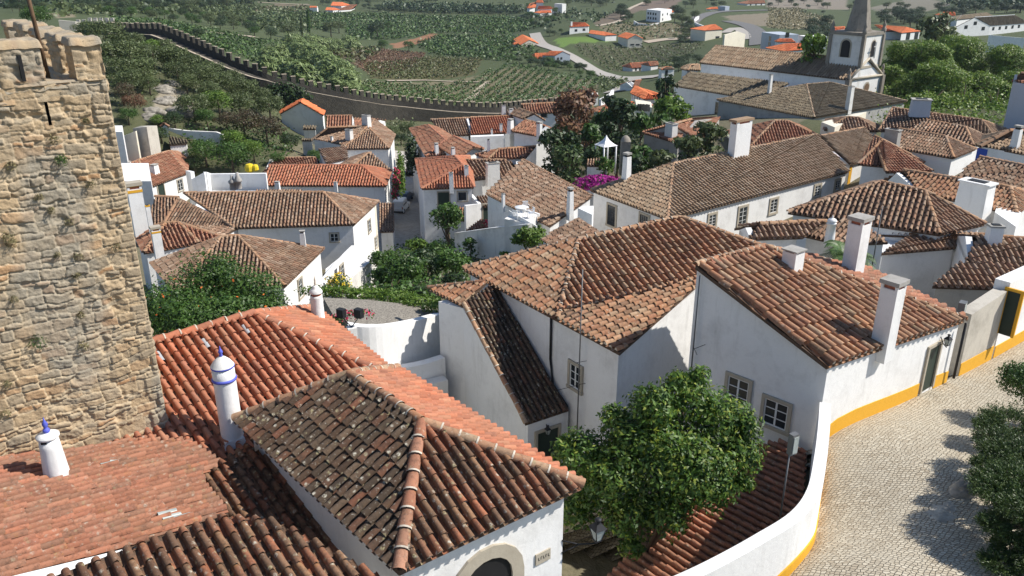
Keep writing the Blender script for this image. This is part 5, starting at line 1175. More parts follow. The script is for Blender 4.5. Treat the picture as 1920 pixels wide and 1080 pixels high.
h24 = hip('house with a blue corner and a slim white chimney at the right edge', c8(1560,365), c8(2000,450), c8(1812,262), c8(2050,262), zy(c8(1560,365),72), style='tan')
chim(h24, c8(1840,420), 235, 16, 'open'); 
q = h24.wallsegs[3]; 
o = h24; e_ = unit(h24.wallsegs[0][1]-h24.wallsegs[0][0]); n_ = np.array([e_[1],-e_[0]]); q = h24.wallsegs[0][0]+e_*.35+n_*.02; g = G(); g.box((q[0],q[1],h24.ze-2.5), (.9,.03,4.6), 'blue', math.atan2(e_[1],e_[0])); g.build('corner_band', h24.root)
h27 = hip('broad brown roof with pale tiles near the right edge', c8(1400,612), c8(1990,770), c8(1590,462), c8(2080,560), zy(c8(1400,612),60), style='brown')
h26 = hip('mossy roof with a few bright orange tiles and a huge white chimney', c8(1130,722), c8(1862,886), c8(1020,560), c8(1812,690), zy(c8(1862,886),50), D=c8(860,628), style='central')
chim(h26, c8(1520,905), 341, 58, 'plain', depth=.6, cap='white')
h25 = hip('wide dark mossy hipped roof in the right half of the old town', c8(150,872), c8(1287,1037), c8(850,650), c8(1177,716), zy(c8(1287,1037),42), C=c8(1625,960), style='brown', pitch=.29)
chim(h25, c8(1700,1100), 425, 5, 'plain') if False else None
hA = hip('low white house with a dull brown roof beside the palm', d4(-150,190), d4(262,176), d4(-60,85), d4(440,62), zy(d4(262,176),39), style='brown', ends='gg')
hB = shed('small brown tile slope behind the tall white chimney', d4(258,160), d4(560,230), d4(900,215), d4(620,30), zy(d4(258,160),40.5), slope=.3)
h28 = hip('long blue shaded white wall under a low brown roof', e8(147,427), e8(765,377), e8(390,280), e8(965,274), zy(e8(147,427),41), C=e8(960,300), style='brown', ends='gg')
h28b = hip('low roof with a small curved white chimney near the right edge', e8(850,500), e8(1480,520), e8(968,274), e8(1540,330), zy(e8(850,500),38), style='brown')
chim(h28b, e8(1085,325), e8(0,195)[1], 26, 'plain', cap='concrete')
polyhouse('short white boundary wall behind the street houses', 'wall', [], [dict(poly=[Y(e8(1090,150),50)[:2],Y(e8(1300,130),47)[:2],Y(e8(1320,100),50)[:2],Y(e8(1100,130),53)[:2]], top=zy(e8(1200,120),49))])
h29 = shed('lean-to with long thin brown tiles above a stained plaster wall', e8(577,703), e8(1150,722), e8(1345,518), e8(800,507), zy(e8(577,703),34.5), slope=.3, wall='plaster_grey', cat='lean-to')
setattr(h29, 'x', 0)
# facade beyond the near street house
def on_line(u):
    k = (u-960)/F_PX  # find s so that point at street level projects to u
    lo, hi = 0, 60
    for _ in range(50):
        m = (lo+hi)/2; p = fo+fd*m; uu = px((p[0], p[1], -14))[0]
        if uu < u: lo = m
        else: hi = m
    return fo+fd*m
def facade(label, u0, v0, u1, v1, mat, d=5, skirtc=True, cat='wall', name='street_wall', z=None):
    p0, p1 = on_line(u0), on_line(u1); z0, z1 = zat(p0, v0), zat(p1, v1); n_ = -fnn
    h = polyhouse(label, cat, [], [dict(poly=[p0, p1, p1+n_*d, p0+n_*d], top=[z0, z1, z1, z0], mat=mat)], name=name)
    if skirtc: skirt(h, [(p0+fd*.02, p1-fd*.02, .62, .7)])
    return h
facade('stained grey plaster street wall with an ochre base', 1812, 590, 1876, 546, 'plaster_grey', .5)
hf = facade('bright white street house front with a yellow framed doorway', 1879, 530, 2010, 470, 'white', .6, cat='house', name='house')
door(hf, (1893,588), .5, 1.95, trim='yellow')
h = shed('little tiled porch roof over the yellow framed doorway', e8(1210,800), e8(1340,690), e8(1330,655), e8(1235,730), zy(e8(1210,800),33), cat='porch', slope=.3) if False else None
q = on_line(1806)+fnn*-.3; qq = np.array([q[0], q[1], zat(q, 575)]); o = thing('floodlight', 'grey floodlight on the wall end beside the street house roof', 'floodlight', qq); g = G(); g.box(qq, (.38,.25,.4), 'pole_grey', .9); g.box(qq+[.05,-.13,.02], (.3,.02,.3), 'light_glass', .9); g.tube([qq, qq-[0,0,.6]], .03, 'iron', 6); g.build('lamp_head', o)
hip('tall pale house with windows at the far right edge behind the trees', (1897,152), (2010,170), (1915,138), (2010,143), zy((1897,152),98), style='redbrown', wall='bluegrey')
# ornate chimney, mast, palm, pots
o = chim(hA, d4(465,165), 403, 18, 'round') 
q = Y((1632,518), 37); mast('dark aerial mast behind the tall white chimney', q, np.array([q[0],q[1],zat(q,386)]), [(np.array([q[0]-.5,q[1],zat(q,392)]), np.array([q[0]+.3,q[1],zat(q,388)]))])
def palm(label, base, top, n, L, seed, w=.05):
    o = thing('palm_tree', label, 'palm', base); r_ = np.random.default_rng(seed); V = []; C = []
    for k in range(n):
        a = r_.random()*6.28; el = r_.uniform(-.1,1.2); d = np.array([math.cos(a)*math.cos(el), math.sin(a)*math.cos(el), math.sin(el)]); side = unit(np.cross(d,[0,0,1])); pts = [top+d*L*s+np.array([0,0,-1.0])*L*.55*s*s for s in np.linspace(0,1,9)]
        for i in range(8):
            dd = unit(pts[i+1]-pts[i]); 
            for sg in (-1,1):
                for f_ in (0,.33,.66):
                    p = pts[i]+(pts[i+1]-pts[i])*f_; ll = L*.30*(1-.6*abs((i+f_)/8-.35)); tip = p+side*sg*ll*.8+dd*ll*.6-np.array([0,0,ll*.3]); V += [p-dd*w*.5, p+dd*w*.5, tip+dd*w*.2, tip-dd*w*.2]; cr = r_.random(); C += [[cr,cr,0,1]]*4
    fast(np.array(V), np.arange(len(V)).reshape(-1,4), 'leaf_mid', np.array(C), 'fronds', o)
    g = G(); g.tube([base, (np.asarray(base)+top)/2, top], [.25,.2,.18], 'bark', 9); g.build('trunk', o)
q = Y((1580,478), 37.5); palm('small palm with arching fronds left of the tall white chimney', q-[0,0,2.5], q, 26, 1.7, 4)
q = Y((1808,60), 0) if False else None
# ================================================================ lane, cars
lane = [T(c6(x, y_), 60) for x, y_ in ((1040,1300),(1290,1300),(1240,1000),(1225,760),(1210,600),(1190,480),(1160,420),(1060,420),(1085,600),(1060,760),(1030,1000))]
g = G(); cl = [np.array([-13.2,84]), np.array([-13.6,95])]
cpts = [T((752,500),60)[:2], T((757,450),60)[:2], T((763,400),60)[:2], T((770,340),60)[:2], T((772,300),60)[:2], T((768,285),60)[:2]]
V = []; F_ = []
cp = smooth(cpts, 8)
for i, p in enumerate(cp):
    d = unit(cp[min(i+1,len(cp)-1)]-cp[max(i-1,0)]); nn_ = np.array([-d[1], d[0]])
    for k in range(9): q = p+nn_*(4.2-8.4*k/8); V.append([q[0], q[1], tz(*q)+.06])
for i in range(len(cp)-1):
    for k in range(8): F_.append((i*9+k, i*9+k+1, (i+1)*9+k+1, (i+1)*9+k))
g.add(V, F_, 'pale_road', smooth=True); o = g.build('lane'); tag(o, 'narrow paved lane between the houses', None, kind='structure')
def car(label, p, rot, body='white_paint', van=False, group=None):
    q = T(p, 60)+[0,0,.06]; o = thing('parked_van' if van else 'parked_car', label, 'van' if van else 'car', q, group); ca, sa = math.cos(rot), math.sin(rot)
    Lc, W_, H_ = (4.1,1.7,1.8) if van else (4.0,1.65,1.42)
    prof = [(-Lc/2,.3),(-Lc/2,.85),(-Lc/2+.12,1.05),(-Lc/2+.25,H_-.08),(-Lc/2+.5,H_),(.55,H_),(1.1,1.08),(Lc/2-.12,.85),(Lc/2,.6),(Lc/2,.3)] if van else [(-Lc/2,.3),(-Lc/2,.8),(-Lc/2+.3,.95),(-Lc/2+.75,H_-.05),(-.4,H_),(.35,H_-.04),(1.0,.95),(Lc/2-.2,.8),(Lc/2,.55),(Lc/2,.3)]
    def tr(l, w_, z): return q+np.array([l*ca-w_*sa, l*sa+w_*ca, z])
    g = G(); n = len(prof); vs = []
    for s, k in ((-1,1.),(-.82,1.),(.82,1.),(1,1.)):
        for l, z in prof: wz = W_/2*s*(1 if z < 1 else .86); vs.append(tr(l*(1 if abs(s) < .9 else .97), wz, z if abs(s) < .9 else .3+(z-.3)*.97))
    fs = [(j*n+i, j*n+(i+1) % n, (j+1)*n+(i+1) % n, (j+1)*n+i) for j in range(3) for i in range(n)]+[tuple(range(n))[::-1], tuple(range(3*n,4*n))]; g.add(vs, fs, body); g.build('body', o)
    g = G(); zz = 1.08 if van else .98; xx = -Lc/2+.16 if van else -Lc/2+.42
    for yy in ((-.36,.36) if van else (0,)): 
        w2 = .28 if van else .55; g.add([tr(xx-.03,yy-w2,zz),tr(xx-.03,yy+w2,zz),tr(xx+.13 if van else xx+.28,yy+w2*.9,zz+.52 if van else H_-.1),tr(xx+.13 if van else xx+.28,yy-w2*.9,zz+.52 if van else H_-.1)], [(0,1,2,3)], 'glass')
    g.build('rear_window', o)
    for sg in (-1,1): g = G(); g.add([tr(-Lc/2+.6,sg*W_*.437,1.02),tr(.5,sg*W_*.437,1.02),tr(.2,sg*W_*.42,H_-.12),tr(-Lc/2+.75,sg*W_*.42,H_-.12)], [(0,1,2,3)], 'glass'); g.build('side_window', o)
    for l in (-Lc/2+.75, Lc/2-.75):
        for sg in (-1,1): g = G(); c_ = tr(l, sg*(W_/2-.1), .32); ax = np.array([-sa,ca,0]); g.tube([c_-ax*.1, c_+ax*.1], .32, 'rubber', 14); g.tube([c_-ax*.11, c_+ax*.11], .17, 'zinc', 10); g.build('wheel', o)
    for sg in (-1,1): g = G(); g.box(tr(-Lc/2-.0, sg*W_*.42, .95), (.06,.14,.3), 'brick', rot); g.build('tail_light', o)
    g = G(); g.box(tr(-Lc/2-.03, 0, .42), (.1,W_*.96,.16), 'dark' if van else body, rot); g.build('bumper', o)
car('white van parked in the lane with its rear doors to the viewer', c6(1088,868), R(84), van=True)
car('dark blue car parked just ahead of the white van', c6(1118,795), R(80), 'car_blue')
car('black car half hidden in the shaded upper lane', c6(1165,590), R(95), 'car_black')
# climbing flowers and plants on the lane
def vine(label, spots, n, size, mat, name='climbing_plant', cat='plant', extra=None):
    bl = [(np.asarray(c_), tuple(r_)) for c_, r_ in spots]; c0 = bl[0][0]; o = thing(name, label, cat, (c0[0], c0[1], tz(c0[0], c0[1])))
    V, Q, tt = leaves(bl, n, size, int(abs(c0[0])*10) % 997, shell=.2); fast(V, Q, mat, tt, 'foliage', o)
    if extra: V, Q, tt = leaves(bl, extra[0], extra[1], 77, shell=.85); fast(V, Q, extra[2], tt, 'blossom', o)
    return o
vine('crimson bougainvillea climbing the sunlit corner by the lane', [(Y(c6(1052,590),101),(.45,.5,.9)),(Y(c6(1048,660),100),(.5,.5,1.3)),(Y(c6(1040,735),98),(.4,.4,.9))], 1100, .16, 'leaf_mid', extra=(420,.13,'flower_red'))
vine('green climber hanging on the house corner beside the bougainvillea', [(Y(c6(1085,540),106),(.6,.8,2.2)),(Y(c6(1090,640),103),(.5,.8,2.6))], 1800, .17, 'leaf_bright')
vine('dark ivy column on the shaded right side of the lane', [(Y(c6(1165,450),110),(1.0,1.5,3))], 1500, .2, 'leaf_dark')
vine('magenta bougainvillea mound in front of the long building', [(Y(e3(1600,290),84),(1.9,1,.9)),(Y(e3(1720,265),84),(2,1,.8))], 500, .18, 'leaf_mid', extra=(2200,.15,'flower_pink'))
vine('small crimson flowers behind the long yard wall', [(Y(e3(500,765),79),(1.6,.6,.6)),(Y(e3(590,760),79),(1,.5,.5))], 200, .15, 'leaf_mid', extra=(900,.12,'flower_red'))
vine('dense orange flowered vine heaped over the low house roof', [(Y((330,580),39),(2.2,1.6,1.8)),(Y((400,540),41),(2.2,1.5,2.2)),(Y((415,510),42),(1.1,1,1.2)),(Y((462,555),40),(2.0,1.6,1.7)),(Y((425,592),37),(2.4,1.5,1.3)),(Y((508,575),39),(.9,1.2,1.0)),(Y((300,600),37),(1.1,1.2,1.6)),(Y((370,600),36),(2.5,1.5,1.2))], 30000, .085, 'leaf_mid', extra=(75,.10,'flower_orange'))
vine('red potted flowers beside the pair of floodlights', [(Y(d2(620,800),32),(.45,.3,.3)),(Y(d2(770,755),32),(.7,.3,.2))], 300, .06, 'leaf_mid', extra=(220,.06,'flower_red'))
vine('yellow flowering shrub below the stair parapet', [(Y(d2(620,540),57),(1.0,.8,.9))], 900, .1, 'leaf_mid', extra=(240,.09,'plastic_yellow'))
# yellow shade on terrace
q = Y(e1(1700,720), 97); o = thing('parasol', 'bright yellow folded parasols behind the long orange roof', 'parasol', q-[0,0,3]); g = G(); g.tube([q-[0,0,3], q+[0,0,1]], .05, 'iron', 6); g.build('pole', o)
for dx, s in ((0,.75),(.7,.55)): g = G(); g.lathe(q+[dx,0,-.9*s], [(.3*s,0),(.75*s,.35*s),(.7*s,1.0*s),(.55*s,1.35*s),(.1,1.5*s)], 'plastic_yellow', 9, smooth=False); g.build('canopy', o)
# gazebo
q = Y(e4(1120,775), 96); w = 205*.1574*96/F_PX; o = thing('garden_pavilion', 'white pointed pavilion roof in the dark garden', 'pavilion', (q[0],q[1],tz(q[0],q[1])))
g = G(); prof = [(1,0),(.62,.28),(.32,.62),(.12,1.0),(.0,1.32)]; 
for i in range(4): g.frustum(q+[0,0,prof[i][1]*w*.45], (w*prof[i][0],)*2, (max(w*prof[i+1][0],.02),)*2, (prof[i+1][1]-prof[i][1])*w*.45-.004, 'white_paint', .5)
g.build('roof', o)
for a in range(4): b = a*1.57+.5+.785; g = G(); g.tube([q+[w*.6*math.cos(b),w*.6*math.sin(b),-3.4], q+[w*.6*math.cos(b),w*.6*math.sin(b),.0]], .1, 'white_paint', 7); g.build('post', o)
q = Y(e4(1175,830),96); 
shed('small tile roof glinting among the garden hedges', e4(880,1020), e4(1150,1030), e4(1120,930), e4(900,945), zy(e4(880,1020),90), cat='shed')
hgr = hip('garden house with a pale brown hipped roof and dark walls', c7(975,275), c7(1250,355), c7(1200,215), c7(1345,175), zy(c7(975,275),110), C=c7(1560,160), style='redbrown', wall='concrete')
chim(hgr, c7(1185,385), c7(0,205)[1], 22, 'plain', wall='white_old', depth=.6)
q = Y((1172,286),92); g = G(); o = thing('stone_column', 'mottled grey chimney column behind the slim white chimney', 'chimney', q-[0,0,2]); g.frustum(q-[0,0,2.5], (1.1,1.1), (1.0,1.0), 3.8, 'spire'); g.lathe(q+[0,0,1.3], [(.6,0),(.45,.35),(.2,.6)], 'spire', 14); g.build('shaft', o)
# ================================================================ church
zN = -19.4
N = hip('long white church nave with a tan tile roof running up to the bell tower', (1312,118), (1592,150), (1342,86), (1626,113), zN, C=(1657,140), style='tan', ends='hg', slope=.55, name='church', cat='church')
N.root['label'] = 'white church with a long tan roof, belfry and grey stone spire'
tm, tr_, tl_ = P((1621,68), -12.6), P((1657,64), -12.6), P((1557,63), -12.6); tb = tl_+(tr_-tm)
# make square
e_ = unit((tr_-tm)[:2]); wR = np.linalg.norm((tr_-tm)[:2]); wL = 6.0; e2_ = np.array([-e_[1], e_[0]]); tl_ = np.append(tm[:2]+e2_*wL, -12.6); tb = np.append(tr_[:2]+e2_*wL, -12.6)
g = G(); sq = [tm, tr_, tb, tl_]; g.prism(sq, -33, -12.6, 'white_old'); cen = sum(sq)/4
def ringp(k): return [cen+(p-cen)*k for p in sq]
g.prism(ringp(1.06), -12.6, -12.1, 'spire'); g.prism(ringp(1.04), -17.9, -17.5, 'stone_trim'); g.build('bell_tower', N.root)
# dark corner pilasters
g = G()
for p in sq: g.box((p[0],p[1],-15.2), (.55,.55,5.1), 'spire', math.atan2(e_[1],e_[0]))
g.build('pilasters', N.root)
g = G(); ap = cen+np.array([0,0,12.5]); oc = []
for k in range(8): a = k*math.pi/4+math.pi/8+math.atan2(e_[1],e_[0]); oc.append(cen+np.array([math.cos(a)*wR*.33, math.sin(a)*wR*.33, .6]))
g.add(oc+[ap], [(k,(k+1) % 8,8) for k in range(8)], 'spire')
g.prism([np.array([*o_[:2],0])*1+(o_-cen)*.06*np.array([1,1,0]) for o_ in oc], -12.1, -11.7, 'spire'); g.build('spire', N.root)
for p in ringp(.98): g = G(); g.lathe(np.array([p[0],p[1],-12.1]), [(.4,0),(.4,.5),(.2,.6),(.35,1.0),(.1,1.5),(.02,1.8)], 'spire', 10); g.build('pinnacle', N.root)
def archwin(a, b, uv, w_, h_, mat='dark', name='belfry_opening'):
    q, ee, nn_ = hit_seg(uv, a, b); g = G()
    for m, k, off in (('stone_trim',1.35,.03),(mat,1.0,.06)):
        vs = [q+ee*w_/2*k*math.cos(t_)+np.array([0,0,1])*(h_/2-w_/2+w_/2*k*math.sin(t_))+nn_*off for t_ in np.linspace(0,math.pi,13)]+[q-ee*w_/2*k-np.array([0,0,h_/2])+nn_*off, q+ee*w_/2*k-np.array([0,0,h_/2])+nn_*off]; g.add(vs, [tuple(range(15))], m)
    return g.build(name, N.root)
archwin(tm, tr_, c4(787,365), 1.2, 2.6); archwin(tl_, tm, c4(582,365), 1.6, 2.8)
q, ee, nn_ = hit_seg(c4(778,375), tm, tr_); q = q+nn_*.6; g = G(); g.box(q, (.14,.14,2.6), 'white_old'); g.box(q+[0,0,.6], (.9,.12,.14), 'white_old', math.atan2(ee[1],ee[0])); g.build('cross', N.root)
b0, c0 = N.c[1], N.c[2]
q, ee, nn_ = hit_seg(c4(737,655), N.wallsegs[1][0], N.wallsegs[1][1]); g = G()
for m, rr, off in (('stone_trim',1.0,.05),('wood',.72,.09)): g.add([q+ee*rr*math.cos(t_)+np.array([0,0,1])*rr*math.sin(t_)+nn_*off for t_ in np.arange(8)*math.pi/4+.39], [tuple(range(8))], m)
g.build('rose_window', N.root)
mid = np.array([*N.wallsegs[1][0], zN]); md = np.array([*N.wallsegs[1][1], zN]); apx = (mid+md)/2; apx[2] = N.zr+.3
g = G(); 
for a, b in ((mid, apx), (md, apx), (mid, md)): g.tube([a+nn_*.1, b+nn_*.1], .22, 'stone_trim', 6)
for a in (mid, md): g.box((a[0]+nn_[0]*.05,a[1]+nn_[1]*.05,zN-4), (.8,.8,8), 'spire', math.atan2(ee[1],ee[0]))
for a in (mid, md): g.lathe(a+[0,0,.1], [(.35,0),(.3,.6),(.15,.8),(.3,1.2),(.05,1.8)], 'spire', 8)
g.build('facade_trim', N.root)
sh_ = shed('low church aisle with a dark shaded roof and a blank white wall', e5(525,642), e5(1500,802), e5(1906,612), e5(730,478), zy(e5(525,642),157), style='grey', slope=.42, cat='church aisle', name='church_aisle')  # grey tile instead of tan: the nave's shadow is painted into the roof colour
hip('small sacristy roof at the left end of the church', e5(610,440), e5(840,462), e5(730,395), e5(830,388), zy(e5(610,440),172), style='tan')
wd = win(sh_, e5(1050,930), .9, 2.6, sash=None)
# ================================================================ town wall
wp = [((150,62),215),((200,62),200),((290,65),190),((345,88),184),((400,112),178),((440,130),176),((500,150),175),((580,172),180),((660,187),185),((710,195),190),((760,200),195),((850,209),200),((935,212),206),((1000,205),216),((1075,200),226)]
wpts = np.array([Y(p, y_) for p, y_ in wp]); cw = thing('town_wall', 'long crenellated stone town wall curving across the hillside', 'wall', (wpts[6][0],wpts[6][1],-31))
xy = smooth(wpts[:,:2], 6); zz = np.interp(np.arange(len(xy))/6, np.arange(len(wpts)), wpts[:,2])
t = NT('wall_stone', .95); c = t.ramp(t.noise(.8,6,.75), [(.3,(.035,.032,.027)),(.55,(.07,.063,.05)),(.75,(.12,.107,.085))]); c = t.mix(t.ramp(t.noise(3,4,.7), [(.4,.5),(.6,0)]), c, (.05,.045,.04)); t.base(c); t.bump(t.noise(2.5,6,.8), .8, .25); MATS['wall_stone'] = t.m  # stone darkened overall, putting the shade of the inner face into the colour
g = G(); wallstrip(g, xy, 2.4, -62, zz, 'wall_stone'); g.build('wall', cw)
def offs(pts, d):
    out = []
    for i in range(len(pts)): t_ = unit(pts[min(i+1,len(pts)-1)]-pts[max(i-1,0)]); out.append(pts[i]+np.array([-t_[1],t_[0]])*d)
    return np.array(out)
g = G(); wallstrip(g, offs(xy,-.95), .55, zz+.01, zz+.09, 'path_earth'); g.build('walkway', cw)
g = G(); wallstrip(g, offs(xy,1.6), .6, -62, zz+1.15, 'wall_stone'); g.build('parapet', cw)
L = np.concatenate([[0], np.cumsum(np.linalg.norm(np.diff(offs(xy,1.6), axis=0), axis=1))]); ox = offs(xy, 1.6); m0 = None
for s in np.arange(.8, L[-1], 1.95)[:100]:
    p = np.array([np.interp(s, L, ox[:,0]), np.interp(s, L, ox[:,1])]); p2 = np.array([np.interp(s+.5, L, ox[:,0]), np.interp(s+.5, L, ox[:,1])]); z = np.interp(s, L, zz)+1.1; d = unit(p2-p)
    g = G(); hh = 1.15+rng.normal(0,.06); g.box((p[0],p[1],z+hh/2), (1.0,.62,hh), 'wall_stone', math.atan2(d[1],d[0])); g.box((p[0],p[1],z+hh+.04), (1.08,.7,.1), 'stone_top', math.atan2(d[1],d[0])); g.build('merlon', cw)
# small wall tower at its far left end
q = Y((170,50), 212); ct = thing('wall_tower', 'small ruined square tower at the far left end of the town wall', 'tower', (q[0],q[1],-20))
g = G(); w_ = 6.6; g.box((q[0],q[1]+3,q[2]-6), (w_,w_,12.4), 'wall_stone', .15); g.build('wall', ct)
for k in range(5):
    for sd in (0,1): g = G(); g.box((q[0]-2.8+1.4*k,q[1]+3+(-3 if sd == 0 else 3),q[2]+.9), (.85,.6,1.5), 'plaster_grey', .15); g.build('merlon', ct)
wallpath('low broken stone wall left of the small wall tower', [c1(440,150),c1(560,160),c1(640,170)], [205,206,208], 1, 'plaster_grey', name='stone_wall')
# ================================================================ roads and paths
def road(label, pts, w_, mat='asphalt', ymin=150, up=.35, name='road'):
    cp = smooth([T(p, ymin)[:2] for p in pts], 6); V = []; F_ = []
    for i, p in enumerate(cp):
        d = unit(cp[min(i+1,len(cp)-1)]-cp[max(i-1,0)]); n_ = np.array([-d[1], d[0]])
        for k in range(4): q = p+n_*w_*(.5-k/3); V.append([q[0], q[1], tz(*q)+up])
    for i in range(len(cp)-1):
        for k in range(3): F_.append((i*4+k, i*4+k+1, (i+1)*4+k+1, (i+1)*4+k))
    g = G(); g.add(V, F_, mat, smooth=True); o = g.build(name); tag(o, label, None, kind='structure'); return cp
road('country road running down the valley', [c3(170,255),c3(215,330),c3(330,375),c3(450,435),c3(560,500),c3(680,560),c3(800,592),c3(1120,575)], 7, 'pale_road')
road('road branching towards the town gate', [c3(890,592),c3(885,630),c3(820,670),c3(760,700)], 7, 'pale_road', 120)
road('curving main road on the right', [c3(1340,180),c3(1420,125),c3(1560,92),c3(1920,80)], 9, 'asphalt')
road('curving main road bend', [c3(1620,160),c3(1760,195),c3(1840,250),c3(1860,340)], 10, 'asphalt')
road('pale farm track', [c1(1520,235),c1(1700,262),c1(1920,282)], 4, 'path_earth'); road('pale farm track among the vines', [c2(1570,780),c2(1650,700),c2(1740,625)], 2.6, 'path_earth')
road('pale farm track crossing the vines', [c2(980,612),c2(1250,610),c2(1480,618),c2(1780,618)], 1.8, 'path_earth')
road('farm track towards the hills', [c3(640,200),c3(830,150),c3(870,75),c3(1000,15)], 4, 'path_earth')
road('dirt yard beside the villa', [c3(1000,320),c3(1150,305),c3(1260,295),c3(1450,280)], 8, 'path_earth')
road('pale bank of the curving road', [c3(1600,250),c3(1680,215),c3(1740,260),c3(1750,300)], 6, 'pale_road')
road('track below the farmhouse', [c2(0,20),c2(200,30),c2(400,38)], 4, 'path_earth')
# ================================================================ far houses
def fh(label, A, B, R1, R2, vb, style='neworange', ymin=150, **kw):
    q = T((A[0], vb), ymin); ze = zy(A, q[1]); kw.setdefault('capmat', 'tile_neworange'); return hip(label, A, B, R1, R2, ze, style=style, **kw)
def fg(label, A, B, ap, back, vb, style='neworange', ymin=150, **kw):
    q = T((A[0], vb), ymin); kw.setdefault('capmat', 'tile_neworange'); return gfront(label, A, B, ap, back, zy(A, q[1]), style=style, **kw)
def fwin(h, ps, w_=1.0, h_=1.2):
    for p in ps:
        r_ = hit_wall(h, p)
        if r_ is None: continue
        _, q, e, n = r_; ax = np.array([[e[0],e[1],0],[n[0],n[1],0],[0,0,1]]); g = G(); g.box(q+np.array([n[0],n[1],0])*.03, (w_, .06, h_), 'glass', ax=ax); g.build('window', h.root)
y2 = lambda v: v/4
fh('tiny white hut with an orange roof left of the distant farmhouse', c2(400,57), c2(458,57), c2(405,46), c2(455,46), 21)
fh('distant white farmhouse with a broad red roof', c2(620,78), c2(708,72), c2(650,35), c2(755,35), 23, style='redbrown')
fh('two storey part of the distant farmhouse', c2(560,42), c2(640,45), c2(575,15), c2(645,17), 20)
fh('low barn in front of the distant farmhouse', c2(520,75), c2(575,78), c2(530,56), c2(585,58), 22.5)
h = fh('white hillside house with several orange roofs at the top centre', c3(190,70), c3(300,68), c3(200,45), c3(290,48), 31); fwin(h, [c3(210,85),c3(235,85),c3(265,90)], 1.3, 1.5)
fh('orange roofed house stepping up behind the hillside house', c3(115,62), c3(175,58), c3(135,28), c3(190,15), 30); fh('tower like white house behind the hillside group', c3(180,20), c3(235,20), c3(190,2), c3(225,2), 26)
fh('low orange roofed wing at the front of the hillside group', c3(210,100), c3(298,95), c3(225,80), c3(290,78), 32)
h = fh('white block with an orange roof right of the hillside group', c3(315,68), c3(385,66), c3(325,52), c3(380,50), 25.5); fwin(h, [c3(330,85),c3(352,85),c3(372,85)], 1.3, 1.5)
blk('white flat roofed building beside the hillside group', c3(375,100), c3(418,95), 9, 7.5)
h = fh('two storey villa with an orange roof above the green lawn', c3(430,203), c3(577,197), c3(447,168), c3(548,170), 65); fwin(h, [c3(480,228),c3(540,222)], 1.8, 1.4)
chim(h, c3(445,195), c3(0,160)[1], 4, 'plain')
fh('long low orange roofed wing of the villa', c3(575,250), c3(700,268), c3(590,228), c3(690,240), 68)
h = fg('cream barn with an orange roof and a wide gable', c3(868,292), c3(982,290), c3(925,262), c3(850,244), 92, wall='cream'); fwin(h, [c3(902,335),c3(943,335)], 2.2, .8)
h = fh('white bungalow with a red roof below the orchard', c3(905,512), c3(1030,502), c3(885,475), c3(1012,466), 134, style='orange', ymin=120); fwin(h, [c3(930,520),c3(960,520),c3(1000,515)], 1.0, 1.2)
fh('right wing of the white bungalow', c3(1042,496), c3(1100,490), c3(1020,465), c3(1088,460), 132, style='redbrown', ymin=120)
h = fh('small white chapel beside the road fork', c3(1122,522), c3(1222,518), c3(1150,503), c3(1195,502), 148, style='tan', ymin=120); fwin(h, [c3(1158,548)], 1.0, 1.8)
q = T(c3(1110,170), 200); yy = q[1]
h = polyhouse('large white three storey building with rows of small windows', 'building', [], [dict(poly=[Y(c3(1005,150),yy+14)[:2],Y(c3(1110,170),yy)[:2],Y(c3(1195,140),yy+16)[:2],Y(c3(1090,120),yy+28)[:2]], top=zy(c3(1110,80),yy))])
fwin(h, [c3(x, y_+(x-1010)*.12) for x in (1022,1040,1060,1078) for y_ in (98,132)], 1.5, 1.5); fwin(h, [c3(1130,110),c3(1165,105),c3(1130,145)], 1.5, 1.5)
fh('orange roofs behind the large white building', c3(1150,100), c3(1225,90), c3(1155,68), c3(1215,62), 30)
wallpath('curved white retaining wall below the large white building', [c3(915,155),c3(950,175),c3(1040,182),c3(1100,170)], [yy-6,yy-10,yy-12,yy-8], .6)
_y=T(c3(1370,185),200)[1]; wallpath('long white roadside wall on the bend', [c3(1440,195),c3(1365,165),c3(1375,135),c3(1400,118)], [_y-25,_y,_y+18,_y+35], .8); 
h = fh('cream house with a pyramid orange roof near the road bend', c3(1452,230), c3(1580,222), c3(1503,185), c3(1525,184), 77, wall='cream'); fwin(h, [c3(1540,290)], 3, 2.6)
wallpath('cream walled yard of the pyramid roofed house', [c3(1590,262),c3(1690,235),c3(1745,255)], [370,380,385], .8, 'cream')
h = fg('grey barn with orange roof at the left of the road', c3(62,338), c3(198,328), c3(128,300), c3(78,262), 90, wall='plaster_grey')
fh('low orange roofed shed by the grey barn', c3(15,335), c3(60,335), c3(20,318), c3(60,315), 88)
h = fg('blue grey house with a gabled orange roof beside the country road', c3(322,418), c3(440,412), c3(378,386), c3(285,384), 119, wall='bluegrey', ymin=200); fwin(h, [c3(345,440),c3(370,438)], 1.1, 1.1)
fh('low orange roof left of the blue grey house', c3(175,440), c3(240,440), c3(172,402), c3(262,398), 116, ymin=200)
h = fh('long white house with new orange roofs just outside the gate', c3(888,700), c3(992,745), c3(925,648), c3(1020,700), 195, ymin=120); fwin(h, [c3(x, 712+(x-900)*.4) for x in (905,922,940,958)], .8, 1.5)
fh('orange roofed wing right of the long gate house', c3(1010,718), c3(1068,738), c3(975,668), c3(1045,690), 192, ymin=120)
fh('old mossy roofed house uphill of the gate house', c3(903,655), c3(950,650), c3(925,605), c3(970,600), 170, style='redbrown', ymin=120, ends='gg')
h = polyhouse('cream arcade building with small arches by the gate', 'building', [], [dict(poly=[Y(c3(930,820),150)[:2],Y(c3(1050,830),147)[:2],Y(c3(1040,790),153)[:2],Y(c3(920,790),156)[:2]], top=zy(c3(985,785),150), mat='cream')]); fwin(h, [c3(955,805),c3(975,806),c3(995,807),c3(1020,808)], .9, 1.2)
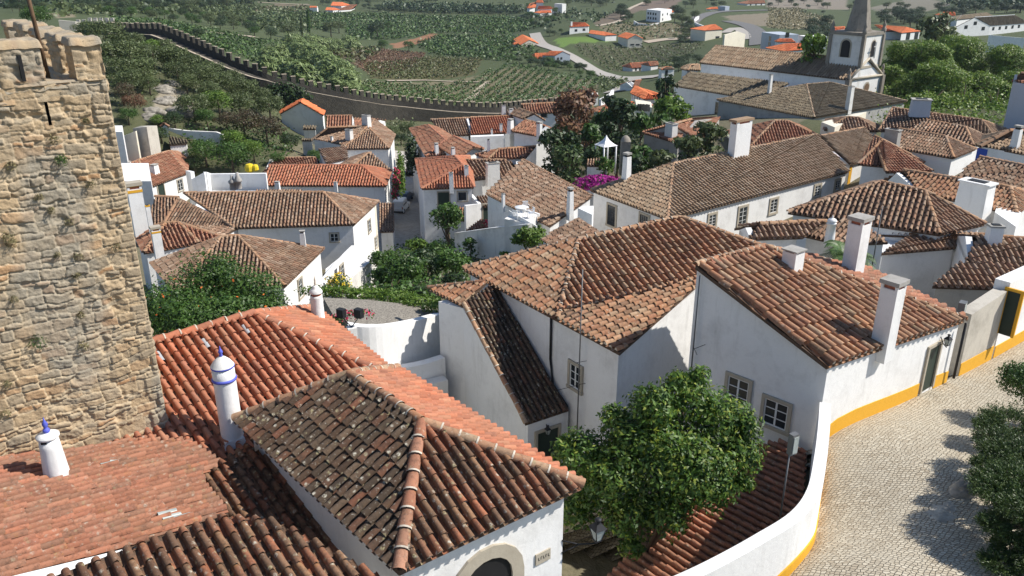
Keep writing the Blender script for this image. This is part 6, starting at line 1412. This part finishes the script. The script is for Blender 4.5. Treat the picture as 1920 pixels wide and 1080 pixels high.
fh('flat red roof above the cream arcade', c3(895,790), c3(1055,795), c3(890,765), c3(1040,770), 205, ymin=120)
fh('brown hipped roofs between the gate and the purple leaved tree', c3(640,845), c3(940,850), c3(760,772), c3(850,768), 218, style='redbrown', ymin=100)
h = fh('small white watch house with a pointed pink roof by the town wall', c3(600,725), c3(652,722), c3(618,692), c3(625,692), 200, style='redbrown', ymin=120)
wallpath('white wall ramp beside the pointed roof watch house', [c3(660,745),c3(740,700),c3(757,672)], [205,212,215], .6)
fh('low red roof on the far side of the purple leaved tree', c3(145,770), c3(300,765), c3(175,748), c3(300,745), 195, style='redbrown', ymin=120)
h = fh('white flat house at the top right of the road', c3(1765,30), c3(1900,25), c3(1775,5), c3(1890,3), 11, style='redbrown'); fwin(h, [c3(1790,35),c3(1830,33),c3(1870,32)], 1.5, 1.5)
blk('plain pale utility block beside the road', c3(1597,82), c3(1645,80), 7, 12, mat='bluegrey')
fh('tiny orange roofed hut on the road bend', c3(1487,70), c3(1545,68), c3(1495,55), c3(1540,53), 20)
h = fg('white warehouse with a grey roof and gable windows', c4(1405,205), c4(1668,192), c4(1565,130), c4(1850,112), 70, style='grey', capmat='zinc'); fwin(h, [c4(1485,203),c4(1555,174),c4(1614,214)], 2.2, 1.6)
fwin(h, [c4(x, 215-(x-1690)*.09) for x in (1690,1738,1786,1834,1882)], 1.8, 1.5)
fh('second grey warehouse roof behind the white warehouse', c4(1420,150), c4(1690,120), c4(1450,115), c4(1640,95), 50, style='grey', capmat='zinc')
wallpath('long white yard wall of the warehouse', [c4(1660,262),c4(1800,275),c4(1925,285)], [300,300,300], .6)
fh('orange roof left of the warehouses', c4(1300,118), c4(1405,118), c4(1315,92), c4(1400,92), 40)
h = fh('white modern villa with a wide orange roof beside the church spire', c4(872,238), c4(1145,236), c4(800,188), c4(1040,205), 75); fwin(h, [c4(1050,272),c4(1112,268)], 3.2, 3.0)
fh('orange roof seen left of the church spire', c4(480,236), c4(580,238), c4(500,205), c4(575,200), 68)
h = fh('white house with an orange roof behind the church nave', c4(68,315), c4(210,318), c4(85,292), c4(180,292), 95); h = blk('white cube house behind the church nave', c4(215,370), c4(332,375), 9, 66, 'house', name='house'); fwin(h, [c4(262,305)], 1.2, 1.8)
fh('small orange roof in front of the white cube house', c4(130,385), c4(265,375), c4(125,330), c4(255,325), 100)
h = blk('grey concrete block building left of the white cube house', c4(-60,370), c4(183,370), 9, 60, mat='bluegrey'); fwin(h, [c4(15,290),c4(145,262),c4(10,335)], 1.8, 2)
# ================================================================ trees: copies of a few prototypes
PROTO = {}
def proto(mat, kind='round'):
    if (mat, kind) in PROTO: return PROTO[(mat, kind)]
    out = []
    for sd in (1, 2):
        if kind == 'poplar': bl = [(np.array([0,0,.55]), (.16,.16,.42)), (np.array([.03,0,.75]), (.11,.11,.24)), (np.array([-.04,.02,.3]), (.15,.15,.2))]
        elif kind == 'bush': bl = crown_blobs((0,0,.5), .62, .5, 8, sd)
        else: bl = crown_blobs((0,0,.55), .5, .46, 9, sd)
        V, Q, tt = leaves(bl, 3200, .021, sd, .6, shell=.55); o = fast(V, Q, mat, tt, 'crown'); g = G(); g.tube([[0,0,-.08],[.01,0,.3],[0,.01,.7]], [.035,.025,.01], 'bark', 6); tr = g.build('trunk'); out.append((o.data, tr.data)); bpy.data.objects.remove(o); bpy.data.objects.remove(tr)
    PROTO[(mat, kind)] = out; return out
def put(label, x, y, h_, w_, mat, kind, group, name='tree', cat='tree', dz=0):
    cm, tm_ = proto(mat, kind)[int(abs(x*13+y*7)) % 2]; z = tz(x, y)+dz; r_ = thing(name, label, cat, (x, y, z), group); a = (x*37+y*11) % 6.28
    for nm, me in (('crown', cm), ('trunk', tm_)):
        o = bpy.data.objects.new(nm, me); COL.objects.link(o); o.parent = r_
    r_.scale = (w_, w_, h_); r_.rotation_euler = (0, 0, a); return r_
def pt(label, p, r_, mat, group=None, kind='round', hr=1.0, ymin=0, name='tree', cat='tree'):
    """crown centre pixel p, crown radius r_ px, base found on the terrain"""
    q = T((p[0], p[1]+r_*(.75 if kind != 'poplar' else 2.2)), ymin); y = q[1]; d = Y(p, y); R_ = r_*y/F_PX*1.05; h_ = max(d[2]+R_*hr-tz(d[0], y), R_*1.2)
    return put(label, d[0], y, h_, R_*2, mat, kind, group, name, cat)
r2 = np.random.default_rng(11)
# olive slope left
for x, y_, r_ in ((800,330,44),(850,450,42),(900,560,36),(980,450,40),(1060,560,34),(960,640,32),(1150,440,30),(1250,450,28),(1330,470,30),(1330,570,28),(1420,520,30),(1500,600,32),(1600,560,28),(1650,640,28),(1720,610,25),(1780,690,25),(1850,700,28),(1800,800,32),(1450,820,34),(700,260,26),(620,240,20),(1230,370,22),(1120,650,24),(1400,640,24),(1000,330,24),(1900,620,22),(1950,760,26),(1560,700,26)):
    pt('grey green olive tree on the slope between the castle and the town wall', c1(x,y_), r_, 'leaf_olive', 'olive trees on the castle slope', ymin=90, name='olive_tree', cat='olive tree')
for x, y_, r_, m, lb in ((1110,390,24,'leaf_bright','yellow green fig tree against the inside of the town wall'),(1640,800,34,'leaf_bright','bright green round tree in front of the olive slope'),(920,720,26,'leaf_maroon','brown leaved bush beside the tower below the olives'),(1010,790,24,'leaf_brown','rusty brown bush left of the rocky path'),(1550,900,24,'leaf_mid','dark green bush below the bright round tree'),(1700,930,26,'leaf_maroon','low brown hedge above the weathered yard wall'),(1830,950,34,'leaf_maroon','purple brown tree above the cottage garden'),(280,150,28,'leaf_mid','green tree rising behind the castle tower top'),(960,880,20,'leaf_mid','small green tree over the cream garden wall'),(1170,920,16,'leaf_bright','small bright bush beside the rubble pier'),(1310,910,22,'leaf_dark','dark bush beside the white gate pier'),(1210,1030,22,'leaf_dark','dark laurel in front of the rubble pier'),(1000,1040,14,'leaf_mid','spiky green bush behind the cottage roof'),(1480,260,14,'leaf_dark','dark scrub under the town wall walkway')):
    pt(lb, c1(x,y_), r_, m, ymin=90, **({'name':'bush','cat':'bush'} if 'bush' in lb or 'scrub' in lb or 'hedge' in lb else {}))
for u, v, r_, m, lb in ((385,290,34,'leaf_mid','leafy garden tree behind the white terrace'),(435,300,36,'leaf_mid','broad garden tree above the white terrace'),(440,268,28,'leaf_bright','lighter green citrus tree in the terrace garden'),(475,285,26,'leaf_bright','yellowish tree beside the yellow parasols'),(365,310,22,'leaf_dark','dark shrub at the end of the brown cottage'),(500,250,34,'leaf_maroon','dark purple plum tree left of the orange gable'),(545,270,22,'leaf_dark','dark conifer between the plum tree and the brown wing'),(590,298,18,'leaf_mid','round green bush behind the orange red roof'),(520,300,16,'leaf_mid','small green bush above the terrace wall end'),(505,205,30,'leaf_olive','olive tree left of the orange gable'),(610,262,14,'leaf_mid','small bush in front of the orange gable'),
  (738,250,16,'leaf_olive','olive bush between the lane end and the town wall'),(752,262,14,'leaf_dark','dark ivy bush at the end of the lane'),(765,245,18,'leaf_olive','scrubby tree under the town wall at the lane end')):
    pt(lb, (u,v), r_, m, ymin=60)
# ivy patch on the town wall
vine('dark ivy patch hanging on the inner face of the town wall', [(Y((530,172),172),(4,1.2,2.4)),(Y((550,185),171),(4,1.2,3)),(Y((522,185),171),(3,1.2,3))], 2500, .35, 'leaf_dark')
# garden trees in the centre
for c_, r_, y_, m, sq, lb in ((e4(760,380),45,112,'leaf_brown',1.0,'tall purple leaved tree with a dense coppery crown'),(e4(880,210),20,116,'leaf_brown',1.3,'upper purple branches behind the coppery tree'),(e4(620,560),28,108,'leaf_brown',.9,'low copper leaved tree left of the coppery crown'),(e4(540,740),42,98,'leaf_dark',1.0,'dark rounded cypress mass beside the red roof slope'),(e4(720,760),22,97,'leaf_dark',1.2,'narrow dark evergreen right of the cypress mass'),(e4(680,930),34,90,'leaf_conifer',.95,'feathery olive green conifer in front of the cypress'),(e4(950,650),24,100,'leaf_mid',1.2,'white flowered shrub beside the pavilion'),
  (e4(1310,420),30,112,'leaf_dark',1.2,'dark fan palm like tree above the pavilion'),(e4(1120,450),26,114,'leaf_mid',1.0,'light green tree left of the dark palm like tree'),(e4(1540,540),26,112,'leaf_mid',1.1,'leafy tree left of the garden house roof'),(e4(1180,600),20,105,'leaf_dark',1.1,'dark shrub right behind the pavilion'),(e4(1260,740),22,100,'leaf_dark',1.1,'dark hedge tree between the pavilion and the grey column'),(e4(1540,900),24,92,'leaf_mid',.9,'ivy green bush right of the slim white chimney'),(e4(1450,1000),24,88,'leaf_dark',.9,'dark bush under the slim white chimney'),(e4(1750,920),24,92,'leaf_olive',.9,'olive toned bush before the garden house'),(c7(1330,360),30,92,'leaf_olive',.8,'yellow green bush right of the garden chimney'),(c7(1480,290),34,94,'leaf_olive',.9,'broad olive coloured tree beside the great white chimney'),(c7(1130,460),26,86,'leaf_olive',.6,'low hedge behind the long tan roof ridge'),(e4(1100,1000),20,90,'leaf_mid',.8,'green shrub below the small garden roof'),(e4(950,870),20,94,'leaf_dark',.9,'shaded shrub left under the pavilion'),
  (c3(1160,700),26,135,'leaf_dark',1.6,'dark cypress beside the church aisle wall'),(c3(1170,800),30,128,'leaf_bright',1.0,'bright green tree before the church aisle'),(c3(1260,850),26,125,'leaf_bright',.9,'spreading green tree at the foot of the church aisle'),(c3(1120,900),22,122,'leaf_mid',.8,'mixed hedge below the bright green tree'),(c3(735,760),16,190,'leaf_dark',.9,'dark round bush on the town wall ramp'),(c4(350,350),30,150,'leaf_bright',.9,'light green tree beyond the church nave')):
    treepx(lb, c_, r_, y_, m, sq)
# plane trees on the right
for u, v, r_, y_, lb in ((1705,120,52,165,'left plane tree beside the church facade'),(1765,165,62,140,'large front plane tree of the green square'),(1820,110,50,175,'back plane tree in the middle of the square'),(1850,180,52,140,'right front plane tree beside the tall pale house'),(1700,180,42,145,'low plane tree at the church facade foot'),(1890,120,44,170,'rear plane tree at the right edge of the square'),(1780,95,34,185,'farthest plane tree crown below the warehouse'),(1735,205,44,132,'low front plane tree behind the long brown roof ridge'),(1800,215,48,130,'plane tree in the middle of the front row on the square'),(1860,225,44,128,'front plane tree nearest the tall pale house'),(1680,150,36,160,'plane tree half hidden behind the church facade'),(1900,170,50,150,'plane tree behind the tall pale house'),(1740,110,44,160,'plane tree between the left and back crowns of the square')):
    treepx(lb, (u,v), r_, y_, 'leaf_plane', .95, group='plane trees on the square', n=16000, size=.20)
treepx('feathery tall tree in front of the warehouses', c4(1270,220), 34, 230, 'leaf_olive', 1.1)
# middle garden
for u, v, r_, y_, m, lb in ((838,412,40,74,'leaf_mid','slender garden tree with an open crown in front of the lane house'),(755,515,52,56,'leaf_mid','thick green hedge mass in the middle garden'),(715,520,34,58,'leaf_mid','left end of the green hedge beside the sunlit house'),(800,500,44,60,'leaf_dark','dark shrub behind the green hedge mass'),(848,490,42,58,'leaf_mid','leafy shrub next to the central house eaves'),(780,460,22,68,'leaf_bright','light green bush at the foot of the garden tree'),(735,555,34,52,'leaf_mid','low shrub in front of the green hedge'),(800,555,32,50,'leaf_dark','shaded shrub over the grey flat roof'),(830,545,18,48,'leaf_bright','yellowish shrub beside the stair wing'),(720,490,30,62,'leaf_mid','back of the green hedge mass beside the lane end'),(775,545,34,52,'leaf_mid','front of the green hedge mass above the ivy'),(850,530,26,50,'leaf_dark','dark shrub against the stair wing'),(820,470,28,64,'leaf_mid','green shrub under the open crowned tree'),(990,445,36,64,'leaf_bright','round citrus tree beside the shaded lean-to'),(880,455,14,70,'leaf_mid','small bush on the lawn edge'),(945,480,12,66,'leaf_bright','small leafy plant at the lawn corner'),(660,560,14,50,'leaf_mid','small shrub under the stair parapet'),(350,612,24,34,'leaf_mid','lowest shrub of the flowering vine heap')):
    treepx(lb, (u,v), r_, y_, m, .9, trunk=.1, size=max(.085, y_*.0022))
# reeds
def reed(label, spots, n, sz=.7):
    bl = []; 
    for (x, y_, r_) in spots: q = T(c2(x,y_+r_*3), 200); d = Y(c2(x,y_), q[1]); rr = r_*q[1]/F_PX; bl.append((np.array([d[0],q[1],d[2]]), (rr, rr, rr*.95)))
    c0 = bl[0][0]; o = thing('reed_thicket', label, 'reeds', (c0[0],c0[1],tz(c0[0],c0[1])), 'reed thickets beyond the town wall'); V, Q, tt = leaves(bl, n, sz, 5, .3, shell=.75, up=.9); fast(V, Q, 'leaf_reed', tt, 'foliage', o)
reed('left, darker clump of giant reeds behind the town wall', [(150,460,22),(110,430,20),(170,400,18),(80,480,18),(190,500,16)], 4500)
reed('front clump of giant reeds nearest the merlons', [(330,560,26),(280,530,24),(390,590,22),(430,620,16)], 4500)
reed('long curving belt of giant reeds sweeping down to the wall', [(280,350,24),(350,390,24),(430,430,26),(500,480,26),(570,520,28),(640,560,28),(680,620,26),(700,670,18),(620,630,20)], 11000)
reed('pale upper reeds left of the tall poplars', [(400,320,16),(470,330,16),(540,345,15),(600,340,13),(690,320,15),(740,330,12)], 4000)
# tall valley trees
pt('first of two slender poplars in the vineyard', c2(395,190), 10, 'leaf_mid', 'two tall poplars in the valley', 'poplar', 3, 200); pt('second slender poplar, left of the taller one', c2(345,220), 8, 'leaf_olive', 'two tall poplars in the valley', 'poplar', 3, 200)
for x, y_, r_, m, lb in ((240,240,16,'leaf_olive','yellowish round tree left of the poplars'),(110,260,14,'leaf_far','dark bushy trees at the left of the yellowish tree'),(560,230,18,'leaf_olive','broad two topped tree right of the poplars'),(620,210,14,'leaf_olive','taller right top of the broad valley tree'),(910,235,19,'leaf_far','solitary dark round tree in the vineyard'),(995,190,8,'leaf_mid','small pale bush right of the solitary dark tree'),(960,345,12,'leaf_mid','bush at the edge of the ploughed strip'),(1145,355,12,'leaf_mid','bush below the ploughed strip'),(840,400,7,'leaf_mid','small round bush on the vineyard track')):
    pt(lb, c2(x,y_), r_, m, ymin=200)
def scatter(label, group, poly, n, r0, r1, mats, kind='round', ymin=200, name='tree', cat='tree'):
    k = 0; xs = [p[0] for p in poly]; ys = [p[1] for p in poly]; t_ = 0
    while k < n and t_ < n*30:
        t_ += 1; u = r2.uniform(min(xs), max(xs)); v = r2.uniform(min(ys), max(ys))
        if not inpoly(np.array([u]), np.array([v]), poly)[0]: continue
        pt(label, (u, v), r2.uniform(r0, r1), mats[r2.integers(len(mats))], group, kind, ymin=ymin, name=name, cat=cat); k += 1
scatter('dark hedgerow tree along the far side of the vineyards', 'far hedgerow trees', [c2(1000,50),c2(1900,60),c2(1920,110),c2(1300,105),c2(1000,85)], 30, 4, 7, ['leaf_far'], name='hedgerow_tree', cat='hedgerow tree')
scatter('dark tree in the wood on the upper left horizon', 'upper left wood', [c1(0,0),c1(1300,-20),c1(1900,-20),c2(200,-20),c2(0,20),c1(1500,60),c1(800,60),c1(100,80)], 60, 7, 14, ['leaf_far','leaf_olive'], name='woodland_tree', cat='woodland tree')
scatter('green tree of the belt behind the small wall tower', 'valley tree belt', [c1(800,40),c1(1400,60),c1(1900,150),c2(0,200),c1(1920,250),c1(1400,160),c1(820,110)], 46, 7, 13, ['leaf_far','leaf_mid','leaf_olive'])
scatter('dark garden tree around the distant farmhouse', 'farmhouse trees', [c2(480,0),c2(780,0),c2(1000,40),c2(1000,85),c2(780,90),c2(770,50),c2(480,30)], 22, 4, 7, ['leaf_far'])
scatter('tree on the far bank above the valley houses', 'far bank trees', [c2(1000,-20),c3(1900,-30),c3(1700,10),c3(1500,60),c3(1240,30),c3(600,50),c3(0,-5),c2(1000,20)], 44, 5, 10, ['leaf_far','leaf_olive'])
scatter('bushy tree around the villa and the hillside houses', 'villa garden trees', [c3(0,90),c3(90,100),c3(110,20),c3(440,110),c3(420,230),c3(300,290),c3(250,250),c3(0,120)], 20, 5, 8, ['leaf_far','leaf_mid'])
scatter('dark tree beside the large white building', 'trees by the white building', [c3(780,20),c3(900,100),c3(900,160),c3(830,150)], 7, 8, 13, ['leaf_far'])
scatter('dark tree right of the large white building', 'trees by the road bend', [c3(1220,70),c3(1380,90),c3(1350,190),c3(1300,250),c3(1210,180)], 14, 7, 11, ['leaf_far','leaf_olive'])
scatter('tree around the cream house near the road bend', 'road bend bushes', [c3(1300,190),c3(1450,250),c3(1440,310),c3(1200,330),c3(1180,280)], 16, 5, 9, ['leaf_far','leaf_olive'], name='roadside_tree', cat='roadside tree')
scatter('tree of the hedge along the country road', 'country road hedge', [c3(0,440),c3(220,440),c3(560,510),c3(640,580),c3(600,590),c3(420,520),c3(0,480)], 26, 6, 10, ['leaf_far','leaf_mid'])
scatter('dark bushy tree left of the church roof', 'trees left of the church', [c3(1220,450),c3(1330,400),c3(1400,420),c3(1380,470),c3(1250,510)], 9, 8, 12, ['leaf_far'], ymin=160)
scatter('dark tree between the spire and the modern villa', 'trees behind the spire', [c4(200,180),c4(450,130),c4(470,280),c4(330,290),c4(200,240)], 14, 9, 14, ['leaf_far'], ymin=200)
scatter('dark evergreen tree behind the modern villa', 'evergreens behind the villa', [c4(850,110),c4(1150,80),c4(1190,180),c4(1130,200),c4(850,170)], 16, 11, 16, ['leaf_far'], ymin=200)
scatter('tree on the rocky hill at the top right', 'top right hill trees', [c4(1150,60),c4(1400,20),c4(1920,0),c4(1920,90),c4(1450,100),c4(1200,90)], 26, 8, 13, ['leaf_far'], ymin=300, name='hill_tree', cat='hill tree')
scatter('low tree on the dry bank at the upper right', 'dry bank trees', [c4(0,-10),c4(600,20),c4(1300,-20),c4(1100,50),c4(760,120),c4(450,120),c4(0,40)], 22, 4, 8, ['leaf_far','leaf_olive'], ymin=300, name='bank_tree', cat='bank tree')
# ================================================================ planted rows (uncountable ground cover)
def rows(name, label, poly, d0, d1, sp, along, hh, ww, mat, nq, sz, ymin=200, gap=.06):
    W = np.array([T(p, ymin)[:2] for p in poly]); a = T(d0, ymin)[:2]; b = T(d1, ymin)[:2]; d = unit(b-a); n_ = np.array([-d[1], d[0]])
    s = (W-a)@d; t_ = (W-a)@n_; S_, T_ = np.meshgrid(np.arange(s.min(), s.max(), along), np.arange(t_.min(), t_.max(), sp))
    S_ = S_+r2.normal(0, along*.2, S_.shape); T_ = T_+r2.normal(0, sp*.06, T_.shape); X = a[0]+d[0]*S_+n_[0]*T_; Y_ = a[1]+d[1]*S_+n_[1]*T_
    k = inpoly(X, Y_, W) & (r2.random(X.shape) > gap); X = X[k]; Y_ = Y_[k]
    if len(X) > 30000: i = r2.choice(len(X), 30000, replace=False); X = X[i]; Y_ = Y_[i]
    Z_ = TZ(X, Y_); N_ = len(X)
    C = np.repeat(np.stack([X,Y_,Z_+hh*.5],1), nq, 0)+np.stack([r2.normal(0,ww*.4,N_*nq), r2.normal(0,ww*.4,N_*nq), r2.normal(0,hh*.28,N_*nq)],1)
    m = len(C); nm = r2.normal(size=(m,3)); nm[:,2] = abs(nm[:,2])+.4; nm /= np.linalg.norm(nm,axis=1)[:,None]; A_ = np.cross(nm, r2.normal(size=(m,3))); A_ /= np.linalg.norm(A_,axis=1)[:,None]; B_ = np.cross(nm, A_); z = sz*(.6+.8*r2.random(m))[:,None]
    V = np.stack([C-A_*z, C-B_*z*.7, C+A_*z, C+B_*z*.7],1).reshape(-1,3); c_ = np.repeat(r2.random(N_), nq); tt = np.stack([c_,c_,c_,np.ones(m)],1)
    o = fast(V, np.arange(4*m).reshape(m,4), mat, np.repeat(tt,4,0), name); tag(o, label, 'crop rows', None, 'stuff')
rows('vineyard_rows', 'dark green vine rows with pale soil strips just beyond the town wall', [c2(800,620),c2(1500,640),c2(1700,560),c2(1920,480),c3(200,520),c3(640,600),c3(640,720),c3(0,780),c2(1000,745),c2(780,700)], c3(60,730), c3(265,552), 4.0, .9, 1.6, 1.2, 'leaf_orchard', 6, .36, 180, .03)
rows('vineyard_rows', 'brownish green vine rows in the middle field', [c2(800,480),c2(860,590),c2(1450,590),c2(1640,560),c2(1700,440),c2(1300,430)], c3(60,730), c3(265,552), 3.0, 1.1, 1.2, 1.0, 'leaf_vine', 4, .42)
rows('vineyard_rows', 'rust brown vine rows left of the middle field', [c2(720,480),c2(960,370),c2(1280,400),c2(1150,520),c2(860,560)], c3(60,730), c3(265,552), 3.0, 1.4, 1.0, 1.0, 'leaf_brown', 3, .4)
rows('orchard_rows', 'dark green orchard rows in the centre of the valley', [c2(1200,330),c2(1380,270),c2(1920,270),c3(160,330),c3(200,420),c3(0,440),c2(1900,470),c2(1300,410)], c3(0,240), c2(1500,260), 5, 1.9, 2.0, 1.9, 'leaf_orchard', 5, .75)
rows('orchard_rows', 'fine dark vine rows on the upper valley floor', [c2(660,200),c2(1000,110),c2(1900,125),c3(80,140),c3(250,200),c2(1920,260),c2(1400,250),c2(1000,300),c2(700,300)], c3(0,240), c2(1500,260), 5.5, 2.6, 1.8, 2.0, 'leaf_orchard', 4, .9)
rows('orchard_rows', 'dark vineyard strip behind the left stretch of town wall', [c1(820,140),c1(1200,160),c1(1920,300),c2(250,330),c2(60,340),c2(0,500),c1(1920,480),c1(1500,320),c1(1200,210),c1(860,170)], c1(1000,180), c1(1900,420), 4.5, 1.5, 1.6, 1.5, 'leaf_orchard', 5, .5, 225)
rows('orchard_rows', 'dark vines between the reed belt and the farmhouse', [c2(0,100),c2(400,90),c2(1000,100),c2(660,200),c2(440,230),c2(330,150),c2(0,190)], c1(1000,180), c1(1900,420), 5.5, 2.4, 1.8, 2.0, 'leaf_orchard', 4, .85)
rows('orchard_rows', 'orchard rows between the country road and the bungalow', [c3(480,350),c3(800,360),c3(1100,350),c3(1450,325),c3(1320,440),c3(1220,500),c3(860,470),c3(840,540),c3(700,540)], c3(740,560), c3(500,350), 4.5, 1.6, 1.8, 1.5, 'leaf_olive', 5, .5)
rows('scrub', 'dry scrub on the slope around the large white building', [c3(660,200),c3(850,170),c3(1000,190),c3(1350,190),c3(1300,260),c3(1000,310),c3(720,260)], c3(700,220), c3(1200,200), 5, 4, 1.2, 3, 'leaf_olive', 4, .8)
rows('scrub', 'scrub patches beside the orchard track', [c2(500,380),c2(900,350),c2(960,370),c2(800,480),c2(720,480)], c2(500,380), c2(900,350), 5, 3.5, 1.4, 2, 'leaf_vine', 5, .9)
rows('scrub', 'mixed green scrub below the road fork', [c3(640,570),c3(760,590),c3(870,610),c3(850,660),c3(740,690),c3(650,700)], c3(640,570), c3(760,590), 3, 2.2, 1.5, 2.0, 'leaf_olive', 7, .5, 150)
rows('scrub', 'green undergrowth between the trees of the castle slope', [c1(820,280),c1(1200,330),c1(1500,420),c1(1800,560),c2(200,760),c2(180,900),c1(1800,900),c1(1500,880),c1(1250,860),c1(1430,720),c1(1200,640),c1(1100,840),c1(870,880),c1(820,600)], c1(820,500), c1(1700,600), 1.6, 1.6, .8, 1.6, 'leaf_olive', 7, .22, 90)
rows('scrub', 'dry weeds along the fields at the upper right', [c4(0,60),c4(230,60),c4(480,150),c4(470,220),c4(180,230),c4(0,210)], c4(0,60), c4(400,70), 4, 3, .9, 2, 'leaf_dry', 4, .6)
# rocks on the castle slope
for i, (x, y_, s) in enumerate(((1230,690,2.6),(1150,850,2.4),(1210,780,2.2),(1130,900,2.2),(1350,850,3.0),(1290,640,2.0),(1260,760,1.8))):
    q = T(c1(x,y_), 80); rockmesh('rock', ['upper pale rock beside the slope path','large pale rock at the left of the slope path','middle grey rock stack of the slope path','lowest pale rock above the gate pier','tall ochre boulder right of the slope path','topmost pale rock on the slope path','small rock in the middle of the slope path'][i], q, (s*.75, s*.6, s*.42), 20+i, group='rocks on the castle slope')

rows('woodland', 'distant woodland band along the upper left horizon', [c1(0,-40),c1(1900,-60),c2(900,-40),c2(1000,10),c2(480,5),c2(60,15),c1(1700,55),c1(900,60),c1(0,70)], c1(200,20), c1(1500,20), 11, 9, 7, 8, 'leaf_far', 16, 1.7, 200, .2)
rows('hedgerow', 'dark continuous hedgerow beyond the vineyards', [c2(950,40),c2(1500,55),c2(1920,70),c3(100,80),c3(60,110),c2(1900,105),c2(1300,100),c2(980,80)], c2(1000,70), c2(1900,85), 6, 4, 5, 6, 'leaf_far', 14, 1.2, 200, .1)
rows('woodland', 'distant scrub and woods on the far hillside at the top centre', [c2(900,-60),c3(1900,-80),c3(1900,-10),c3(1300,-5),c3(1000,5),c3(700,40),c3(450,25),c3(420,-10),c3(0,-15),c2(1000,25)], c2(1000,-20), c3(1900,-20), 16, 12, 6, 9, 'leaf_far', 12, 1.7, 300, .35)
rows('woodland', 'dark wood on the hill at the top right corner', [c4(1350,20),c4(1500,-40),c4(2000,-60),c4(2000,80),c4(1700,85),c4(1420,85)], c4(1400,20), c4(1900,20), 10, 8, 6, 8, 'leaf_far', 14, 1.6, 300, .15)
rows('garden_greenery', 'dense green garden growth between the cottage and the orange roofs', [c1(1380,1000),c1(1500,960),c1(1700,990),c1(2150,1000),c1(2200,1180),c1(2000,1270),c1(1500,1270),c1(1420,1200)], c1(1400,1100), c1(2000,1100), 1.7, 1.5, 1.6, 2.0, 'leaf_mid', 14, .22, 85, .1)
rows('garden_greenery', 'low green cover under the shrubs of the middle garden', [(690,600),(690,540),(720,480),(800,440),(880,450),(900,480),(870,600)], (700,540), (850,540), 1.1, 1.0, 1.1, 1.3, 'leaf_mid', 14, .14, 40, .1)
rows('garden_greenery', 'shaded green cover in the pavilion garden', [e4(420,640),e4(600,500),e4(1000,420),e4(1500,450),e4(1800,620),e4(1700,1000),e4(1200,1060),e4(600,1060),e4(350,900)], e4(500,700), e4(1500,700), 2, 1.6, 1.6, 2, 'leaf_dark', 12, .24, 85, .1)
rows('garden_greenery', 'green understorey beneath the plane trees', [(1650,240),(1650,150),(1920,130),(1920,250),(1800,262)], (1650,200), (1900,200), 2.6, 2.0, 2.2, 3, 'leaf_plane', 30, .2, 110, .1)
rows('garden_greenery', 'scrubby growth at the foot of the town wall by the lane', [(690,268),(735,235),(780,232),(775,285),(745,290)], (700,260), (770,250), 2, 1.8, 1.5, 2, 'leaf_olive', 10, .26, 120, .1)

rows('scrub', 'rough olive scrub covering the far valley side at the upper left', [c1(400,60),c1(900,50),c1(1900,60),c2(400,60),c2(460,200),c2(330,260),c2(0,220),c1(1800,170),c1(1300,110),c1(800,110),c1(450,130)], c1(600,90), c1(1800,120), 7, 5, 3, 5, 'leaf_olive', 9, 1.1, 225, .15)
rows('scrub', 'patchy dark scrub between the far houses', [c3(0,100),c3(420,60),c3(760,100),c3(640,190),c3(420,170),c3(250,240),c3(0,60)], c3(0,100), c3(700,100), 9, 7, 2.2, 4, 'leaf_far', 6, 1.1, 225, .45)
# ================================================================ camera, light, sky
cam = bpy.data.cameras.new('camera'); co = bpy.data.objects.new('camera', cam); COL.objects.link(co)
cam.sensor_width = 36; cam.lens = F_PX/1920*36; cam.clip_end = 8000; cam.clip_start = .1; co.location = (0,0,0); co.rotation_euler = (R(90)-PITCH, 0, 0); sc.camera = co
EL, AZ = R(45), R(2)     # azimuth measured from +x towards +y
S = Vector((math.cos(EL)*math.cos(AZ), math.cos(EL)*math.sin(AZ), math.sin(EL)))
sl = bpy.data.lights.new('sun', 'SUN'); sl.energy = 4.7; sl.angle = R(.5); sl.color = (1,.95,.87); so = bpy.data.objects.new('sun', sl); COL.objects.link(so)
so.rotation_euler = S.to_track_quat('Z', 'Y').to_euler()
w = bpy.data.worlds.new('World'); sc.world = w; w.use_nodes = True; nt = w.node_tree
sk = nt.nodes.new('ShaderNodeTexSky'); sk.sky_type = 'NISHITA'; sk.sun_disc = False; sk.sun_elevation = EL; sk.sun_rotation = R(90)-AZ; sk.air_density = 1; sk.dust_density = .2; sk.ozone_density = 2.5
nt.links.new(sk.outputs['Color'], nt.nodes['Background'].inputs['Color']); nt.nodes['Background'].inputs['Strength'].default_value = .10
vs_ = sc.view_settings; vs_.view_transform = 'Standard'; vs_.look = 'None'; vs_.gamma = 1; vs_.exposure = .45
# air between the camera and the far fields
t = bpy.data.materials.new('air'); t.use_nodes = True; n_ = t.node_tree.nodes; n_.remove(n_['Principled BSDF']); pv = n_.new('ShaderNodeVolumePrincipled'); pv.inputs['Color'].default_value = (.78,.86,1,1); pv.inputs['Density'].default_value = .00007; pv.inputs['Anisotropy'].default_value = .2; t.node_tree.links.new(pv.outputs['Volume'], n_['Material Output'].inputs['Volume']); MATS['air'] = t
g = G(); zlo = float(ZZ_MIN)-1; zhi = 70; g.prism([(-3600,-3600),(3600,-3600),(3600,3600),(-3600,3600)], zlo, zhi, 'air'); o = g.build('haze'); tag(o, 'faint blue haze over the valley', None, kind='stuff')
for o in bpy.data.objects:
    if '_o' in o: del o['_o']
